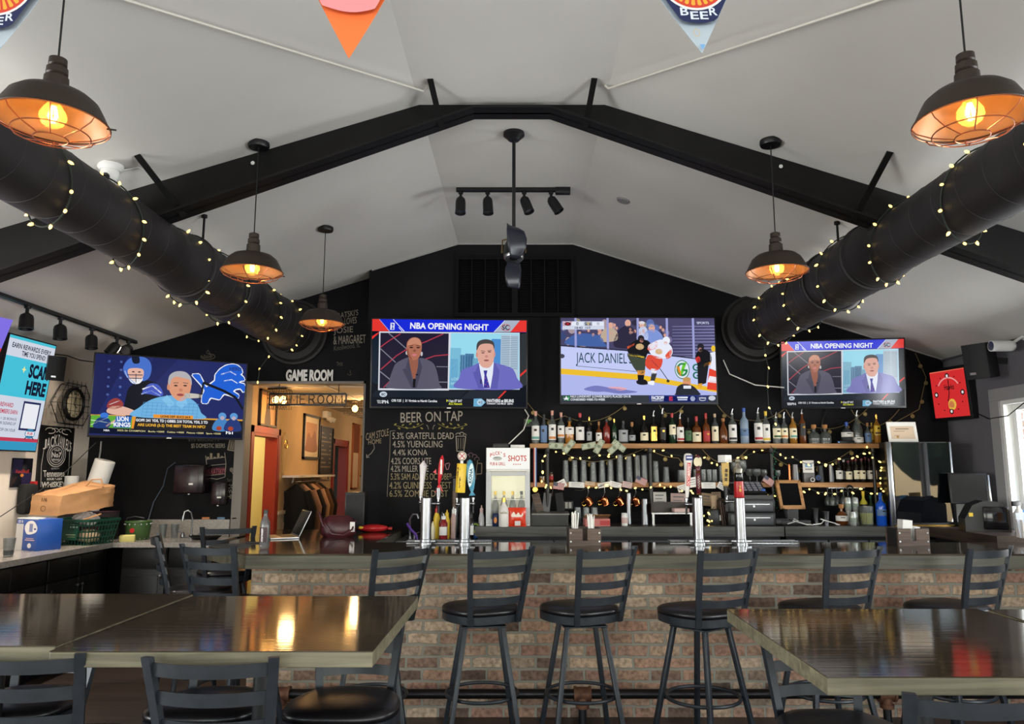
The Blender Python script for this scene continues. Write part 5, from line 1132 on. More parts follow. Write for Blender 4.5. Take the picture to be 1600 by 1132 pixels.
def bar_stool_parts(t, seat_angle, base_angle, drop=0):
    Rb, Rs = RZ(base_angle), Matrix.Translation((0, 0, -drop)) @ RZ(seat_angle)
    for sx, sy in ((-1, -1), (1, -1), (1, 1), (-1, 1)):
        a, b = Rb @ Vector((sx*.111, sy*.111, .69-drop)), Rb @ Vector((sx*.215, sy*.215, .004))
        MB().bar(a, b, .028, .028, Rb @ Vector((0, 1, 0)), .003).cyl(b, b-Vector((0, 0, .004)), .02).build('leg', m_metal, t)
    MB().torus((0, 0, .30-drop*.35), .212-.02*(drop > 0), .0105, None, 40, 8).build('foot_ring', m_metal, t)
    mb = MB().cbox((0, 0, .696-drop), (.26, .26, .008), Rb.to_3x3(), .002).cbox((0, 0, .716-drop), (.18, .18, .016), RZ(seat_angle).to_3x3(), .002)
    mb.cyl((0, 0, .697-drop), (0, 0, .712-drop), .08); mb.build('swivel_plate', m_metal, t)
    # D-shaped seat: wide and square in front, narrower and rounded at the back
    def outline(g, n=44):
        out = []
        for i in range(n):
            th = 2*PI*i/n; c, s = math.cos(th), math.sin(th); e = .56
            x = math.copysign(abs(c)**e, c)*(.226+g); y = math.copysign(abs(s)**(.62 if s > 0 else .8), s)*(.205+g)
            x *= 1-.16*max(0, -y/.2); out.append((x, y))
        return out
    def rings(mb, lv):
        v = []; n = 44
        for z, g, sc in lv: v += [Rs @ Vector((x*sc, y*sc, z)) for x, y in outline(g)]
        f = [(j*n+i, j*n+(i+1) % n, (j+1)*n+(i+1) % n, (j+1)*n+i) for j in range(len(lv)-1) for i in range(n)]
        f += [tuple(range(n-1, -1, -1)), tuple(range((len(lv)-1)*n, len(lv)*n))]; mb._new(v, f); return mb
    rings(MB(), [(.724, 0, 1), (.768, .002, 1), (.770, -.006, 1)]).build('seat_frame', m_metal, t)
    rings(MB(), [(.770, -.004, 1), (.779, .003, 1), (.789, .003, 1), (.799, -.004, 1), (.808, 0, .90), (.815, 0, .72), (.819, 0, .45), (.820, 0, .15)]).build('seat', m_vinyl, t, 60)
    zs = [.735, .86, .95, 1.04, 1.128]
    def post(z): k = (z-.73)/.435; return .150+.044*k, -.185-.085*k-.02*k*k
    for s in (-1, 1):
        mb = MB(); P = []
        for z in (.724, .80, .90, 1.0, 1.1, 1.165): x, y = post(z); P.append(Rs @ Vector((s*x, y, z)))
        n = len(P); vv = []
        R3 = Rs.to_3x3(); ax = R3 @ Vector((1, s*.35, 0)).normalized(); ay = R3 @ Vector((-s*.35, 1, 0)).normalized()
        for p in P:
            for a, b in ((-1, -1), (1, -1), (1, 1), (-1, 1)): vv.append(p+ax*(.016*a)+ay*(.011*b))
        mb._new(vv, [(j*4+i, j*4+(i+1) % 4, (j+1)*4+(i+1) % 4, (j+1)*4+i) for j in range(n-1) for i in range(4)]+[(3, 2, 1, 0), tuple(range((n-1)*4, n*4))])
        mb.build('back_post', m_metal, t, 20)
    for z in zs[1:]:
        x, y = post(z); h = .021; mb = MB(); N = 12; vv = []
        for i in range(N+1):
            u = -1+2*i/N; bow = -.046*(1-u*u)
            for dz, dd in ((-h, 0), (h, -.006), (h, -.0105), (-h, -.0045)): vv.append(Rs @ Vector((u*(x-.004), y+bow+dd+.006, z+dz)))
        mb._new(vv, [(j*4+i, j*4+(i+1) % 4, (j+1)*4+(i+1) % 4, (j+1)*4+i) for j in range(N) for i in range(4)]+[(3, 2, 1, 0), tuple(range(N*4, N*4+4))])
        mb.build('slat', m_metal, t, 40)
STOOLS = {}
def stool(x, y, seat_deg, label, base_deg=0, group='stools along the bar', drop=0):
    key = (round((seat_deg-base_deg)/2), drop)
    if key in STOOLS:
        return dup(STOOLS[key], label, (x, y, 0), math.radians(base_deg), group)
    t = thing('bar_stool', label, 'bar stool', (x, y, 0), math.radians(base_deg), group)
    bar_stool_parts(t, math.radians(seat_deg-base_deg), 0, drop); STOOLS[key] = t
    return t
stool(at(582, 950, 4.64).x, 4.64, 46, 'ladder-back bar stool at the brick bar half hidden behind the left table', 10)
stool(at(754, 950, 4.68).x, 4.68, 25, 'ladder-back bar stool in front of the bar, first fully visible from the left', 8)
stool(at(908, 950, 4.68).x, 4.68, 29, 'ladder-back bar stool in front of the rusty foot rail fitting', 9)
stool(at(1094, 950, 4.60).x, 4.60, 23, 'ladder-back bar stool whose seat is overlapped by the right table corner', 40)
stool(at(1284, 950, 4.70).x, 4.70, 21, 'ladder-back bar stool behind the right table, second from the right end', 10)
stool(at(1482, 950, 4.70).x, 4.70, 27, 'rightmost ladder-back bar stool, turned farthest sideways', 20)
stool(-1.78, 4.86, -20, 'ladder-back bar stool with its back to the viewer at the angled left bar corner', -30)
stool(-2.24, 5.38, -65, 'ladder-back bar stool seen side-on left of the angled bar corner', -50)
stool(-2.42, 6.33, 20, 'dark ladder-back bar stool deepest in the left corner, near the worktop', 10)
# ------------------------------------------------------------------ tables
def pub_table(x0, x1, y0, y1, z, label):
    t = thing('pub_table', label, 'table', ((x0+x1)/2, (y0+y1)/2, 0), 0, 'tall pub tables'); w, d = x1-x0, y1-y0
    MB().box(-w/2, -d/2, z-.003, w/2, d/2, z, 0).build('table_top', m_top, t, 0)
    MB().box(-w/2, -d/2, z-.05, w/2, d/2, z-.0035, .003).build('edge_board', m_tedge, t, 0)
    MB().cyl((0, 0, .03), (0, 0, z-.06), .038).cyl((0, 0, z-.075), (0, 0, z-.05), .20, .20).build('column', m_blk, t)
    mb = MB()
    for k in range(4): mb.bar(RZ(PI/2*k+PI/4) @ Vector((.02, 0, .035)), RZ(PI/2*k+PI/4) @ Vector((.40, 0, .018)), .07, .03, (0, 0, 1), .008)
    mb.build('foot', m_blk, t); return t
m_tedge = wood('worn_oak_edge', (82, 78, 62), (124, 118, 96), 'X', .4, 0, .8, .25)
TZ = 1.045
q = [atz(72, 1020, TZ), atz(585, 1018, TZ), atz(648, 932, TZ)]
lx0, lx1, ly0, ly1 = q[0].x, q[1].x-.005, q[1].y, q[2].y
pub_table(lx0, lx1, ly0, ly1, TZ, 'tall wooden pub table in the left foreground with orange reflections')
pub_table(lx0-1.07, lx0-.012, ly0+.05, ly1+.03, TZ+.005, 'tall wooden pub table cut by the left edge of the view')
q = [atz(1300, 1058, TZ), atz(1130, 952, TZ), atz(1540, 955, TZ)]
rx0, rx1, ry0, ry1 = (q[0].x+q[1].x)/2, q[2].x-.01, q[0].y, q[1].y
pub_table(rx0, rx1, ry0, ry1, TZ, 'tall wooden pub table in the right foreground with a red reflection')
pub_table(rx1+.02, rx1+1.08, ry0-.05, ry1-.04, TZ+.005, 'tall wooden pub table cut by the right edge of the view')
G = 'stools around the pub tables'; DR = .125
def backed(px, y, label, rz=0):       # back at the table edge, Y = y
    x = at(px, 1030, y).x; s = 1 if rz < 90 else -1
    stool(x, y+s*.285, rz, label, 0 if rz < 90 else 180, G, DR)
backed(330, ly0-.05, 'ladder-back stool in the foreground with its back to the viewer at the left table')
backed(30, ly0+.0, 'ladder-back stool in the foreground cut by the left edge of the view')
backed(1532, ry0-.13, 'ladder-back stool in the bottom right foreground, cut by the lower edge')
backed(563, ly1+.02, 'stool facing the viewer under the far right end of the left table', 180)
backed(372, ly1+.02, 'stool facing the viewer under the left half of the left table', 180)
backed(100, ly1+.04, 'stool facing the viewer under the table cut by the left edge', 180)
backed(1262, ry1+.02, 'stool facing the viewer under the near end of the right table', 180)

# ------------------------------------------------------------------ things on the bar
def onbar(px, py): return atz(px, py, BZ)
def tower(px, label):
    p = at(px, 850, 5.62); t = thing('tap_tower', label, 'beer tap', (p.x, 5.62, BZ), 0, 'beer tap towers'); zt = at(px, 778, 5.62).z-BZ
    MB().lathe([(0, 0), (.052, 0), (.052, .012), (.044, .016), (.044, .035), (.039, .038), (.039, zt-.004), (.036, zt), (0, zt)], n=30).build('column', m_chrome, t)
    MB().box(-.075, -.02, .014, .075, .02, .03, .003).build('clamp', m_chrome, t)
    return t, zt
def faucet(t, x, z, d=1):
    return MB().cyl((0, 0, z), (x, .03, z), .010).sph((x, .03, z), .017).cyl((x, .03, z), (x, .045, z-.07), .010, .008).cyl((x, .03, z), (x, .03, z+.035), .009).cyl((x, .03, z+.03), (x, .03, z+.045), .014).build('faucet', m_chrome, t)
def hz(px, py): return at(px, py, 5.62)
t, zt = tower(665, 'steel beer tap tower on the left with a white tap handle')
q0, q1 = hz(656, 773), hz(660, 716); faucet(t, -.045, zt-.035)
MB().lathe([(.010, 0), (.013, .02), (.016, .08), (.024, .20), (.029, .225), (.0, .262)], (-.045, .03, zt+.012), 12, Matrix.Rotation(.06, 4, 'Y')).build('tap_handle', mat('white_ceramic', (214, 210, 212), .35), t)['label'] = 'white tapering tap handle'
faucet(t, .085, zt-.045); r_ = Matrix.Rotation(.10, 4, 'Y')
h = MB().lathe([(.012, .0), (.014, .02), (.006, .035), (.016, .07), (.024, .13), (.025, .18), (.018, .225), (.006, .25), (0, .253)], (.085, .03, zt+.06), 14, r_ @ Matrix.Diagonal((.8, 1, 1, 1))).prism([(-.02, .15), (-.042, .125), (-.016, .115)], .02, .032, Matrix.Translation((.085, 0, zt+.06)) @ RX(PI/2) @ Matrix.Translation((0, 0, -.055))).prism([(-.01, .0), (-.03, -.03), (.02, -.012), (.035, -.026), (.014, .03)], .02, .032, Matrix.Translation((.085, 0, zt+.065)) @ RX(PI/2) @ Matrix.Translation((0, 0, -.055))).build('tap_handle', mat('red_enamel', (196, 34, 46), .3), t); h['label'] = 'red shark shaped tap handle'
MB().cyl((.085, .03, zt+.0), (.085, .03, zt+.07), .016, .02).build('ferrule', m_chrome, h)
MB().box(.098, .005, zt+.17, .112, .03, zt+.28, .004, None).build('belly', m_white, h)
t, zt = tower(726, 'steel beer tap tower with a yellow block handle and a blue fish shaped handle')
faucet(t, -.06, zt-.05); mb = MB().box(-.031, -.022, 0, .031, .022, .215, .003, Matrix.Translation((-.040, .03, zt+.035)) @ Matrix.Rotation(.05, 4, 'Y') @ RZ(.5)); h = mb.build('tap_handle', m_yel, t); h['label'] = 'yellow block tap handle with a round white badge'
MB().cyl((-.03, .03, zt+.25), (-.03, .03, zt+.27), .012).lathe([(0, -.012), (.028, -.010), (.034, 0), (.028, .010), (0, .012)], (-.028, .03, zt+.305), 20, RX(PI/2)).build('badge', m_white, h)
p = Pic(ident); p.text('Pacifico', -.075, .010, .075, -.014, (90, 66, 40), .03); ob = p.build('print', M_PRINT, h, (-.045, -.0005, zt+.145), (.05, 0, -1), (1, 0, .05)); 
p = Pic(ident); p.line([(-.018, -.018), (.018, .018)], .006, (190, 60, 60)).line([(-.018, .018), (.018, -.018)], .006, (190, 60, 60)).arc(0, 0, .027, .027, 0, 2*PI, .005, (170, 130, 90)); p.build('badge_print', M_PRINT, h, (-.028, .0175, zt+.305))
faucet(t, .055, zt-.045); h = MB().lathe([(.018, 0), (.024, -.006), (.008, .02), (.018, .045), (.029, .10), (.032, .15), (.028, .21), (.016, .25), (0, .262)], (.05, .03, zt+.02), 16, Matrix.Rotation(-.08, 4, 'Y') @ Matrix.Diagonal((1, .55, 1, 1))).build('tap_handle', mat('sea_blue_enamel', (70, 140, 170), .3), t); h['label'] = 'blue surfboard shaped tap handle with a fish tail'
p = Pic(ident); p.ell(0, 0, .088, .019, (206, 226, 228)).up(); p.text('KONA', -.06, .012, .05, -.012, (30, 80, 110), .03); p.build('print', M_PRINT, h, (.039, .0095, zt+.165), (.08, 0, 1), (-1, 0, .08))
t, zt = tower(1092, 'steel beer tap tower right of centre with white-red and maroon handles')
faucet(t, -.075, zt-.05); h = MB().lathe([(.011, 0), (.014, .03), (.019, .10), (.027, .22), (.034, .28), (.03, .315), (.018, .325), (0, .326)], (-.07, .03, zt+.0), 12, Matrix.Rotation(.06, 4, 'Y') @ Matrix.Diagonal((1, .6, 1, 1))).build('tap_handle', mat('white_glaze', (216, 212, 208), .35), t); h['label'] = 'white tap handle with a red lettered stripe and blue top'
p = Pic(ident); p.rect(-.085, .015, .085, -.011, (196, 40, 44)).up(); p.text('OCTOBERFEST', -.08, .011, .08, -.008, (240, 232, 226), .03); p.build('print', M_PRINT, h, (-.055, .0075, zt+.17), (.06, 0, 1), (-1, 0, .06))
p = Pic(ident); p.rect(-.026, -.014, .026, .022, (34, 50, 120)).up(); p.rect(-.020, .0, .020, .012, (206, 210, 226)); p.build('badge_print', M_PRINT, h, (-.048, .0075, zt+.288))
faucet(t, .03, zt-.03); h = MB().lathe([(.014, 0), (.018, .012), (.014, .02), (.018, .03), (.019, .15), (.014, .165), (.019, .172), (.016, .18), (.02, .20), (.024, .24), (.02, .285), (.006, .295), (0, .30)], (.018, .03, zt+.02), 14).build('tap_handle', mat('maroon_lacquer', (84, 22, 34), .25), t); h['label'] = 'maroon turned tap handle with cream oval badges'
for a in (-.6, .9): MB().lathe([(0, .02), (.026, .02), (.028, .012), (0, .012)], (.018, .03, zt+.262), 20, RZ(a) @ RX(PI/2) @ Matrix.Diagonal((.85, 1.25, 1.2, 1))).build('badge', m_cream, h)
MB().lathe([(.019, 0), (.0215, .003), (.019, .006)], (.018, .03, zt+.182), 16).lathe([(.015, 0), (.02, .004), (.016, .01)], (.018, .03, zt+.018), 16).build('gold_ring', m_brass, h)
p = Pic(ident); p.line([(-.05+.006*k, .006*math.sin(k*1.9)) for k in range(17)], .0022, (216, 200, 180)); p.build('print', M_PRINT, h, (.018, .0105, zt+.115), (0, 0, 1), (-1, 0, 0))
t, zt = tower(1158, 'rightmost steel beer tap tower with a gold handle and a red bottle-shaped handle')
faucet(t, -.085, zt-.03); h = MB().lathe([(.012, 0), (.016, .05), (.018, .06), (.03, .075), (.038, .19), (.038, .235), (0, .236)], (-.088, .03, zt+.02), 4, RZ(.6)).build('tap_handle', mat('gold_enamel', (186, 154, 80), .35), t, 20); h['label'] = 'gold tapered tap handle with a square top'
MB().box(-.036, -.036, 0, .036, .036, .055, .004, Matrix.Translation((-.088, .03, zt+.258)) @ RZ(.6)).build('square_cap', m_white, h); MB().cyl((-.088, .03, zt), (-.088, .03, zt+.085), .014, .018).build('ferrule', m_blk, h)
p = Pic(ident); p.rect(-.045, .010, -.02, -.009, (70, 54, 30)).rect(-.012, .010, .012, -.009, (70, 54, 30)).rect(.02, .010, .045, -.009, (70, 54, 30)); p.build('print', M_PRINT, h, (-.09, -.0015, zt+.165), (-.08, 0, -1), (1, 0, -.08))
h = MB().lathe([(.036, .0), (.04, .004), (.036, .012), (.035, .09), (.033, .118), (0, .118)], (.0, .0, zt+.001), 20).build('tap_handle', mat('red_lacquer', (166, 26, 30), .3), t); h['label'] = 'red and black bottle-shaped tap handle'
MB().lathe([(.033, .118), (.036, .124), (.033, .13), (.032, .17), (.034, .18), (0, .18)], (0, 0, zt+.001), 20).build('collar', m_blkgloss, h); MB().lathe([(.028, .18), (.032, .21), (.02, .23), (.012, .25), (.02, .262), (.016, .28), (0, .285)], (0, 0, zt+.001), 16).build('crystal_top', mat('silvery_plastic', (170, 165, 150), .2, .7), h)
p = Pic(ident); p.poly([(-.012, .03), (0, .016), (.012, .03), (.004, .008), (-.004, .008)], (196, 160, 70)).rect(-.008, 0, .008, -.02, (196, 160, 70)); p.build('print', M_PRINT, h, (0, -.036, zt+.065))
for x0, x1, lab in ((636, 768, 'low drip tray with chrome rails between the left pair of tap towers'), (1046, 1245, 'low drip tray with chrome rails between the right pair of tap towers')):
    a, b = at(x0, 849, 5.70).x, at(x1, 849, 5.70).x; t = thing('drip_tray', lab, 'drip tray', ((a+b)/2, 5.70, BZ)); w = b-a
    MB().box(-w/2, -.03, 0, w/2, .05, .004, .001).build('tray', m_steel, t)
    for y in (-.026, .044): MB().cyl((-w/2, y, .016), (w/2, y, .016), .006).build('rail', m_chrome, t)
    mb = MB()
    for k in range(30): mb.box(-w/2+w*(k+.3)/30, -.018, .005, -w/2+w*(k+.55)/30, .038, .008)
    mb.build('grate', m_blk, t)
# caddies
def caddy(px, label, straws):
    p = onbar(px, 848); t = thing('napkin_caddy', label, 'caddy', (p.x, 5.58, BZ), .05, 'wooden napkin caddies on the bar'); w, d, h = .115, .085, .12
    MB().box(-w, -d, 0, -.018, -d+.018, h).box(.018, -d, 0, w, -d+.018, h).box(-.018, -d, 0, .018, -d+.018, .035).build('front_board', m_caddy, t, 0)
    MB().box(-w, d-.018, 0, w, d, h).build('back_board', m_caddy, t, 0)
    for s in (-1, 1): MB().box(s*w-.018 if s > 0 else -w, -d+.019, 0, w if s > 0 else -w+.018, d-.019, h).build('side_board', mat('black_stained_board', (30, 27, 26), .6), t, 0)
    MB().box(-w+.019, -d+.019, 0, w-.019, d-.019, .01).build('floor_board', m_caddy, t, 0)
    mb = MB()
    for x in (-w+.012, w-.012):
        for z in (.03, h-.03): mb.cyl((x, -d-.002, z), (x, -d+.002, z), .006)
    mb.build('screw_heads', m_steel, t)
    return t, p
t, p = caddy(909, 'wooden caddy with straws standing on the bar below the hockey television', 1)
def straws(x, y, z, label, n=14, h=.2):
    s = thing('straw_bundle', label, 'straws', (x, y, z)); rnd = random.Random(int(x*100)+50); mb = MB()
    for k in range(n):
        a = rnd.uniform(0, 6.28); r = rnd.uniform(0, .018); mb.cyl((r*math.cos(a), r*math.sin(a), 0), (1.6*r*math.cos(a)+rnd.uniform(-.008, .008), 1.6*r*math.sin(a), h+rnd.uniform(-.02, .02)), .0042, None, 6)
    mb.build('straws', m_paper, s, 0)
straws(p.x-.068, 5.595, BZ+.011, 'bundle of wrapped straws in the left side of the bar caddy', 18, .21); straws(p.x+.06, 5.595, BZ+.011, 'bundle of wrapped straws in the right side of the bar caddy', 14, .19)
t, p = caddy(1400, 'wooden caddy with white napkins on the bar near its right end', 1)
t2 = thing('napkin_stack', 'white paper napkins standing in the right bar caddy', 'napkins', (p.x, 5.585, BZ+.011)); MB().box(-.05, -.03, 0, .02, .05, .165, 0, RY(.08)).build('napkins', m_paper, t2, 0); MB().box(.03, -.03, 0, .06, .05, .13, 0, RY(.2)).build('loose_napkins', m_paper, t2, 0)
# left end of the bar: bottle, laptop, bag, bag of food, mixer box
p = onbar(403, 862); t = thing('water_bottle', 'tall clear water bottle on the bar end in front of the red door', 'bottle', (p.x, p.y+.12, BZ))
MB().lathe([(0, 0), (.030, 0), (.034, .008), (.034, .15), (.032, .18), (.018, .215), (.013, .225), (.013, .24), (.0115, .24), (.0115, .225), (.017, .213), (.031, .178), (.0325, .15), (.0325, .01), (0, .002)], n=24).build('bottle_body', m_glass, t); MB().lathe([(.016, 0), (.016, .028), (0, .028)], (0, 0, .238), 18).build('cap', m_blk, t)
p_ = Pic(ident); MB().lathe([(.0345, .05), (.0345, .15)], n=24, a0=-2.6, a1=-.8).build('wrap_label', mat('dark_red_wrap', (50, 26, 34), .4), t); p_.text('smartwater', -.045, .008, .045, -.008, (222, 216, 214), .02); p_.build('print', M_PRINT, t, (-.008, -.0352, .10), (0, 0, 1), (-1, 0, 0))
p = atz(460, 842, BZ); t = thing('laptop', 'open grey laptop on the far left bar end', 'laptop', (-1.93, 6.15, BZ), math.radians(-62))
MB().box(-.16, -.11, 0, .16, .11, .014, .004).build('base', m_steel, t); L_ = MB().box(-.16, -.004, 0, .16, .004, .215, .003, Matrix.Translation((0, .11, .014)) @ RX(-.42)).build('lid', m_steel, t); MB().box(-.15, -.006, .01, .15, -.0045, .205, 0, Matrix.Translation((0, .11, .014)) @ RX(-.42)).build('display', m_blkgloss, L_); MB().box(-.14, -.02, .0142, .14, .09, .0155).build('keyboard', m_blk, t)
t = thing('handbag', 'maroon leather handbag on the far left bar end', 'bag', (-1.50, 6.25, BZ), .1)
mb = MB(); N = 24; lv = [(0, .12, .055), (.03, .145, .07), (.10, .14, .06), (.15, .115, .04), (.17, .08, .022), (.172, .03, .01)]
mb._new([(a*math.copysign(abs(math.cos(2*PI*i/N))**.8, math.cos(2*PI*i/N)), b*math.sin(2*PI*i/N), z) for z, a, b in lv for i in range(N)], [(j*N+i, j*N+(i+1) % N, (j+1)*N+(i+1) % N, (j+1)*N+i) for j in range(len(lv)-1) for i in range(N)]+[tuple(range(N-1, -1, -1)), tuple(range(5*N, 6*N))])
ml = mottle(mat('maroon_leather', (64, 22, 28), .35), (56, 18, 24), (76, 28, 34), nscale=12); mb.build('bag_body', ml, t, 60)
MB().tube([(-.12, -.02, .13), (-.15, -.05, .2), (-.11, -.09, .10), (-.03, -.105, .03), (.06, -.10, .02), (.12, -.06, .06), (.14, -.01, .13)], .008, 6).build('strap', ml, t); MB().box(.10, -.05, .04, .14, -.035, .12, .004).build('side_tag', m_paper, t)
t = thing('snack_bag', 'red crinkled snack bag lying on the far bar end by the sink tap', 'bag', (-1.30, 6.72, BZ), .15)
mb = MB().sph((0, 0, .032), .1, (1.35, .7, .33), 18); rnd = random.Random(3)
for v in mb.bm.verts: v.co *= 1+rnd.uniform(-.05, .05); v.co.z = max(v.co.z, 0)
mb.build('bag_body', mat('red_film', (186, 34, 38), .25), t, 60); MB().box(-.13, -.05, .018, -.09, .02, .04, .006, RY(.1)).build('yellow_flash', m_yel, t); MB().box(.125, -.05, .02, .16, .05, .04, .004).build('crimped_end', m_redp, t)
a, b = at(555, 832, 6.86), at(583, 773, 6.86); t = thing('speaker_box', 'tall black box speaker at the wall end of the bar', 'speaker', ((a.x+b.x)/2-.06, 6.86, BZ)); MB().box(-.10, -.07, 0, .075, .08, .34, .004).build('cabinet', m_blk, t); MB().box(-.09, -.075, .02, .065, -.068, .32, .002).build('grille', mat('speaker_mesh'), t)
t = thing('phone', 'dark phone lying on the bar beside the laptop', 'phone', (-1.97, 5.72, BZ), .2); MB().box(-.08, -.04, 0, .08, .04, .009, .003).build('case', m_blk, t); MB().box(-.074, -.035, .009, .074, .035, .0098).build('display', m_blkgloss, t)
# bar-side faucet and purple hose behind the bar
t = thing('back_sink', 'steel sink ledge behind the left tap towers', 'sink', (-.55, 6.9, .0)); MB().box(-.54, -.28, .8, .12, .38, 1.0).build('ledge', m_steel, t, 0); MB().box(-.52, -.26, 0, .11, .38, .8).build('cabinet', m_cab, t, 0)
t = thing('sink_faucet', 'chrome swan-neck tap behind the snack bag', 'faucet', (-1.0, 6.85, 1.0)); MB().tube([(0, 0, 0), (0, 0, .17), (.03, -.02, .215), (.07, -.04, .215), (.085, -.05, .18)], .010, 8).cyl((0, 0, 0), (0, 0, .02), .025).build('spout', m_chrome, t); MB().cyl((.04, 0, 0), (.04, 0, .04), .012).cyl((.04, 0, .04), (.09, -.02, .06), .006).build('handle', m_chrome, t)
q = at(650, 850, 6.72); o = MB().tube([(at(636, 818, 6.7)), at(642, 828, 6.7), at(650, 836, 6.7), at(652, 846, 6.7), Vector((at(652, 846, 6.7).x, 6.7, 1.003))], .012, 8).build('purple_hose', m_purple); tag(o, 'curved purple plastic handle rising behind the bar left of the taps', 'tool')

# ------------------------------------------------------------------ bottles
def bottle_mesh(shape, r, h):
    S = {'tall': [(0, 0), (.92, 0), (1, .02), (1, .58), (.92, .66), (.50, .73), (.34, .78), (.32, .92)],
         'sloped': [(0, 0), (.92, 0), (1, .02), (.98, .50), (.7, .64), (.42, .74), (.34, .80), (.33, .92)],
         'squat': [(0, 0), (.9, 0), (1, .03), (1, .50), (.9, .60), (.45, .66), (.30, .70), (.28, .88)],
         'round': [(0, 0), (.7, 0), (.95, .08), (1, .28), (.9, .48), (.55, .60), (.26, .66), (.22, .84)],
         'wine': [(0, 0), (.95, 0), (1, .02), (1, .60), (.85, .68), (.45, .75), (.38, .80), (.38, .96)],
         'jar': [(0, 0), (.92, 0), (1, .03), (1, .80), (.8, .86), (.78, .92)]}[shape]
    return [(a*r, b*h) for a, b in S]
def gmat(name, col, rough=.06, trans=.0):
    return mat(name, col, rough, 0, trans, 1.4, spec=.7)
GL = {'clear': mat('clear_bottle_glass', (96, 102, 100), .22, 0, 0, 1.5, spec=1.0), 'dark': gmat('dark_bottle_glass', (20, 18, 17)), 'amber': gmat('whiskey_amber', (98, 52, 20)), 'lightamber': gmat('pale_amber_spirit', (170, 112, 44)),
      'green': gmat('green_bottle_glass', (24, 48, 28)), 'red': gmat('red_spirit', (120, 40, 30)), 'frost': mat('frosted_blue_glass', (150, 172, 196), .35, 0, .3), 'blue': gmat('blue_bottle_glass', (40, 70, 140)), 'gold': gmat('gold_spirit', (150, 104, 40)), 'smoke': gmat('smoky_grey_glass', (64, 68, 70)), 'yellow': gmat('yellow_mixer', (200, 190, 70)), 'steelblue': gmat('bright_blue_enamel', (24, 84, 200))}
nodes(GL['clear'])[2].inputs['Alpha'].default_value = .5
LB = {'white': m_paper, 'cream': m_cream, 'black': m_blk, 'red': mat('red_label', (168, 34, 40), .5), 'blue': mat('blue_label', (92, 120, 160), .5), 'teal': mat('teal_label', (96, 160, 150), .5), 'orange': mat('orange_label', (206, 130, 70), .5), 'gold': m_brass, 'grey': mat('grey_label', (150, 154, 158), .5), 'green': mat('green_label', (50, 92, 52), .5), 'tan': m_papertan, 'yellow': m_yel, 'brown': mat('brown_label', (92, 60, 42), .5)}
CP = {'black': m_blk, 'red': m_redp, 'white': m_white, 'gold': m_brass, 'cork': mat('cork', (168, 120, 76), .9), 'blue': m_bluep, 'yellow': m_yel, 'pink': mat('rose_cap', (206, 150, 130), .4), 'steel': m_chrome, 'wine': mat('wine_foil', (96, 28, 40), .4), 'tan': m_papertan, 'green': m_greenp}
BC = {}
def bottle(x, y, z, h, r, shape, glass, lab, cap, label, group, lz=(.14, .48), band=None, cat='bottle', ck=1.0, square=False):
    t = thing('liquor_bottle' if shape != 'wine' else 'wine_bottle', label, cat, (x, y, z), random.uniform(-.3, .3) if not square else .1, group)
    prof = bottle_mesh(shape, r, h); n = 18
    M = None; M2 = Matrix.Diagonal((1, .8, 1, 1)) if square else None
    MB().lathe(prof, n=n, M=M2).build('bottle_body', GL[glass], t, 40)
    if glass in ('clear',):
        MB().lathe([(0, .006), (r*.9, .006), (r*.93, h*.3), (0, h*.3)], n=14, M=M2).build('spirit', GL['lightamber'] if band == 'amber' else mat('clear_spirit', (120, 126, 126), .08), t, 40)
    if lab:
        o = MB().lathe([(r*1.015, h*lz[0]), (r*1.015, h*lz[1])], n=16, a0=-PI*.95, a1=-PI*.05, M=M2).build('label_wrap', LB[lab], t, 60)
        if band and band != 'amber': MB().lathe([(r*1.025, h*(lz[0]+.03)), (r*1.025, h*(lz[0]+.10))], n=12, a0=-PI*.85, a1=-PI*.15, M=M2).build('label_band', LB[band], o, 60)
        MB().box(-r*.35, -r*(.86 if square else 1.06), h*(lz[0]+.62*(lz[1]-lz[0])), r*.35, -r*(.8 if square else 1.0), h*(lz[0]+.78*(lz[1]-lz[0]))).build('label_mark', LB['black'] if lab not in ('black', 'red', 'brown') else LB['gold'], o, 0)
    rn = prof[-1][0]; zt = prof[-1][1]
    if cap == 'spout':
        MB().cyl((0, 0, zt-.002), (0, 0, zt+.012), rn*1.1).tube([(0, 0, zt+.01), (0, 0, zt+.03), (.008, -.004, zt+.055)], .0045, 6).build('pour_spout', m_steel, t)
    else:
        k = 1.25 if cap != 'cork' or shape != 'round' else 1.9
        MB().lathe([(rn*1.05, zt*.93 if cap in ('red', 'wine', 'gold', 'yellow', 'pink') else zt-.012), (rn*k, zt), (rn*k, h), (0, h)], n=14).build('stopper', CP[cap], t, 40)
    return t
SY = 7.16
SZ = at(1000, 692, 7.02).z
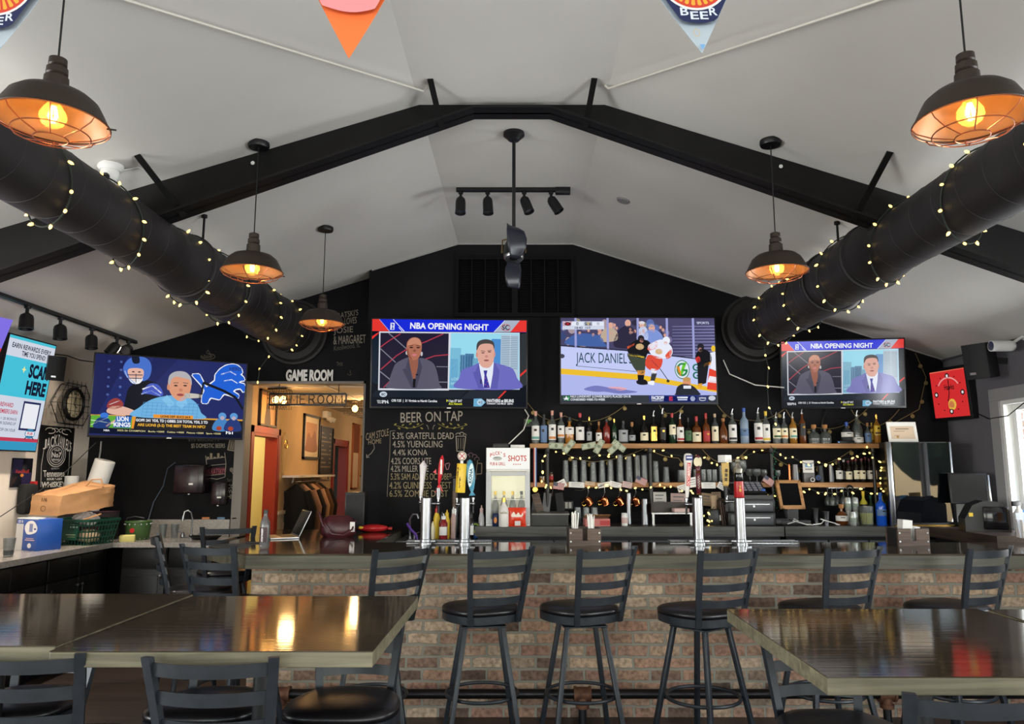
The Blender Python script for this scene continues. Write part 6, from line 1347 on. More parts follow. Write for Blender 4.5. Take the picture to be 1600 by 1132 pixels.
# shelves on pipe brackets
def board(x0, x1, ytop, name_label):
    a = at(x0, ytop, 7.03); b = at(x1, ytop, 7.03); t_ = thing('wall_shelf', name_label, 'shelf', ((a.x+b.x)/2, 7.16, a.z)); w = b.x-a.x
    MB().box(-w/2, -.135, -.043, w/2, .138, 0, .002).build('board', m_shelf, t_, 0); return a.z, t_
SZ, s1 = board(828, 1385, 693.5, 'upper honey-coloured pine shelf holding the liquor bottles'); LZ, s2 = board(829, 1389, 754.5, 'lower honey-coloured pine shelf holding glasses and wine')
for px in (855, 1015, 1204, 1363):
    x = at(px, 740, 7.05).x; t = thing('shelf_pipe', {855: 'black pipe shelf support behind the medal', 1015: 'black pipe shelf support second from the left', 1204: 'black pipe shelf support with green beads', 1363: 'rightmost black pipe shelf support'}[px], 'shelf support', (x, 7.012, 0), 0, 'pipe shelf supports')
    MB().cyl((0, 0, 1.12), (0, 0, SZ-.075), .016).build('upright', m_blk, t); MB().cyl((0, 0, SZ-.08), (0, 0, SZ-.045), .022).sph((0, 0, SZ-.075), .024).cyl((0, .0, SZ-.075), (0, .285, SZ-.075), .016).build('elbow', m_blk, t)
    MB().cyl((0, 0, LZ-.085), (0, 0, LZ-.05), .022).cyl((0, .0, LZ-.075), (0, .285, LZ-.075), .016).build('tee', m_blk, t)
    MB().cyl((0, 0, 1.112), (0, 0, 1.122), .045).build('floor_flange', m_blk, t)
U = 'liquor bottles on the upper shelf'
def ub(px, top, wpx, shape, glass, lab, cap, label, y=SY, **k):
    p = at(px, 692, y); zc_ = y*math.cos(TILT)+(SZ-EYE)*math.sin(TILT); h = at(px, top, y).z-SZ; r = wpx/5.36*zc_/FPX/2
    bottle(p.x, y, SZ, h, r, shape, glass, lab, cap, label, U, **k)
ub(837, 643, 66, 'tall', 'clear', 'white', 'pink', 'white-labelled bottle with a teal band at the left end of the upper shelf', band='teal', lz=(.12, .55))
ub(850, 648, 58, 'sloped', 'smoke', 'blue', 'black', 'dark bottle with pale blue slanted label, second from the left on the upper shelf', lz=(.05, .62))
ub(863, 642, 62, 'tall', 'clear', 'white', 'pink', 'tall white-labelled bottle with an orange-red band and pink cap on the upper shelf', band='orange', lz=(.12, .58))
ub(877, 645, 58, 'tall', 'clear', 'white', 'pink', 'white and orange labelled bottle with pink cap beside the tall orange-red banded one', band='orange', lz=(.2, .58))
ub(890, 652, 74, 'squat', 'lightamber', 'white', 'black', 'square amber bottle with a white top label on the upper shelf', lz=(.36, .62), square=True)
ub(906.5, 646, 70, 'tall', 'dark', 'white', 'red', 'dark bottle with a sketched white label and red-striped neck on the upper shelf', lz=(.12, .55))
ub(921, 652, 44, 'tall', 'dark', 'grey', 'gold', 'slim dark bottle with gold cap left of the short amber bottle', lz=(.12, .45))
ub(936, 659, 52, 'squat', 'amber', 'white', 'cork', 'short amber bottle with white label under the sagging garland', lz=(.12, .5))
ub(948, 655, 60, 'tall', 'red', None, 'black', 'unlabelled bottle of reddish spirit on the upper shelf')
ub(960, 655, 48, 'tall', 'green', None, 'gold', 'greenish amber unlabelled bottle beside the reddish one')
ub(974, 658, 80, 'squat', 'smoke', 'grey', 'black', 'wide flask with grey lettered label on the upper shelf', lz=(.1, .6), square=True)
ub(988, 660, 56, 'round', 'dark', 'grey', 'cork', 'small round dark bottle with a cork before the gap on the upper shelf', lz=(.15, .4))
ub(1007, 650, 66, 'sloped', 'dark', 'cream', 'gold', 'dark cognac bottle with cream label and long gold cap', lz=(.12, .4))
ub(1022, 645, 66, 'squat', 'dark', 'gold', 'spout', 'black and gold square bottle with a pour spout', lz=(.1, .55), square=True)
ub(1036, 643, 58, 'sloped', 'dark', 'black', 'spout', 'plain black bottle with a pour spout next to the black and gold one', lz=(.14, .5))
ub(1051, 646, 58, 'tall', 'green', 'cream', 'red', 'green bottle with cream label and red cap on the upper shelf', lz=(.3, .62))
ub(1063.5, 649, 62, 'squat', 'amber', 'white', 'spout', 'white-labelled square bottle with a red oval on the upper shelf', band='red', lz=(.1, .58), square=True)
ub(1076, 653, 56, 'squat', 'dark', 'green', 'black', 'dark square bottle with green label on the upper shelf', lz=(.12, .5))
ub(1089, 651, 74, 'squat', 'amber', 'cream', 'red', 'squat bottle with dripping red cap and cream label', lz=(.08, .42), ck=1.6)
ub(1104, 646, 62, 'squat', 'amber', 'red', 'red', 'bottle with red cap and red label above the right tap towers', lz=(.08, .42))
ub(1118, 647, 56, 'tall', 'smoke', 'cream', 'tan', 'slim smoky bottle with cream label and tan cap', lz=(.1, .58))
ub(1131, 654, 68, 'sloped', 'amber', None, 'cork', 'short amber cognac bottle without label on the upper shelf')
ub(1145.5, 644, 66, 'tall', 'clear', 'white', 'spout', 'clear bottle with white and black label and pour spout', band='black', lz=(.1, .6))
ub(1164, 638, 68, 'tall', 'frost', 'blue', 'blue', 'tall frosted blue vodka bottle with blue cap', lz=(.22, .42))
ub(1186, 642, 68, 'tall', 'clear', 'white', 'spout', 'white-labelled vodka bottle with small red mark above the green-bead support', band='red', lz=(.1, .62))
ub(1198, 643, 62, 'tall', 'clear', 'white', 'yellow', 'white-labelled vodka bottle with yellow cap', band='yellow', lz=(.08, .6))
ub(1214, 650, 70, 'tall', 'clear', 'cream', 'spout', 'cream-labelled clear bottle with pour spout, left of two alike', lz=(.2, .55), band='green')
ub(1226.5, 650, 56, 'tall', 'clear', 'cream', 'spout', 'slimmer cream-labelled clear bottle with pour spout, right of two alike', lz=(.2, .55), band='orange')
ub(1240, 650, 62, 'tall', 'gold', 'cream', 'spout', 'golden tequila bottle with cream label and white-tipped spout', lz=(.2, .55), band='teal')
ub(1255, 643, 58, 'tall', 'amber', 'black', 'spout', 'dark-labelled amber bottle with tall steel pour spout', lz=(.25, .62))
ub(1272.5, 664, 100, 'round', 'clear', None, 'cork', 'squat clear round bottle with cork, left of a matching pair')
ub(1290, 664, 100, 'round', 'clear', None, 'cork', 'squat clear round bottle with cork, right of a matching pair')
ub(1341, 647, 84, 'sloped', 'clear', 'white', 'spout', 'clear decanter-like bottle with a white lower label', lz=(.05, .22))
ub(1357, 661, 56, 'squat', 'clear', 'blue', 'cork', 'small bottle with blue label near the right end of the upper shelf', lz=(.1, .5))
ub(1363.5, 661, 26, 'tall', 'gold', 'yellow', 'yellow', 'thin yellow bottle half hidden near the right end of the upper shelf', y=7.23, lz=(.2, .7))
ub(1371.5, 648, 54, 'tall', 'gold', 'yellow', 'gold', 'last bottle on the upper shelf, brown with a yellow label', lz=(.3, .62), band='brown')
x0, x1 = at(1304, 690, SY).x, at(1331, 690, SY).x
t = thing('media_box', 'small black box with a blue light on the upper shelf under a round bottle', 'electronics', ((x0+x1)/2, SY, SZ)); MB().box(-(x1-x0)/2, -.06, 0, (x1-x0)/2, .06, .03, .003).build('case', m_blk, t); MB().box(-.07, -.0605, .012, -.062, -.058, .018).build('indicator', mat('blue_indicator', (90, 150, 255), .5, emit=(90, 150, 255), es=3), t)
p = at(1324, 690, SY); bottle(p.x, SY, SZ+.031, at(1324, 660, SY).z-SZ-.031, .056, 'round', 'smoke', 'white', 'blue', 'round bottle with white oval label and blue stopper on the black box', U, lz=(.2, .45))
t = thing('small_sign', 'small green lettered block by the left end of the upper shelf', 'sign', at(826, 660, 7.2)); t.location.y = 7.292
MB().box(-.045, -.004, -.04, .045, .004, .04).build('panel', m_blk, t); p = Pic(ident); p.text('JP', -.04, .03, .03, -.02, (110, 180, 90), .04); p.build('print', M_PRINT, t, (0, -.0045, 0))
# lower shelf glassware
GG = 'glasses on the lower shelf'
ORD = ['first', 'second', 'third', 'fourth', 'fifth', 'sixth', 'seventh', 'eighth', 'ninth', 'tenth']
def shelfglass(px, top, wpx, label, kind='pint', y=7.15, zoom=5.36):
    p = at(px, 753, y); zc_ = y*math.cos(TILT)+(LZ-EYE)*math.sin(TILT); h = at(px, top, y).z-LZ; r = wpx/zoom*zc_/FPX/2
    t = thing('pint_glass' if kind == 'pint' else 'short_glass' if kind == 'short' else 'stem_glass', label, 'glass', (p.x, y, LZ), 0, GG)
    if kind == 'pint': prof = [(r, 0), (r*.74, h), (r*.70, h), (0, h-.006), (0, h-.014), (r*.68, h-.014), (r*.95, .002)]
    elif kind == 'stack': prof = [(r, 0), (r*.82, h*.55), (r*.98, h*.55), (r*.78, h), (0, h), (0, h-.008), (r*.7, h-.008), (r*.9, h*.57), (r*.75, h*.53), (r*.95, 0)]
    elif kind == 'short': prof = [(0, 0), (r*.9, 0), (r, h*.1), (r, h), (r*.95, h), (r*.92, h*.15), (0, h*.12)]
    else: prof = [(0, 0), (r*.85, 0), (r*.85, .003), (.006, .01), (.004, h*.42), (r*.6, h*.5), (r, h*.72), (r*.85, h), (r*.82, h), (r*.95, h*.72), (r*.55, h*.52), (0, h*.46)]
    MB().lathe(prof, n=20).build('bowl' if kind == 'stem' else 'glass_body', m_glass, t, 45)
    return t
for i, px in enumerate((884, 898, 912, 927, 941, 954)): shelfglass(px, 719.5 + (3 if i == 3 else 0), 62, '%s upturned pint glass from the left on the lower shelf' % ORD[i])
for i, px in enumerate((969, 983)): shelfglass(px, 711 if i == 0 else 713, 66, '%s of two tall stacked glasses right of the pint row on the lower shelf' % ORD[i], 'pint')
for i, px in enumerate((996, 1007)): shelfglass(px, 712, 62, '%s tall glass behind the little flag on the lower shelf' % ORD[i], 'pint', 7.18)
shelfglass(1025, 721, 60, 'upturned glass just right of the second pipe support'); shelfglass(1041, 730, 62, 'shorter upturned glass left of the low tumblers'); shelfglass(1065, 735, 66, 'low wide tumbler left of the white and red tap handle', 'short')
for i, px in enumerate((1088, 1099, 1108, 1116.5)): shelfglass(px, 734, 50, '%s tall tumbler of the tight row behind the maroon tap handle' % ORD[i], 'short')
shelfglass(1128, 728, 48, 'tall glass at the end of the tumbler row behind the gold handle', 'short')
for i, (px, tp) in enumerate(((1149, 722), (1161, 720), (1172, 733), (1183, 733), (1193, 734))): shelfglass(px, tp, 74, '%s stemmed wine glass from the left on the lower shelf' % ORD[i], 'stem', 7.12 if i % 2 else 7.19)
shelfglass(1216, 735, 50, 'lone small wine glass right of the green beads', 'stem')
def shaker(px, top, wpx, m, label, y=7.13, base=753, z=None, name='cocktail_shaker', inv=True):
    z = LZ if z is None else z; p = at(px, base, y); zc_ = y*math.cos(TILT)+(z-EYE)*math.sin(TILT); h = at(px, top, y).z-z; r = wpx/5.36*zc_/FPX/2
    t = thing(name, label, 'shaker', (p.x, y, z)); MB().lathe([(0, 0), (r*1.0, 0), (r*.97, .004), (r*.72, h-.004), (r*.7, h), (0, h)] if inv else [(0, 0), (r*.72, 0), (r*.98, h), (r, h+.001), (r*.95, h), (r*.7, .004), (0, .004)], n=24).build('tin', m, t)
    MB().torus((0, 0, .003 if inv else h), r, .0025, None, 24, 6).build('rim', m, t); return t
shaker(1234, 726, 26, m_copper, 'thin copper tin left of the steel shaker on the lower shelf'); shaker(1243, 726, 72, m_chrome, 'wide steel shaker tin on the lower shelf'); shaker(1283, 728, 54, mat('dark_grey_tin', (60, 62, 66), .4, .5), 'dark grey cone shaker right of the card stand'); shaker(1299, 726, 56, m_chrome, 'steel and gold shaker left of the wine bottles')
t = thing('card_stand', 'white picture card on a grey stand on the lower shelf', 'card', (at(1264, 753, 7.13).x, 7.13, LZ)); MB().box(-.05, -.02, 0, .05, .03, .09, .003).build('stand', mat('grey_acrylic', (110, 108, 110), .3), t); cb = MB().box(-.055, -.004, .0, .05, .004, .115, .001, Matrix.Translation((0, -.01, .09))).build('card', m_paper, t); p = Pic(ident); p.rect(-.035, .05, .03, .08, (130, 170, 200)).rect(-.035, .025, .03, .04, (150, 150, 150)); p.build('print', M_PRINT, cb, (0, -.0146, .09))
for i, px in enumerate((1270, 1279)):
    t = thing('round_badge', ('black', 'blue and black')[i]+' round badge leaning at the foot of the card stand', 'badge', (at(px, 748, 7.05).x, 7.06, LZ+.026+.018*i)); MB().cyl((0, -.004, 0), (0, .004, 0), .026).build('disc', m_blk, t); MB().torus((0, -.005, 0), .018, .003, RX(PI/2)).build('ring', m_paper if i == 0 else m_bluep, t)
WN = 'wine bottles on the lower shelf'
for i, (px, tp, w, c, lab, y) in enumerate(((1312, 717, 56, 'wine', 'white', 7.12), (1320, 719, 40, 'white', 'grey', 7.2), (1327, 720, 54, 'wine', 'cream', 7.11), (1333.5, 718, 48, 'wine', None, 7.22), (1339, 717, 54, 'wine', 'cream', 7.12), (1348, 717, 54, 'wine', 'cream', 7.12), (1354, 715, 46, 'wine', None, 7.22), (1360, 717, 50, 'wine', 'white', 7.15), (1371, 717, 56, 'wine', 'tan', 7.13))):
    p = at(px, 753, y); zc_ = y*math.cos(TILT)+(LZ-EYE)*math.sin(TILT)
    bottle(p.x, y, LZ, at(px, tp, y).z-LZ, w/5.36*zc_/FPX/2, 'wine', 'dark', lab, c, ['wine bottle with white label, leftmost of the wine group', 'pale-capped wine bottle behind the leftmost ones', 'wine bottle with cream label, second in the front of the wine group', 'dark unlabelled wine bottle in the back of the group', 'wine bottle with cream label in the middle of the wine group', 'wine bottle with cream label just right of the middle', 'dark wine bottle hidden in the back near the pipe support', 'wine bottle with white label touching the right pipe support', 'wine bottle with tan label right of the last pipe support'][i], WN, lz=(.14, .5))
t = thing('condiment_jar', 'small sauce bottle with orange-red label left of the pint glasses', 'bottle', (at(861, 753, 7.14).x, 7.14, LZ)); MB().lathe(bottle_mesh('jar', .022, .09), n=16).build('bottle_body', GL['amber'], t); MB().lathe([(.0225, .025), (.0225, .06)], n=16).build('label_wrap', LB['red'], t); MB().cyl((0, 0, .083), (0, 0, .095), .019).build('lid', m_blk, t)
t = thing('condiment_jar', 'small yellow jar at the left end of the lower shelf', 'jar', (at(847, 753, 7.14).x, 7.14, LZ)); MB().lathe(bottle_mesh('jar', .026, .05), n=16).build('jar_body', GL['gold'], t); MB().cyl((0, 0, .045), (0, 0, .055), .023).build('lid', m_paper, t)
# ------------------------------------------------------------------ hanging things on the shelves
def note(name, px, py, w, h, rot, col, label, cat, y=7.018, group=None, draw=None):
    p = at(px, py, y); t = thing(name, label, cat, p, 0, group); R = RY(-math.radians(rot)) @ RX(math.radians(-4))
    MB().box(-w/2, -.0015, -h/2, w/2, 0, h/2, 0, R).build('sheet', col, t, 0)
    pc = Pic(ident); (draw or (lambda q: (q.rect(-w*.36, h*.22, w*.30, h*.30, (120, 118, 120)), q.rect(-w*.36, -h*.02, w*.2, h*.05, (140, 138, 140)), q.rect(-w*.36, -h*.24, w*.34, -h*.18, (150, 148, 150)))))(pc)
    o = pc.build('print', M_PRINT, t, (0, 0, 0)); o.matrix_basis = R @ Matrix.Translation((0, -.0022, 0)); return t
m_bill = mat('grey_green_banknote', (176, 182, 160), .8)
def bill(q): q.rect(-.07, -.026, .07, .026, (136, 146, 122)).up(); q.rect(-.062, -.02, .062, .02, (176, 182, 160)).up(); q.ell(0, 0, .015, .018, (120, 130, 108)).text('1', -.06, .018, -.052, .004, (90, 104, 80)).text('1', .052, -.004, .06, -.018, (90, 104, 80))
BG = 'banknotes pinned to the upper shelf'
for px, py, r, lab in ((869, 697, -2, 'banknote pinned flat at the left end of the upper shelf edge'), (889, 698, 50, 'banknote pinned diagonally next to the leftmost one'), (920, 697, 12, 'large banknote pinned centrally between two folded ones'), (936, 698, 60, 'banknote folded beside the central pinned note'), (960, 700, 42, 'banknote pinned diagonally, left of the last pair'), (967, 697, -38, 'banknote tucked behind the diagonal one, farthest right')):
    note('banknote', px, py, .135, .056, r, m_bill, lab, 'banknote', 7.018 - (.004 if r > 20 else 0), BG, bill)
for px, py, w, h, r, m, lab in ((901, 758, .145, .05, -3, m_paper, 'white slip with red corner pinned under the pint glasses'), (922, 756, .09, .035, -6, m_papertan, 'narrow printed strip pinned to the lower shelf'), (945, 758, .13, .045, 10, m_paper, 'white slip pinned above the copper mugs'), (962, 758, .11, .05, -14, m_paper, 'tilted white slip beside the pink one'), (980, 758, .09, .055, -12, m_paperpink, 'pink slip pinned to the lower shelf'), (1067, 763, .10, .06, 16, m_paper, 'handwritten white card left of the white and red tap handle'), (1083, 754, .075, .09, 10, m_paper, 'folded white sheet behind the white and red tap handle'), (1107, 759, .13, .055, 0, m_paper, 'wide white card pinned right of the maroon handle'), (1127, 760, .07, .06, -30, m_paper, 'crumpled white paper left of the gold handle'), (877, 757, .09, .07, 25, m_paper, 'white card behind the left little flag')):
    note('paper_note', px, py, w, h, r, m, lab, 'paper', 7.016 - (.006 if m is m_paperpink else 0), 'paper slips pinned to the lower shelf')
for px, py, w, h, r, m, lab in ((1031, 780, .125, .13, 0, m_paper, 'printed white notice on the wall behind the cash drawer tray'), (1061, 783, .16, .14, -2, m_paperpink, 'pinkish sheet on the wall between the notice and the taps'), (1104, 781, .10, .12, -6, m_papertan, 'tan paper behind the maroon tap handle'), (1119, 775, .09, .07, 2, m_papertan, 'brown card left of the gold tap handle')):
    note('wall_notice', px, py, w, h, r, m, lab, 'paper', 7.292, 'papers on the wall under the shelves')
def flag(px, py, rot, label, y=7.0):
    t = thing('small_flag', label, 'flag', at(px, py, y), 0, 'little flags under the lower shelf'); pc = Pic(ident); w, h = .10, .062; R = RY(math.radians(rot))
    MB().cyl(R @ Vector((-w/2, .002, h/2+.01)), R @ Vector((-w/2, .002, -h/2-.07)), .0022, None, 6).build('stick', m_caddy, t); MB().box(-w/2, 0, -h/2, w/2, .0015, h/2, 0, R).build('cloth', m_white, t, 0)
    pc.rect(-w/2, -h/2, w/2, h/2, (206, 196, 190)); pc.up()
    for k in range(7): pc.rect(-w/2, h/2-h*(2*k+1)/13, w/2, h/2-h*(2*k)/13, (160, 44, 54))
    pc.up(); pc.rect(-w/2, h/2-h*7/13, -w*.1, h/2, (34, 38, 66)); pc.up()
    for i in range(5):
        for j in range(4): pc.ell(-w/2+w*.04+i*w*.08, h/2-h*.06-j*h*.13, .0016, .0016, (206, 206, 210), 6)
    o = pc.build('print', M_PRINT, t); o.matrix_basis = R @ Matrix.Translation((0, -.001, 0))
flag(873, 760, 8, 'little striped flag at the left under the pint glasses'); flag(1002, 752, 25, 'little striped flag tilted before the second pipe support', 6.985); flag(1201, 752, 35, 'little striped flag on the pipe support with the green beads', 6.985)
# medal on a ribbon
p = at(836, 700, 7.018); t = thing('medal', 'gold medal on a striped ribbon hanging from the upper shelf', 'medal', p); zb = at(836, 762, 7.018).z-p.z
for k, m in enumerate((m_redp, m_paper, m_bluep)): MB().box(-.015+.010*k, -.003, zb, -.005+.010*k, -.001, .0).build('ribbon_stripe', m, t, 0)
MB().lathe([(0, .004), (.022, .004), (.027, .0), (.022, -.004), (0, -.004)], (0, -.004, zb-.02), 24, RX(PI/2)).build('disc', m_brass, t)
# beads on the third support
o = MB(); 
for k in range(26): o.sph((.014*math.cos(k*1.3)+.012, -.022, SZ-.05-.0235*k), .008, (1, 1, 1), 8)
b = o.build('green_beads', mat('green_bead', (30, 96, 70), .25)); b.location = (at(1205, 740, 7.05).x, 7.005, 0); tag(b, 'green bead necklace hanging down the third pipe support', 'beads')
# copper mugs on hooks
for i, px in enumerate((919, 944.5, 968, 993)):
    p = at(px, 760, 7.06); t = thing('copper_mug', '%s copper mug from the left hanging under the lower shelf' % ORD[i], 'mug', (p.x, 7.06, LZ-.043), 0, 'copper mugs on hooks'); rx = RX(math.radians(18)) @ RY(math.radians(150+(i % 2)*12)); c = Vector((0, 0, -.125))
    MB().lathe([(0, -.035), (.03, -.035), (.040, -.01), (.038, .03), (.040, .034), (.036, .034), (.034, -.005), (0, -.03)], c, 22, rx).build('cup', m_copper, t); MB().tube([c+rx @ Vector(q) for q in ((.037, 0, -.012), (.062, 0, -.012), (.068, 0, .005), (.060, 0, .022), (.037, 0, .022))], .0045, 6).build('handle', m_brass, t)
    MB().tube([(0, 0, 0), (0, 0, -.035), (.006, -.004, -.048), (.0, -.012, -.052), (-.006, -.012, -.044)], .002, 5).tube([(0, -.01, -.05), (-.01, -.005, -.08), c+Vector((-.02, 0, .03))], .002, 5).build('hook', m_steel, t)
# hanging stem glasses under the right end
for i in range(6):
    px = 1293+i*7.2+(3 if i > 2 else 0); p = at(px, 770, 7.12 if i % 2 else 7.18); t = thing('stem_glass', '%s wine glass from the left hanging upside down under the lower shelf' % ORD[i], 'glass', (p.x, p.y, LZ-.05), 0, 'wine glasses hanging under the shelf')
    MB().lathe([(0, 0), (.032, 0), (.032, -.003), (.005, -.01), (.004, -.075), (.02, -.085), (.034, -.12), (.029, -.165), (.0275, -.165), (.032, -.12), (.018, -.088), (0, -.08)], n=18).build('bowl', m_glass, t, 45)
t = thing('glass_rack', 'thin metal rack holding the upside-down wine glasses', 'rack', (at(1315, 760, 7.15).x, 7.15, LZ-.043)); mb = MB()
for k in range(8): mb.cyl((-.16+.045*k, -.10, -.011), (-.16+.045*k, .10, -.011), .003, None, 6)
mb.build('rails', m_steel, t); MB().box(-.17, -.11, -.009, .17, -.10, -.001).box(-.17, .10, -.009, .17, .11, -.001).build('cross_bars', m_steel, t)
t = thing('tape_ring', 'black ring hanging over the lower shelf near the wine glasses', 'ring', at(1328, 764, 7.005)); MB().torus((0, 0, 0), .026, .008, RX(PI/2)).build('ring', m_blk, t)

# ------------------------------------------------------------------ garland of flat discs and fairy lights on the shelf wall
m_gar = mat('dull_gold_cord', (120, 104, 68), .7); m_disc = mat('gold_disc', (150, 130, 80), .5, .3)
def swag(pts, sag, label, y=7.28, dist=.17):
    t = thing('disc_garland', label, 'garland', (0, y, 0), 0, 'disc garlands on the black wall'); P = []
    for (xa, ya), (xb, yb) in zip(pts, pts[1:]):
        for k in range(12):
            u = k/12; P.append(at(xa+(xb-xa)*u, ya+(yb-ya)*u+sag*4*u*(1-u), y)-Vector((0, y, 0)))
    P.append(at(*pts[-1], y)-Vector((0, y, 0))); MB().tube(P, .004, 5).build('cord', m_gar, t); acc = .08; sw = []
    for a, b in zip(P, P[1:]):
        acc += (b-a).length
        if acc > dist:
            acc = 0; MB().torus((b.x, -.006, b.z-.03), .017, .0035, RX(PI/2), 18, 5).cyl((b.x, -.003, b.z-.03), (b.x, -.008, b.z-.03), .013, None, 14).cyl((b.x, 0, b.z), (b.x, -.004, b.z-.013), .002, None, 5).build('disc', m_disc, t)
swag([(823, 628), (882, 650), (976, 634)], 16, 'disc garland looping left of the hockey television'); swag([(1030, 632), (1045, 646), (1068, 634)], 5, 'short disc garland under the hockey television'); swag([(1120, 632), (1165, 656), (1235, 632)], 10, 'disc garland under the right duct'); swag([(1228, 640), (1275, 668), (1358, 636)], 14, 'disc garland under the smaller television'); swag([(1330, 640), (1362, 666), (1405, 640)], 8, 'disc garland right of the smaller television, above the certificate')
swag([(1430, 552), (1447, 590), (1436, 640), (1392, 664)], 0, 'disc garland curving down the wall right of the smaller television')
swag([(878, 706), (930, 722), (1010, 700), (1060, 716), (1076, 726)], 4, 'disc garland sagging behind the pint glasses', 7.26); swag([(1094, 698), (1130, 724), (1170, 700)], 6, 'disc garland behind the right taps', 7.26); swag([(1206, 712), (1260, 732), (1330, 704)], 6, 'disc garland behind the card stand', 7.26)
def shelflights(pts, label, y=7.0, n=30, jit=.03, seed=1):
    t = thing('fairy_lights', label, 'string lights', (0, y, 0)); rnd = random.Random(seed); P = []
    for (xa, ya), (xb, yb) in zip(pts, pts[1:]):
        L_ = max(2, int(abs(xb-xa)/12)+int(abs(yb-ya)/12))
        for k in range(L_): u = k/L_; P.append(at(xa+(xb-xa)*u, ya+(yb-ya)*u+3*math.sin(k*2.1), y)-Vector((0, y, 0)))
    P.append(at(*pts[-1], y)-Vector((0, y, 0))); MB().tube(P, .003, 5).build('cord', m_cordg, t)
    T_ = sum((b-a).length for a, b in zip(P, P[1:])); step = T_/n; acc = 0
    for a, b in zip(P, P[1:]):
        acc += (b-a).length
        while acc > step: acc -= step; add_bulb(t, b+Vector((rnd.uniform(-.01, .01), 0, rnd.uniform(-.01, .005))), Vector((rnd.uniform(-.8, .8), -.6, rnd.uniform(-.8, .4))).normalized(), .85)
shelflights([(856, 700), (846, 720), (848, 750), (860, 762)], 'fairy lights trailing down the left pipe support', n=9, seed=2)
shelflights([(858, 699), (882, 708), (905, 715), (950, 712), (978, 714), (1010, 695)], 'fairy lights sagging in front of the pint glasses', 7.2, 14, seed=3)
shelflights([(1010, 696), (1036, 704), (1060, 712), (1100, 716), (1120, 724), (1150, 716), (1180, 706), (1200, 695)], 'fairy lights sagging behind the right tap handles', 7.24, 15, seed=4)
shelflights([(898, 766), (918, 763), (946, 757), (968, 763), (1004, 766), (1030, 756), (1050, 760), (1080, 768)], 'fairy lights along the lower shelf above the copper mugs', 7.0, 16, seed=5)
shelflights([(1204, 697), (1218, 710), (1250, 722), (1290, 726), (1340, 712), (1356, 698), (1362, 712)], 'fairy lights draped above the card stand and wine', 7.02, 16, seed=6)
shelflights([(1188, 766), (1212, 774), (1240, 764), (1266, 764), (1290, 770), (1315, 768), (1345, 764), (1372, 772), (1392, 774)], 'fairy lights along the lower shelf over the hanging wine glasses', 7.0, 20, seed=7)
shelflights([(1356, 708), (1374, 720), (1378, 735), (1376, 755), (1380, 768)], 'fairy lights trailing down the right end of the shelves', 7.0, 8, seed=8)
shelflights([(1116, 792), (1100, 806), (1112, 815), (1103, 822)], 'fairy lights bunched behind the maroon tap tower', 6.9, 8, seed=9)

# ------------------------------------------------------------------ back counter and what stands on it
KF = 6.72; KZ = at(900, 823.5, KF).z
def backcounter(px0, px1, label):
    a, b = at(px0, 824, KF).x, at(px1, 824, KF).x; t = thing('back_counter', label, 'counter', ((a+b)/2, KF, 0)); w = b-a
    MB().box(-w/2, 0, KZ-.085, w/2, 7.298-KF, KZ).build('worktop', m_backtop, t, 0); MB().box(-w/2+.02, .05, 0, w/2-.02, 7.29-KF, KZ-.086).build('cabinet', m_cab, t, 0)
    n = 4
    for k in range(n): MB().box(-w/2+.03+(w-.06)*k/n+.008, .03, .10, -w/2+.03+(w-.06)*(k+1)/n-.008, .05, KZ-.12, .003).build('door', mat('steel_grey_door', (60, 62, 64), .4), t)
backcounter(742, 1225, 'charcoal wood back counter behind the bar, under the mini fridge and shelves'); backcounter(1227, 1490, 'charcoal wood back counter section right of the cash registers')
t = thing('side_counter', 'dark wood side counter along the right wall by the window', 'counter', (3.88, 5.9, 0)); MB().box(-.30, -.13, KZ-.085, .268, .815, KZ).build('worktop', wood('dark_brown_oak', (50, 40, 33), (72, 58, 48), 'Y', .4), t, 0); MB().box(-.26, -.10, 0, .268, .80, KZ-.086).build('cabinet', m_cab, t, 0)
def kc(px, dy=.25): return at(px, 820, KF+dy).x
# mini fridge
KY = 6.78; a, b = at(759, 822, KY), at(828, 700, KY); w = b.x-a.x; H_ = b.z-KZ
t = thing('mini_fridge', 'small white glass-door fridge with a lit sign on the back counter', 'fridge', ((a.x+b.x)/2, KY, KZ)); D = .45
mb = MB().box(-w/2, .04, 0, -w/2+.03, D, H_).box(w/2-.03, .04, 0, w/2, D, H_).box(-w/2, D-.03, 0, w/2, D, H_).box(-w/2+.03, .04, H_-.03, w/2-.03, D-.03, H_).box(-w/2+.03, .04, 0, w/2-.03, D-.03, .05).box(-w/2+.03, .02, H_*.70, w/2-.03, D-.03, H_*.73); mb.build('cabinet', m_white, t, 0)
d = MB().box(-w/2, 0, .02, -w/2+.045, .035, H_*.69, .004).box(w/2-.045, 0, .02, w/2, .035, H_*.69, .004).box(-w/2+.045, 0, .02, w/2-.045, .035, .06, .003).box(-w/2+.045, 0, H_*.69-.035, w/2-.045, .035, H_*.69, .003).build('door', mat('pale_grey_plastic', (190, 192, 194), .4), t, 0)
MB().box(-w/2+.045, .012, .06, w/2-.045, .016, H_*.69-.035).build('door_glass', m_wglass, d, 0)
MB().box(-w/2+.03, .06, H_*.33, w/2-.03, D-.04, H_*.335).build('shelf', m_steel, t, 0); MB().box(-w/2+.035, D-.04, .06, w/2-.035, D-.032, H_*.69).build('lit_lining', mat('fridge_lining', (226, 224, 200), .5, emit=(236, 232, 200), es=.25), t, 0)
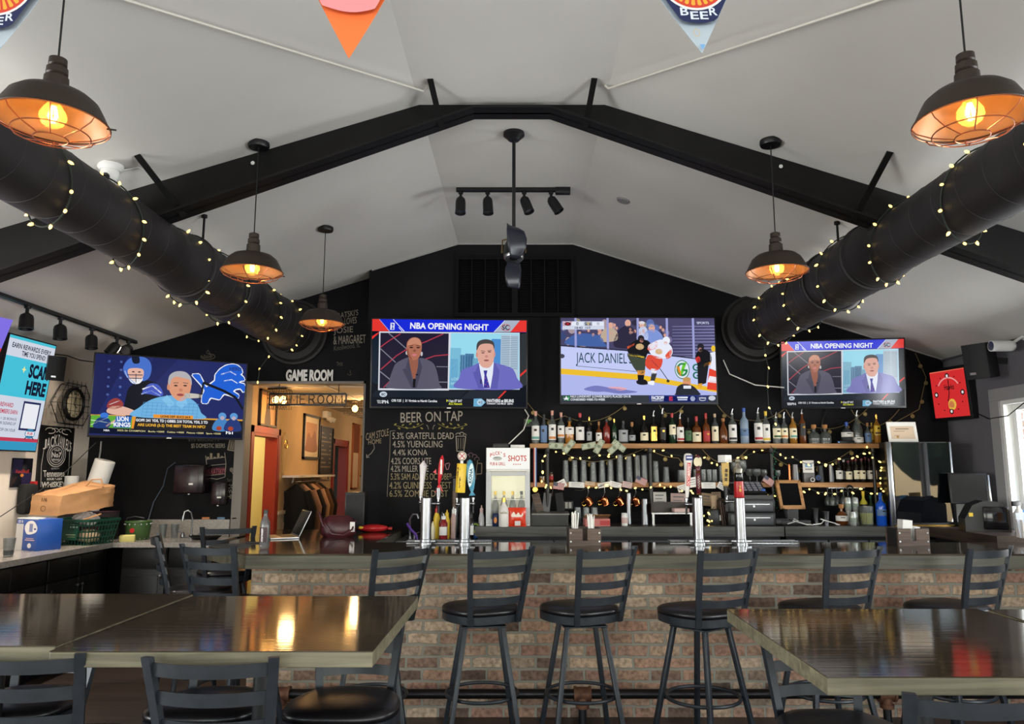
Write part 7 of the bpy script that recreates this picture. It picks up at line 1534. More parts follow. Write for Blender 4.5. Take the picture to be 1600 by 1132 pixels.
p = Pic(box_map(0, 0, 100, 40, w-.008, H_*.27)); RR = (196, 62, 54); p.rect(0, 0, 100, 40, (244, 243, 236)).up(); p.text('SHOTS', 50, 14, 93, 25, RR, .02).text('PUB & GRILL', 8, 27, 44, 33, RR, .02).ell(25, 20, 11, 4, (190, 190, 180)).ell(25, 18.5, 9, 2, (130, 140, 130)); p.rect(62, 30, 64.5, 32, RR).rect(67, 30, 69.5, 32, RR).rect(72, 30, 74.5, 32, RR).rect(77, 30, 79.5, 32, RR)
for i, ch in enumerate("PUCK'S"): p.text(ch, 8+i*6.2, 10-4*math.sin(i*.62), 13+i*6.2 if ch != "'" else 10.5+i*6.2, 17-4*math.sin(i*.62) if ch != "'" else 12-4*math.sin(i*.62), RR, .02)
MB().box(-w/2, .0, H_*.72, w/2, .05, H_, .004).build('sign_box', m_white, t); p.build('sign_panel', M_LITSIGN, t, (0, -.001, H_*.86)); point('fridge_lamp', (0, .1, H_*.66), .7, (1, .95, .8), .03).parent = t
fx, fz = (a.x+b.x)/2, KZ
for i, (dx, gl, cp, lab) in enumerate(((-.12, 'clear', 'yellow', 'clear bottle on the left inside the mini fridge'), (-.04, 'clear', 'yellow', 'yellow-capped clear bottle inside the mini fridge'), (.04, 'clear', 'yellow', 'yellow-topped bottle right of centre inside the mini fridge'), (.12, 'clear', 'black', 'dark-topped bottle on the right inside the mini fridge'))):
    bottle(fx+dx, KY+.2, KZ+.051, .25, .034, 'sloped', gl, None, cp, lab, 'bottles inside the mini fridge')
t = thing('white_bottle', 'white rum-style bottle with gold cap before the mini fridge', 'bottle', (kc(787, .0), KY-.05+.0, KZ)); MB().lathe([(0, 0), (.042, 0), (.045, .01), (.045, .13), (.038, .16), (.018, .195), (.015, .20), (.015, .215)], n=22).build('bottle_body', mat('white_glazed_bottle', (222, 218, 212), .25), t); MB().cyl((0, 0, .213), (0, 0, .25), .018).build('cap', m_brass, t); p = Pic(ident); p.text('RumChata', -.032, .010, .032, -.012, (120, 106, 70), .01); p.build('print', M_PRINT, t, (0, -.0462, .125))
t = thing('drink_can', 'dark blue can with an orange picture left of the white bottle', 'can', (kc(774, .0), KY-.03, KZ)); MB().lathe([(0, 0), (.026, 0), (.029, .006), (.029, .105), (.024, .114), (0, .112)], n=20).build('can_body', mat('navy_can', (26, 40, 74), .3, .3), t); p = Pic(ident); p.ell(0, 0, .014, .026, (206, 130, 60)); p.build('print', M_PRINT, t, (0, -.0297, .055))
t = thing('snack_pouch', 'orange-red snack pouch leaning before the mini fridge', 'pouch', (kc(808, .0), KY-.045, KZ)); mb = MB(); mb.grid(lambda u, v: ((u-.5)*.16*(1-.06*math.sin(PI*v)), -.028*math.sin(PI*u)*math.sin(PI*min(1, v*1.05))**.6-.002, v*.165), 10, 10); mb.grid(lambda u, v: ((u-.5)*.16*(1-.06*math.sin(PI*v)), .028*math.sin(PI*u)*math.sin(PI*min(1, v*1.05))**.6+.002, v*.165), 10, 10); mb.build('pouch_body', mat('orange_red_film', (214, 60, 32), .25), t, 60); p = Pic(ident); p.rect(-.02, -.03, .03, -.07, (214, 206, 200)).spl([(-.05, .02), (-.03, .05), (-.01, .025), (.01, .045), (.03, .02), (.05, .04), (.04, .008), (-.04, .006)], (240, 226, 210)); p.build('print', M_PRINT, t, (0, -.0325, .08))
t = thing('fridge_top_box', 'small dark box with a white lid on top of the mini fridge', 'box', (fx-.04, KY+.2, KZ+H_)); MB().box(-.10, -.08, 0, .04, .08, .045, .003).build('dark_box', m_blk, t); MB().box(.06, -.08, 0, .19, .07, .03, .004).build('white_box', m_white, t)
# condiments behind the left taps, on the back sink ledge
CB = [(682, 790, .030, 'mustard', m_yel, 'yellow mustard bottle with red tip behind the left taps', m_redp), (690, 800, .026, 'brown', mat('brown_sauce', (70, 44, 34), .35), 'brown sauce bottle in front of the mustard', m_blk), (698, 797, .027, 'yellow', m_yel, 'yellow squeeze bottle right of the ketchup', m_yel), (692.5, 803, .037, 'ketchup', mat('ketchup_red', (130, 20, 26), .25), 'red ketchup bottle with white cap behind the left taps', m_white), (708, 792, .024, 'pinkish', m_paperpink, 'tall pale pink bottle left of the middle tap', m_white), (736, 800, .026, 'stout', GL['dark'], 'dark bottle with white label right of the yellow handle tower', m_blk), (752, 790, .026, 'clear', mat('pale_clear_plastic', (200, 200, 206), .2), 'tall pale bottle left of the mini fridge', m_paperpink), (676, 815, .02, 'cream', m_cream, 'short cream bottle leftmost of the condiments', m_cream)]
for i, (px, top, r, nm, m, lab, cp) in enumerate(CB):
    y = 6.74 if nm in ('ketchup', 'brown', 'cream', 'stout') else 6.86; x = at(px, 840, y).x; h = at(px, top, y).z-1.0
    t = thing('sauce_bottle', lab, 'bottle', (x, y, 1.0), 0, 'sauce bottles behind the taps'); MB().lathe([(0, 0), (r*.9, 0), (r, .008), (r*.96, h*.35), (r, h*.62), (r*.55, h*.78), (r*.5, h*.80), (0, h*.80)], n=20).build('bottle_body', m, t); MB().lathe([(r*.6, h*.78), (r*.6, h*.9), (r*.25, h*.92), (r*.15, h), (0, h)], n=16).build('cap', cp, t)
    if nm in ('ketchup', 'stout'): MB().lathe([(r*1.02, h*.18), (r*1.02, h*.5)], n=14, a0=-PI*.85, a1=-PI*.15).build('label_wrap', m_paper, t)
t = thing('tap_stand', 'worn wooden tap handle with black collar standing behind the yellow handle', 'beer tap', (at(710, 840, 6.95).x, 6.95, 1.0)); MB().cyl((0, 0, 0), (0, 0, .26), .03).build('steel_post', m_steel, t); MB().cyl((0, 0, .26), (0, 0, .42), .022, .026).build('wood_grip', m_caddy, t); MB().cyl((0, 0, .42), (0, 0, .53), .034).cyl((-.06, 0, .53), (.03, 0, .555), .012).build('collar', m_blk, t)
t = thing('tape_roll', 'small round green and black dispenser right of the dark bottle', 'dispenser', (at(743, 840, 6.86).x, 6.86, 1.0)); MB().box(-.04, -.03, 0, .04, .03, .055, .006).build('base', m_bluep, t); MB().cyl((0, -.02, .10), (0, .02, .10), .045).build('reel', m_blk, t); MB().torus((0, -.021, .10), .03, .006, RX(PI/2)).build('ring', mat('lime_ring', (140, 170, 60), .5), t); MB().box(-.03, -.033, .05, .05, .03, .066).build('yellow_strip', m_yel, t)
# left half of the back counter
t = thing('bill_tray', 'black tray box with leaning cards at the left of the back counter', 'tray', (kc(858), KF+.24, KZ)); MB().prism([(-.17, -.08), (.17, -.10), (.17, .10), (-.17, .10)], 0, .10).build('case', m_blk, t, 0); MB().box(-.16, -.10, .10, .18, .11, .112, 0, RX(.06)).build('lid', mat('brushed_edge', (120, 118, 114), .4, .4), t, 0)
for dx, rz_, m in ((-.08, -.28, m_caddy), (-.03, .12, mat('grey_board', (90, 90, 94), .5)), (.11, -.1, m_blkgloss)): MB().box(-.035, -.01, 0, .035, .0, .17, 0, Matrix.Translation((dx, .04, .115)) @ RY(rz_) @ RX(-.15)).build('card', m, t, 0)
o = MB().box(-.03, -.006, 0, .03, .0, .27, 0, RY(.14)).build('menu_sheet', mat('grey_sheet', (116, 120, 124), .5), None, 0); o.location = (kc(833), KF+.45, KZ); tag(o, 'grey plastic menu sheet leaning right of the mini fridge', 'menu')
o = note('outlet', 888, 790, .09, .075, 0, m_blk, 'black wall outlet plate with two white sockets above the straws', 'outlet', 7.296, None, lambda q: (q.rect(-.03, -.028, -.004, .028, (206, 204, 200)), q.rect(.004, -.028, .03, .028, (206, 204, 200))))
for i, (px, top) in enumerate(((903, 793), (916, 793), (929, 793))):
    x = kc(px, .3); h = at(px, top, KF+.3).z-KZ; t = thing('pint_glass', '%s upturned glass from the left behind the straws on the back counter' % ORD[i], 'glass', (x, KF+.3, KZ), 0, 'glasses behind the straws'); MB().lathe([(.042, 0), (.030, h), (0, h), (0, h-.01), (.028, h-.01), (.039, .002)], n=20).build('glass_body', m_glass, t)
t = thing('red_carton', 'open red and white carton on the back counter behind the bar caddy', 'box', (kc(932, .12), KF+.12, KZ), .05); MB().box(-.11, -.08, 0, .11, .08, .065, .002).build('carton_body', mat('red_white_board', (196, 120, 112), .6), t, 0); MB().box(-.11, 0, 0, .12, .10, .004, 0, Matrix.Translation((.02, .06, .09)) @ RX(-.3)).build('flap', m_cardboard, t, 0); MB().box(.02, -.082, .01, .108, -.079, .05).build('red_panel', m_redp, t, 0)
t = thing('pill_bottle', 'white tub with pink label beside the tall steel tin', 'bottle', (kc(976, .15), KF+.15, KZ)); MB().lathe([(0, 0), (.028, 0), (.028, .085), (.026, .088), (.026, .11), (0, .11)], n=20).build('tub', m_white, t); MB().lathe([(.0285, .02), (.0285, .07)], n=20).build('label_wrap', m_paperpink, t)
shaker(983, 771, 56, m_chrome, 'tall stack of steel tins under the copper mugs', KF+.30, 818, KZ, 'tin_stack'); shaker(1008, 780, 66, m_chrome, 'wide steel tin with dark lower half on the back counter', KF+.22, 818, KZ, 'tin_stack')
t = thing('cash_tray', 'open dark wooden tray on a steel stand below the wall notices', 'tray', (kc(1048, .25), KF+.25, KZ)); MB().box(-.19, -.10, .10, .19, .10, .112).build('base', m_steel, t, 0); MB().box(-.19, .08, .112, .19, .10, .20, 0).box(-.19, -.10, .112, -.178, .10, .19).box(.178, -.10, .112, .19, .10, .19).build('walls', mat('dark_walnut', (44, 32, 26), .4), t, 0); MB().box(.02, -.08, .113, .16, .05, .15, .01).build('paper_pile', m_paperpink, t); mb = MB()
for x in (-.17, .17): mb.box(x-.01, -.08, 0, x+.01, .08, .10)
mb.build('stand', m_steel, t, 0)
t = thing('black_pouch_box', 'black box on the back counter left of the cash registers', 'box', (kc(1117, .25), KF+.25, KZ)); MB().box(-.075, -.06, 0, .055, .06, .14, .006).build('case', m_blk, t); MB().box(.03, -.064, .04, .045, -.058, .09).build('clasp', m_steel, t); 
t = thing('cup_stack', 'stack of tan paper cups above the black box', 'cups', (kc(1117, .33), KF+.33, KZ)); MB().lathe([(0, .14), (.028, .14), (.036, .26), (.03, .26), (0, .25)], n=18).build('cups', m_papertan, t); MB().cyl((0, 0, 0), (0, 0, .139), .02).build('stand', m_blk, t)
t = thing('leaning_menus', 'brown menu covers leaning against the cash register', 'menus', (kc(1129, .2), KF+.2, KZ)); 
for k in range(3): MB().box(-.008+.018*k, -.05, 0, .0+.018*k, .06, .22-.02*k, 0, RY(-.10)).build('cover', mat('brown_cover', (74, 56, 50), .6), t, 0)
t = thing('cash_register', 'black cash register with a keypad behind the rightmost tap tower', 'cash register', (kc(1168, .22), KF+.24, KZ)); 
MB().box(-.21, -.16, 0, .21, .16, .115, .004).box(-.21, -.16, .118, .21, .16, .235, .004).build('drawer_case', m_blk, t)
for k in range(2): dr = MB().box(-.19, -.168, .012+.118*k, .19, -.159, .10+.118*k, .003).build('drawer', mat('slate_plastic', (70, 72, 76), .4), t); MB().cyl((.02, -.172, .055+.118*k), (.02, -.168, .055+.118*k), .010).build('lock', m_chrome, dr); MB().box(-.06, -.174, .07+.118*k, .16, -.168, .076+.118*k).build('trim_strip', m_steel, dr)
MB().prism([(-.20, -.16), (.20, -.16), (.16, .13), (-.16, .13)], .236, .27).box(-.16, -.10, 0, .16, .10, .03, .004, Matrix.Translation((0, 0, .32)) @ RX(.5)).box(-.16, .03, .27, .16, .12, .38).build('console', m_blk, t); mb = MB()
for i in range(5):
    for j in range(4): mb.box(-.13+.05*i, -.085+.042*j, .03, -.09+.05*i, -.055+.042*j, .04, .003, Matrix.Translation((.03, 0, .32)) @ RX(.5))
mb.build('keypad', mat('grey_keys', (120, 122, 132), .5), t); MB().box(.12, -.09, .03, .155, -.06, .042, .003, Matrix.Translation((.0, 0, .32)) @ RX(.5)).build('blue_key', mat('blue_key', (70, 110, 190), .5), t)
t = thing('payment_tablet', 'tablet in a light wooden stand on the back counter', 'tablet', (kc(1241, .18), KF+.2, KZ)); M = RZ(.12) @ Matrix.Translation((0, 0, .14)) @ RX(-.28)
mb = MB()
for x0, x1, z0, z1 in ((-.12, -.09, 0, .27), (.09, .12, 0, .27), (-.12, .12, 0, .035), (-.12, .12, .24, .27)): mb.box(x0, -.012, z0, x1, .012, z1, .002, M)
mb.build('wood_frame', m_shelf, t, 0); MB().box(-.09, -.006, .035, .09, .008, .24, 0, M).build('display', m_blkgloss, t, 0); MB().box(-.13, -.08, 0, .13, .10, .05, .01).box(-.05, .0, .05, .05, .08, .16).build('black_base', m_blk, t)
t = thing('desk_phone', 'black telephone handset left of the tablet stand', 'phone', (kc(1220, .2), KF+.2, KZ)); MB().box(-.07, -.08, 0, .05, .08, .06, .01, RX(-.1)).build('base', m_blk, t); MB().tube([(.03, -.07, .06), (.03, -.03, .13), (.02, .03, .15), (-.01, .06, .10)], .018, 8).build('handset', m_blk, t)
rnd = random.Random(2)
o = MB().tube([Vector((kc(1232, .08)+.10*k/3+.05*math.sin(k*1.7), KF+.09+.04*math.cos(k*2.3), KZ+.012+.05*max(0, math.sin(k*.8)))) for k in range(14)], .005, 6).build('cable', m_paper); tag(o, 'tangled white charging cable in front of the tablet stand', 'cable')
shaker(1275, 795, 60, m_chrome, 'tall tapered steel tin right of the tablet', KF+.22, 818, KZ, 'steel_tin', False); shaker(1291, 800, 54, m_chrome, 'shorter steel tin in front of the tequila bottle', KF+.18, 818, KZ, 'steel_tin', False)
x = kc(1316, .22); bottle(x, KF+.22, KZ, .185, .055, 'round', 'amber', 'white', 'cork', 'squat brown bottle with round white label and cork on the back counter', 'bottles on the back counter', lz=(.2, .45))
for i, (px, st) in enumerate(((1328, 2), (1340, 2), (1334, 1))):
    for k in range(st):
        t = thing('seltzer_can', ['pale can low in the left stack', 'pale can on top of the left stack', 'pale can low in the right stack', 'pale can on top of the right stack', 'pale can in front of both stacks'][(i*2+k) if i < 2 else 4]+' on the back counter', 'can', (kc(px, .22 if i < 2 else .12), KF+(.24 if i < 2 else .13), KZ+.123*k), 0, 'pale cans on the back counter'); MB().lathe([(0, 0), (.024, 0), (.029, .008), (.029, .108), (.023, .118), (.023, .121), (0, .119)], n=20).build('can_body', mat('pale_can', (176, 180, 176), .3, .5), t); MB().lathe([(.0294, .03), (.0294, .07)], n=20).build('label_wrap', mat('grey_green_wrap', (130, 140, 128), .5), t)
x = kc(1355, .16); t = thing('juice_pitcher', 'clear container of yellow-green mixer on the back counter', 'container', (x, KF+.16, KZ)); MB().lathe([(0, 0), (.05, 0), (.055, .01), (.06, .17), (.056, .17), (.05, .012), (0, .012)], n=22).build('container', m_glass, t); MB().lathe([(0, .013), (.05, .013), (.054, .11), (0, .11)], n=20).build('mixer', mat('lime_mixer', (196, 196, 90), .3), t)
x = kc(1353, .3); bottle(x, KF+.32, KZ, .30, .036, 'tall', 'yellow', 'black', 'yellow', 'tall yellow-topped bottle behind the mixer container', 'bottles on the back counter', lz=(.4, .6))
x = kc(1378, .14); bottle(x, KF+.14, KZ, .29, .045, 'tall', 'steelblue', 'blue', 'blue', 'bright blue bottle with white stripe beside the napkin caddy', 'bottles on the back counter', lz=(.3, .5))
x = kc(1383, .3); bottle(x, KF+.32, KZ, .30, .04, 'tall', 'yellow', 'yellow', 'black', 'yellow bottle behind the bright blue one', 'bottles on the back counter', lz=(.2, .6))
x = kc(1366, .3); bottle(x, KF+.34, KZ, .26, .035, 'tall', 'green', None, 'green', 'dark green bottle behind the last pipe support', 'bottles on the back counter')
# display fridge, certificate
FY = 6.76; a, b = at(1398, 826, FY), at(1486, 691, FY); w = b.x-a.x; H_ = b.z-KZ
t = thing('display_fridge', 'black countertop display fridge with steel sides at the right of the back counter', 'fridge', ((a.x+b.x)/2, FY, KZ+.001)); D = .5
MB().box(-w/2+.035, .02, .0, w/2, D, .03).box(-w/2+.035, .02, H_-.03, w/2, D, H_).box(-w/2+.035, D-.02, .03, w/2, D, H_-.03).box(w/2-.02, .02, .03, w/2, D-.02, H_-.03).box(-w/2+.035, .02, .03, -w/2+.05, D-.02, H_-.03).build('cabinet', m_blk, t, 0)
for s in (-1, 1): MB().box(s*w/2-(.045 if s < 0 else .02)+(.02 if s < 0 else 0)-.0, 0, .0, s*w/2+(.02 if s < 0 else .0), .03, H_, .004).build('steel_edge', m_chrome, t)
MB().box(-w/2+.03, .004, .03, w/2-.022, .012, H_-.008).build('door_glass', mat('dark_door_glass', (14, 16, 20), .02, 0, .35, 1.5, spec=.8), t, 0); MB().box(-w/2+.05, .05, H_*.42, w/2-.03, D-.03, H_*.43).build('shelf', m_steel, t, 0); MB().box(-w/2, 0, -.001, w/2, .02, .012).build('kick_strip', m_brass, t, 0)
fx = (a.x+b.x)/2
for i in range(4): t = thing('preserve_jar', '%s small glass jar from the left inside the display fridge' % ORD[i], 'jar', (fx-.14+.075*i, FY+.16, KZ+.032), 0, 'jars inside the display fridge'); MB().lathe([(0, 0), (.03, 0), (.032, .01), (.032, .10), (.028, .11), (0, .11)], n=16).build('jar_body', mat('jar_contents', (120, 130, 110), .2), t); MB().cyl((0, 0, .11), (0, 0, .125), .03).build('lid', m_steel, t)
p = at(1413, 679, FY+.1); t = thing('certificate', 'pale framed certificate leaning on top of the display fridge', 'certificate', (p.x, FY+.12, KZ+.001+H_)); M = RX(-.18); hh = .19
MB().box(-.135, -.006, 0, .135, .006, hh, .002, M).build('frame', m_paper, t, 0); pc = Pic(ident); pc.rect(-.11, .03, .11, hh-.04, (206, 184, 160)).up(); pc.rect(-.06, hh-.07, .06, hh-.062, (120, 100, 84)).rect(-.08, hh-.09, .02, hh-.085, (140, 120, 100)).rect(-.08, .06, -.03, .064, (140, 120, 100)).ell(-.05, .05, .012, .012, (170, 130, 70)); o = pc.build('print', M_PRINT, t); o.matrix_basis = M @ Matrix.Translation((0, -.0066, 0)); MB().bar((0, .05, 0), M @ Vector((0, .006, .12)), .03, .004).build('easel_leg', m_paper, t, 0)
# right corner: terminals, brochures
def sc(px, y): return at(px, 830, y).x
t = thing('receipt_printer', 'bulky black machine with a yellow sticker on the side counter', 'machine', (3.80, 6.28, KZ), math.radians(-20)); mb = MB()
mb.prism([(-.16, 0), (.16, 0), (.16, .17), (.10, .235), (-.02, .245), (-.10, .21), (-.16, .10)], -.14, .14, Matrix(((1, 0, 0, 0), (0, 0, 1, 0), (0, 1, 0, 0), (0, 0, 0, 1)))); mb.build('housing', m_blk, t, 20); MB().box(-.03, -.155, .02, .145, -.139, .20, .02).build('front_cover', m_blkgloss, t); MB().box(-.13, -.142, .12, -.10, -.1395, .15).build('sticker', m_yel, t)
t = thing('touch_monitor', 'black touch screen monitor behind the machine by the window', 'monitor', (3.90, 6.62, KZ), math.radians(-18)); M = Matrix.Translation((0, 0, .20)) @ RX(-.12); MB().box(-.15, -.015, 0, .15, .015, .27, .006, M).build('screen_case', m_blk, t); MB().box(-.138, -.0165, .015, .138, -.0145, .255, 0, M).build('display', m_blkgloss, t); MB().box(-.06, -.05, 0, .06, .09, .02, .004).bar((0, .05, .02), (0, .02, .30), .05, .04).build('stand', m_blk, t)
MB().box(.150, -.02, .02, .165, .02, .25, .002, M).build('card_reader', m_steel, t)
t = thing('card_rack', 'clear rack of papers and receipts right of the display fridge', 'rack', (sc(1496, 6.95), 6.95, KZ), .1); M = RX(-.2) @ RY(.18)
for k in range(4): MB().box(-.07+.02*k, -.05+.02*k, .02+.03*k, .06+.02*k, -.046+.02*k, .20+.035*k, 0, RY(.16-.05*k)).build('sheet', [m_paper, mat('clear_sleeve', (180, 184, 188), .2), mat('grey_sheet'), m_paper][k], t, 0)
MB().box(-.08, -.07, 0, .09, .06, .03).build('base', m_blk, t, 0)
BR = [((206, 214, 226), 0), ((70, 140, 200), 1), ((214, 140, 70), 2), ((150, 196, 226), 3), ((226, 224, 220), 4), ((60, 150, 210), 5)]
t = thing('brochure_holder', 'clear holder of folded leaflets at the window end of the side counter', 'holder', (3.86, 5.62, KZ), math.radians(-8)); 
MB().box(-.19, -.06, 0, -.10, .04, .005).box(-.19, -.063, 0, -.10, -.06, .11).box(-.193, -.06, 0, -.19, .04, .13).box(-.10, -.06, 0, -.097, .04, .13).box(-.19, .04, 0, -.10, .043, .14).build('front_holder', mat('milky_acrylic', (220, 214, 212), .3), t, 0)
for i, (c, k) in enumerate(BR): MB().box(-.20+.055*k, -.03+.028*(k % 3), .02, -.11+.055*k, -.026+.028*(k % 3), .20-.012*(k % 2)+.02*(k % 3), 0, RY(-.10+.05*(k % 4))).build('leaflet', mat('leaflet_%s' % 'abcdef'[k], c, .4), t, 0)
MB().box(-.08, -.06, 0, .10, .05, .006).box(-.08, -.064, 0, .10, -.06, .10).build('wide_holder', mat('milky_acrylic'), t, 0); MB().box(.0, -.066, .02, .09, -.0645, .09).build('blue_card', mat('leaflet_d'), t, 0)
t = thing('product_box', 'upright yellow packet behind the leaflets by the window', 'packet', (3.98, 5.88, KZ)); MB().box(-.06, -.02, 0, .04, .02, .27, .003, RY(-.06)).build('box_body', mat('amber_box', (230, 180, 60), .5), t); MB().box(-.055, -.022, .18, .03, -.019, .215, 0, RY(-.06)).build('red_band', m_redp, t)
t = thing('spray_bottle', 'white spray bottle with black trigger by the window', 'bottle', (3.99, 6.12, KZ)); MB().lathe([(0, 0), (.038, 0), (.04, .02), (.04, .15), (.014, .19), (.014, .21)], n=18).build('bottle_body', m_white, t); MB().box(-.05, -.012, .205, .02, .012, .245, .006).build('trigger_head', m_blk, t)
# red clock on the right wall
p = atx(1505, 615, XR); t = thing('wall_clock', 'square red wall clock in a deep black frame on the right wall', 'clock', (XR, p.y, p.z), math.radians(-90)); 
w, h = .46, .50; 
for x0, x1, z0, z1 in ((-w/2, -w/2+.035, -h/2, h/2), (w/2-.035, w/2, -h/2, h/2)): pass
t.rotation_euler = (math.radians(4), 0, math.radians(-75)); t.location = (XR-.09, p.y, p.z)
MB().box(-w/2, -.05, -h/2, w/2, .03, h/2, .004).box(-.1, .03, -.1, .1, .07, .1).build('frame', m_blk, t); pc = Pic(box_map(0, 0, 100, 100, w-.06, h-.06)); pc.rect(0, 0, 100, 100, (206, 44, 46)).rect(0, 0, 100, 2, (230, 120, 90)).up()
for q, (x, y) in enumerate(((50, 12), (88, 50), (50, 88), (12, 50))): pc.ell(x, y, 6, 6, (30, 22, 24)); pc.L += 1; pc.ell(x, y, 3.2, 3.2, (220, 214, 214)); pc.L -= 1
for k in range(12):
    if k % 3: pc.ell(50+40*math.cos(k*PI/6), 50+40*math.sin(k*PI/6), 1.6, 1.6, (40, 16, 18))
pc.arc(50, 44, 32, 28, PI*1.15, PI*1.85, 3, (230, 150, 150)); pc.text('Hawks', 38, 30, 66, 42, (30, 16, 18), .02); pc.spl([(46, 82), (44, 70), (52, 62), (62, 64), (66, 74), (60, 84)], (222, 180, 70)); pc.up(); pc.spl([(46, 78), (46, 70), (54, 66), (60, 72), (58, 80)], (196, 120, 70)); pc.line([(50, 50), (52, 20)], 2.4, (20, 14, 16)).line([(50, 50), (44, 66)], 2.4, (20, 14, 16)); pc.build('lit_dial', M_LITSIGN, t, (0, -.0506, 0))
o = MB().tube([atx(1530, 648, XR-.02), atx(1545, 655, XR-.02), atx(1556, 653, XR-.02), atx(1575, 650, XR-.03), atx(1600, 630, XR-.04)], .005, 5).build('cable', m_blk); tag(o, 'black cord running from the red clock over the window frame', 'cable')
o = MB().tube([atx(1470, 565, XR-.012), atx(1500, 556, XR-.012), atx(1560, 538, XR-.012), atx(1600, 526, XR-.012)], .009, 6).build('cable', mat('grey_cable', (80, 80, 84), .6)); tag(o, 'grey cable along the top of the right wall', 'cable')

# ------------------------------------------------------------------ high louvred shutters on the black wall
a, b = at(716, 490, YB), at(892, 407, YB); t = thing('louvre_shutters', 'pair of black louvred shutters high on the back wall above the televisions', 'shutters', ((a.x+b.x)/2, YB, (a.z+b.z)/2)); w, h = b.x-a.x, b.z-a.z
mb = MB()
for x0, x1, z0, z1 in ((-w/2-.03, w/2+.03, h/2, h/2+.04), (-w/2-.03, w/2+.03, -h/2-.04, -h/2), (-w/2-.03, -w/2, -h/2, h/2), (w/2, w/2+.03, -h/2, h/2), (-.03, .03, -h/2, h/2)): mb.box(x0, -.035, z0, x1, -.001, z1)
mb.build('frame', mat('black_shutter_paint', (9, 9, 10), .7, spec=.2), t, 0)
for s in (-1, 1):
    x0, x1 = (-w/2, -.03) if s < 0 else (.03, w/2); mb = MB(); n = 22
    for k in range(n): z = -h/2+h*(k+.5)/n; mb.box(x0, -.010, z-.013, x1, -.005, z+.013, 0, Matrix.Translation((0, -.010, z)) @ RX(-.6) @ Matrix.Translation((0, .0075, -z)))
    for k in range(1, 4): x = x0+(x1-x0)*k/4; mb.box(x-.006, -.032, -h/2, x+.006, -.022, h/2)
    mb.build('louvre_panel', mat('black_shutter_paint'), t, 0)
# ------------------------------------------------------------------ chalk beer list on the back wall
K7 = 1329/270; CY_ = (150, 138, 104); CHW = (162, 154, 142)
def head(p):
    p.text('BEER ON TAP', 275, 75, 752, 152, CHW, .0, -.03); G_ = (138, 130, 70)
    for s, x0 in ((1, 235), (-1, 778)):
        p.line([(x0+s*i*31, 172+14*math.sin(i*.5)+(i*3 if i < 3 else 8)-(i > 5)*(i-5)*8) for i in range(8)], 3, G_)
        for i in range(8): p.L += 1; p.ell(x0+s*i*29, 165+(i % 2)*26+6*math.sin(i), 12, 6, G_, 10, s*(.6 if i % 2 else -.6)); p.L -= 1
        p.arc(x0+s*238, 205, 16, 34, -PI/2 if s > 0 else -PI/2, 0 if s > 0 else -PI, 3, CHW)
chalk('chalk BEER ON TAP heading with leaf sprigs on the black wall', YB, head, 570, 630, K7)
rows = (('5.3% GRATEFUL DEAD', 212, 228, 684, 278), ('4.5% YUENGLING', 215, 292, 598, 342), ('4.4% KONA', 216, 358, 482, 404), ('4.2% COORS LITE', 202, 422, 510, 472), ('4.2% MILLER LITE', 200, 482, 490, 530), ('5.3% SAM ADAMS OCTOBER', 200, 542, 672, 592), ('4.2% GUINNESS    FEST', 190, 608, 664, 660), ('6.5% ZOMBIE DUST', 190, 672, 640, 722))
def lst(p):
    for s, x0, y0, x1, y1 in rows: p.text(s, x0, y0, x1, y1, CHW if rows.index((s, x0, y0, x1, y1)) < 5 else CY_, .0)
    p.line([(236, 214), (196, 216), (192, 400), (180, 560), (172, 722)], 5, (112, 106, 98))
chalk('chalk list of eight beers with strengths on the black wall', YB, lst, 570, 630, K7)
def glass1(p): p.line([(702, 256), (708, 372), (762, 372), (776, 256)], 6, CHW).line([(718, 270), (720, 355)], 5, (120, 112, 100)).line([(738, 270), (738, 355)], 5, (120, 112, 100)).line([(758, 270), (754, 355)], 5, (120, 112, 100)).arc(718, 246, 18, 14, PI, 2*PI, 5, CHW).arc(745, 240, 18, 14, PI, 2*PI, 5, CHW).arc(768, 250, 12, 12, PI, 2*PI, 5, CHW).line([(702, 256), (776, 256)], 4, CHW)
chalk('chalk beer glass right of the chalk beer list', YB, glass1, 570, 630, K7)
def mug(p):
    p.line([(790, 440), (775, 585), (850, 590), (868, 440)], 7, (120, 106, 92)).line([(862, 465), (900, 465), (898, 545), (858, 548)], 8, (130, 116, 100))
    for x, y in ((790, 412), (815, 400), (845, 412), (862, 432)): p.arc(x, y, 18, 15, PI*.8, 2.2*PI, 5, (120, 96, 104))
chalk('chalk beer mug half hidden behind the blue tap handle', YB, mug, 570, 630, K7)
def pong(p): p.line([(620, 470), (650, 462)], 5, (180, 130, 140)).line([(618, 472), (628, 512), (642, 512), (654, 466)], 5, (180, 130, 140)).poly([(582, 470), (606, 466), (600, 500), (586, 502)], (60, 56, 110)); p.up(); p.rect(580, 525, 594, 535, (60, 60, 120))
chalk('small pink and blue chalk cups behind the red tap handle', YB, pong, 570, 630, K7)
def camh(p): p.text('CAM STOLE', 8, 235, 184, 290, (140, 126, 104), .0, -.22).text('HOME', 28, 285, 128, 322, (140, 126, 104), .0, -.12).line([(70, 320), (74, 350), (52, 385), (16, 415)], 4, (150, 144, 134)).line([(14, 395), (14, 422), (36, 416)], 4, (150, 144, 134))
chalk('chalk scrawl about home with an arrow pointing to the opening', YB, camh, 570, 630, K7)

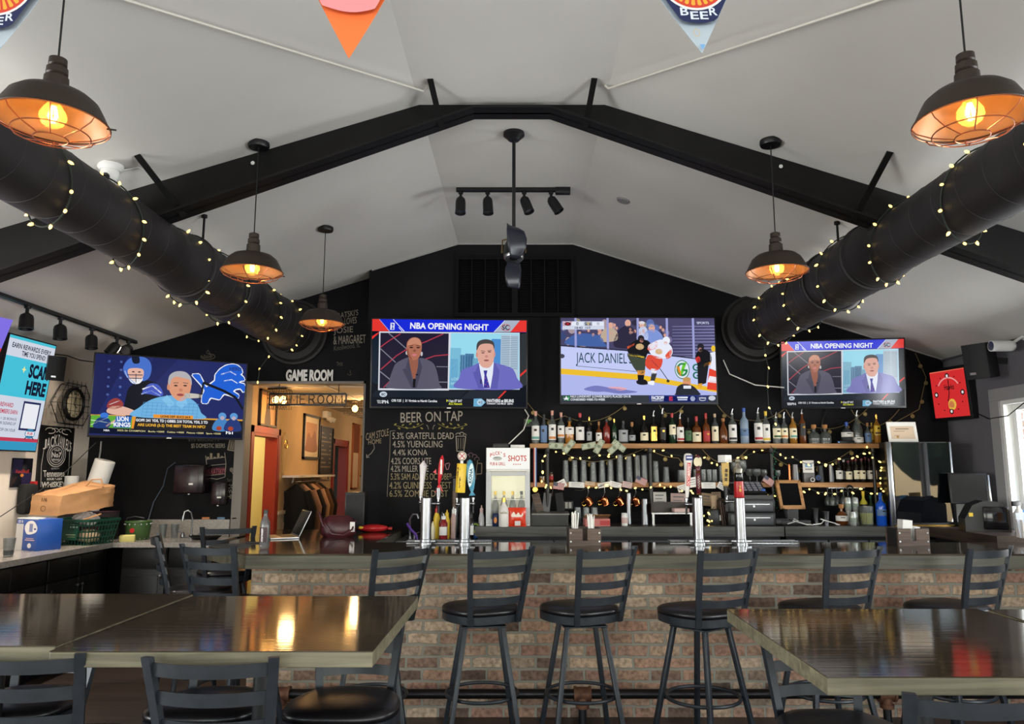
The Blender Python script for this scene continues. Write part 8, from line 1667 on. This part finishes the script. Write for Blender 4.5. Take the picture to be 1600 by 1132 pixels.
# ------------------------------------------------------------------ pennants near the viewer
PY = 1.45
zs_ = 2.735
o = MB().tube([(XL+1.6, PY, zs_+.05), (-1.5, PY, zs_-.03), (-.9, PY, zs_+.00), (-.3, PY, zs_-.01), (.3, PY, zs_+.0), (.9, PY, zs_+.02), (1.6, PY, zs_+.10), (2.6, PY, zs_+.3)], .003, 5).build('pennant_string', m_paper); tag(o, 'thin string carrying the pennants above the foreground', 'string')
def pennant(tip, half, ztop, label, base, draw=None, rz=0, lean=0):
    t = thing('pennant', label, 'pennant', (tip.x, PY, tip.z), rz, 'pennants hanging in the foreground'); h = ztop-tip.z
    mb = MB(); n = 6; v = []
    for k in range(n+1):
        z = h*k/n; w = half*k/n+.0006
        for y in (-.0006, .0006): v += [(-w+lean*z, y+.006*math.sin(z*14), z), (w+lean*z, y+.006*math.sin(z*14), z)]
    mb._new(v, [(4*k+a, 4*k+b, 4*k+4+b, 4*k+4+a) for k in range(n) for a, b in ((0, 1), (3, 2), (2, 0), (1, 3))]+[(0, 2, 3, 1), (4*n, 4*n+1, 4*n+3, 4*n+2)]); mb.build('cloth', base, t, 60)
    if draw: p = Pic(ident, .0003); draw(p); o_ = p.build('print', M_PRINT, t, (0, -.009, 0), (1, 0, 0), (lean, 0, 1))
tp = at(545, 91, PY); hw = (at(598, 0, PY).x-at(498, 0, PY).x)/2; hz_ = at(545, 0, PY).z-tp.z
def orange(p): p.ell(.02, .168, .105, .062, (236, 150, 150), 30)
sl = hw/hz_
mo = mat('orange_pennant_cloth', (240, 122, 62), .7)
def clipdraw(fn):
    return fn
def od(p):
    pts = []
    for k in range(13): u = -1+2*k/12; z = .098+.012*u*u-.004*u; pts.append((min(max(u*sl*z*.985, -sl*z), sl*z), z))
    p.poly(pts+[(sl*.205*.985, .205), (-sl*.205*.985, .205)], (232, 150, 156))
pennant(tp, sl*.21, tp.z+.21, 'orange pennant with a pink top hanging left of centre', mo, od)
def beer(p):
    def cut(cx, cz, r, c, z0=None):
        pts = []
        for i in range(40):
            a = 2*PI*i/40; x, z = cx+r*math.cos(a), cz+r*math.sin(a); m = sl2*max(z, .0)*.985; z = min(z, .215); m = sl2*max(z, 0)*.985; pts.append((max(-m, min(m, x)), z))
        p.poly(pts, c)
    cut(0, .165, .103, (30, 40, 84)); p.up(); cut(0, .165, .074, (232, 232, 234)); p.up(); cut(0, .165, .069, (206, 66, 48)); p.up()
    for k in range(14):
        a = PI+PI*(k+.5)/14; c_, s_ = math.cos(a), math.sin(a); p.poly([(.018*c_, .165+.018*s_), (.062*math.cos(a-.07), .165+.062*math.sin(a-.07)), (.064*c_, .165+.064*s_), (.062*math.cos(a+.07), .165+.062*math.sin(a+.07))], (240, 170, 60))
    for i, ch in enumerate('BEER'): x = -.036+.020*i; dz = .006*abs(i-1.5)**1.5; p.text(ch, x-.0, .086+dz, x+.017, .068+dz, (214, 226, 240), .02)
    p.arc(-.008, .040, .006, .008, 0, 2*PI, .0012, (206, 180, 120)); p.poly([(-.002, .004), (.002, .004), (.006, .014), (-.006, .014)], (120, 170, 220))
tp2 = at(1097, 83, PY); hw2 = (at(1137, 0, PY).x-at(1038, 0, PY).x)/2; sl2 = hw2/(at(1097, 0, PY).z-tp2.z)
mw = mat('pale_blue_pennant_cloth', (178, 194, 208), .7)
pennant(tp2, sl2*.22, tp2.z+.22, 'pale blue pennant with a round BEER emblem right of centre', mw, beer, 0, -.10)
tp3 = at(-14, 92, PY); pennant(tp3, sl2*.22, tp3.z+.22, 'pale blue pennant with a round beer emblem cut by the left edge', mw, beer, 0, .05)
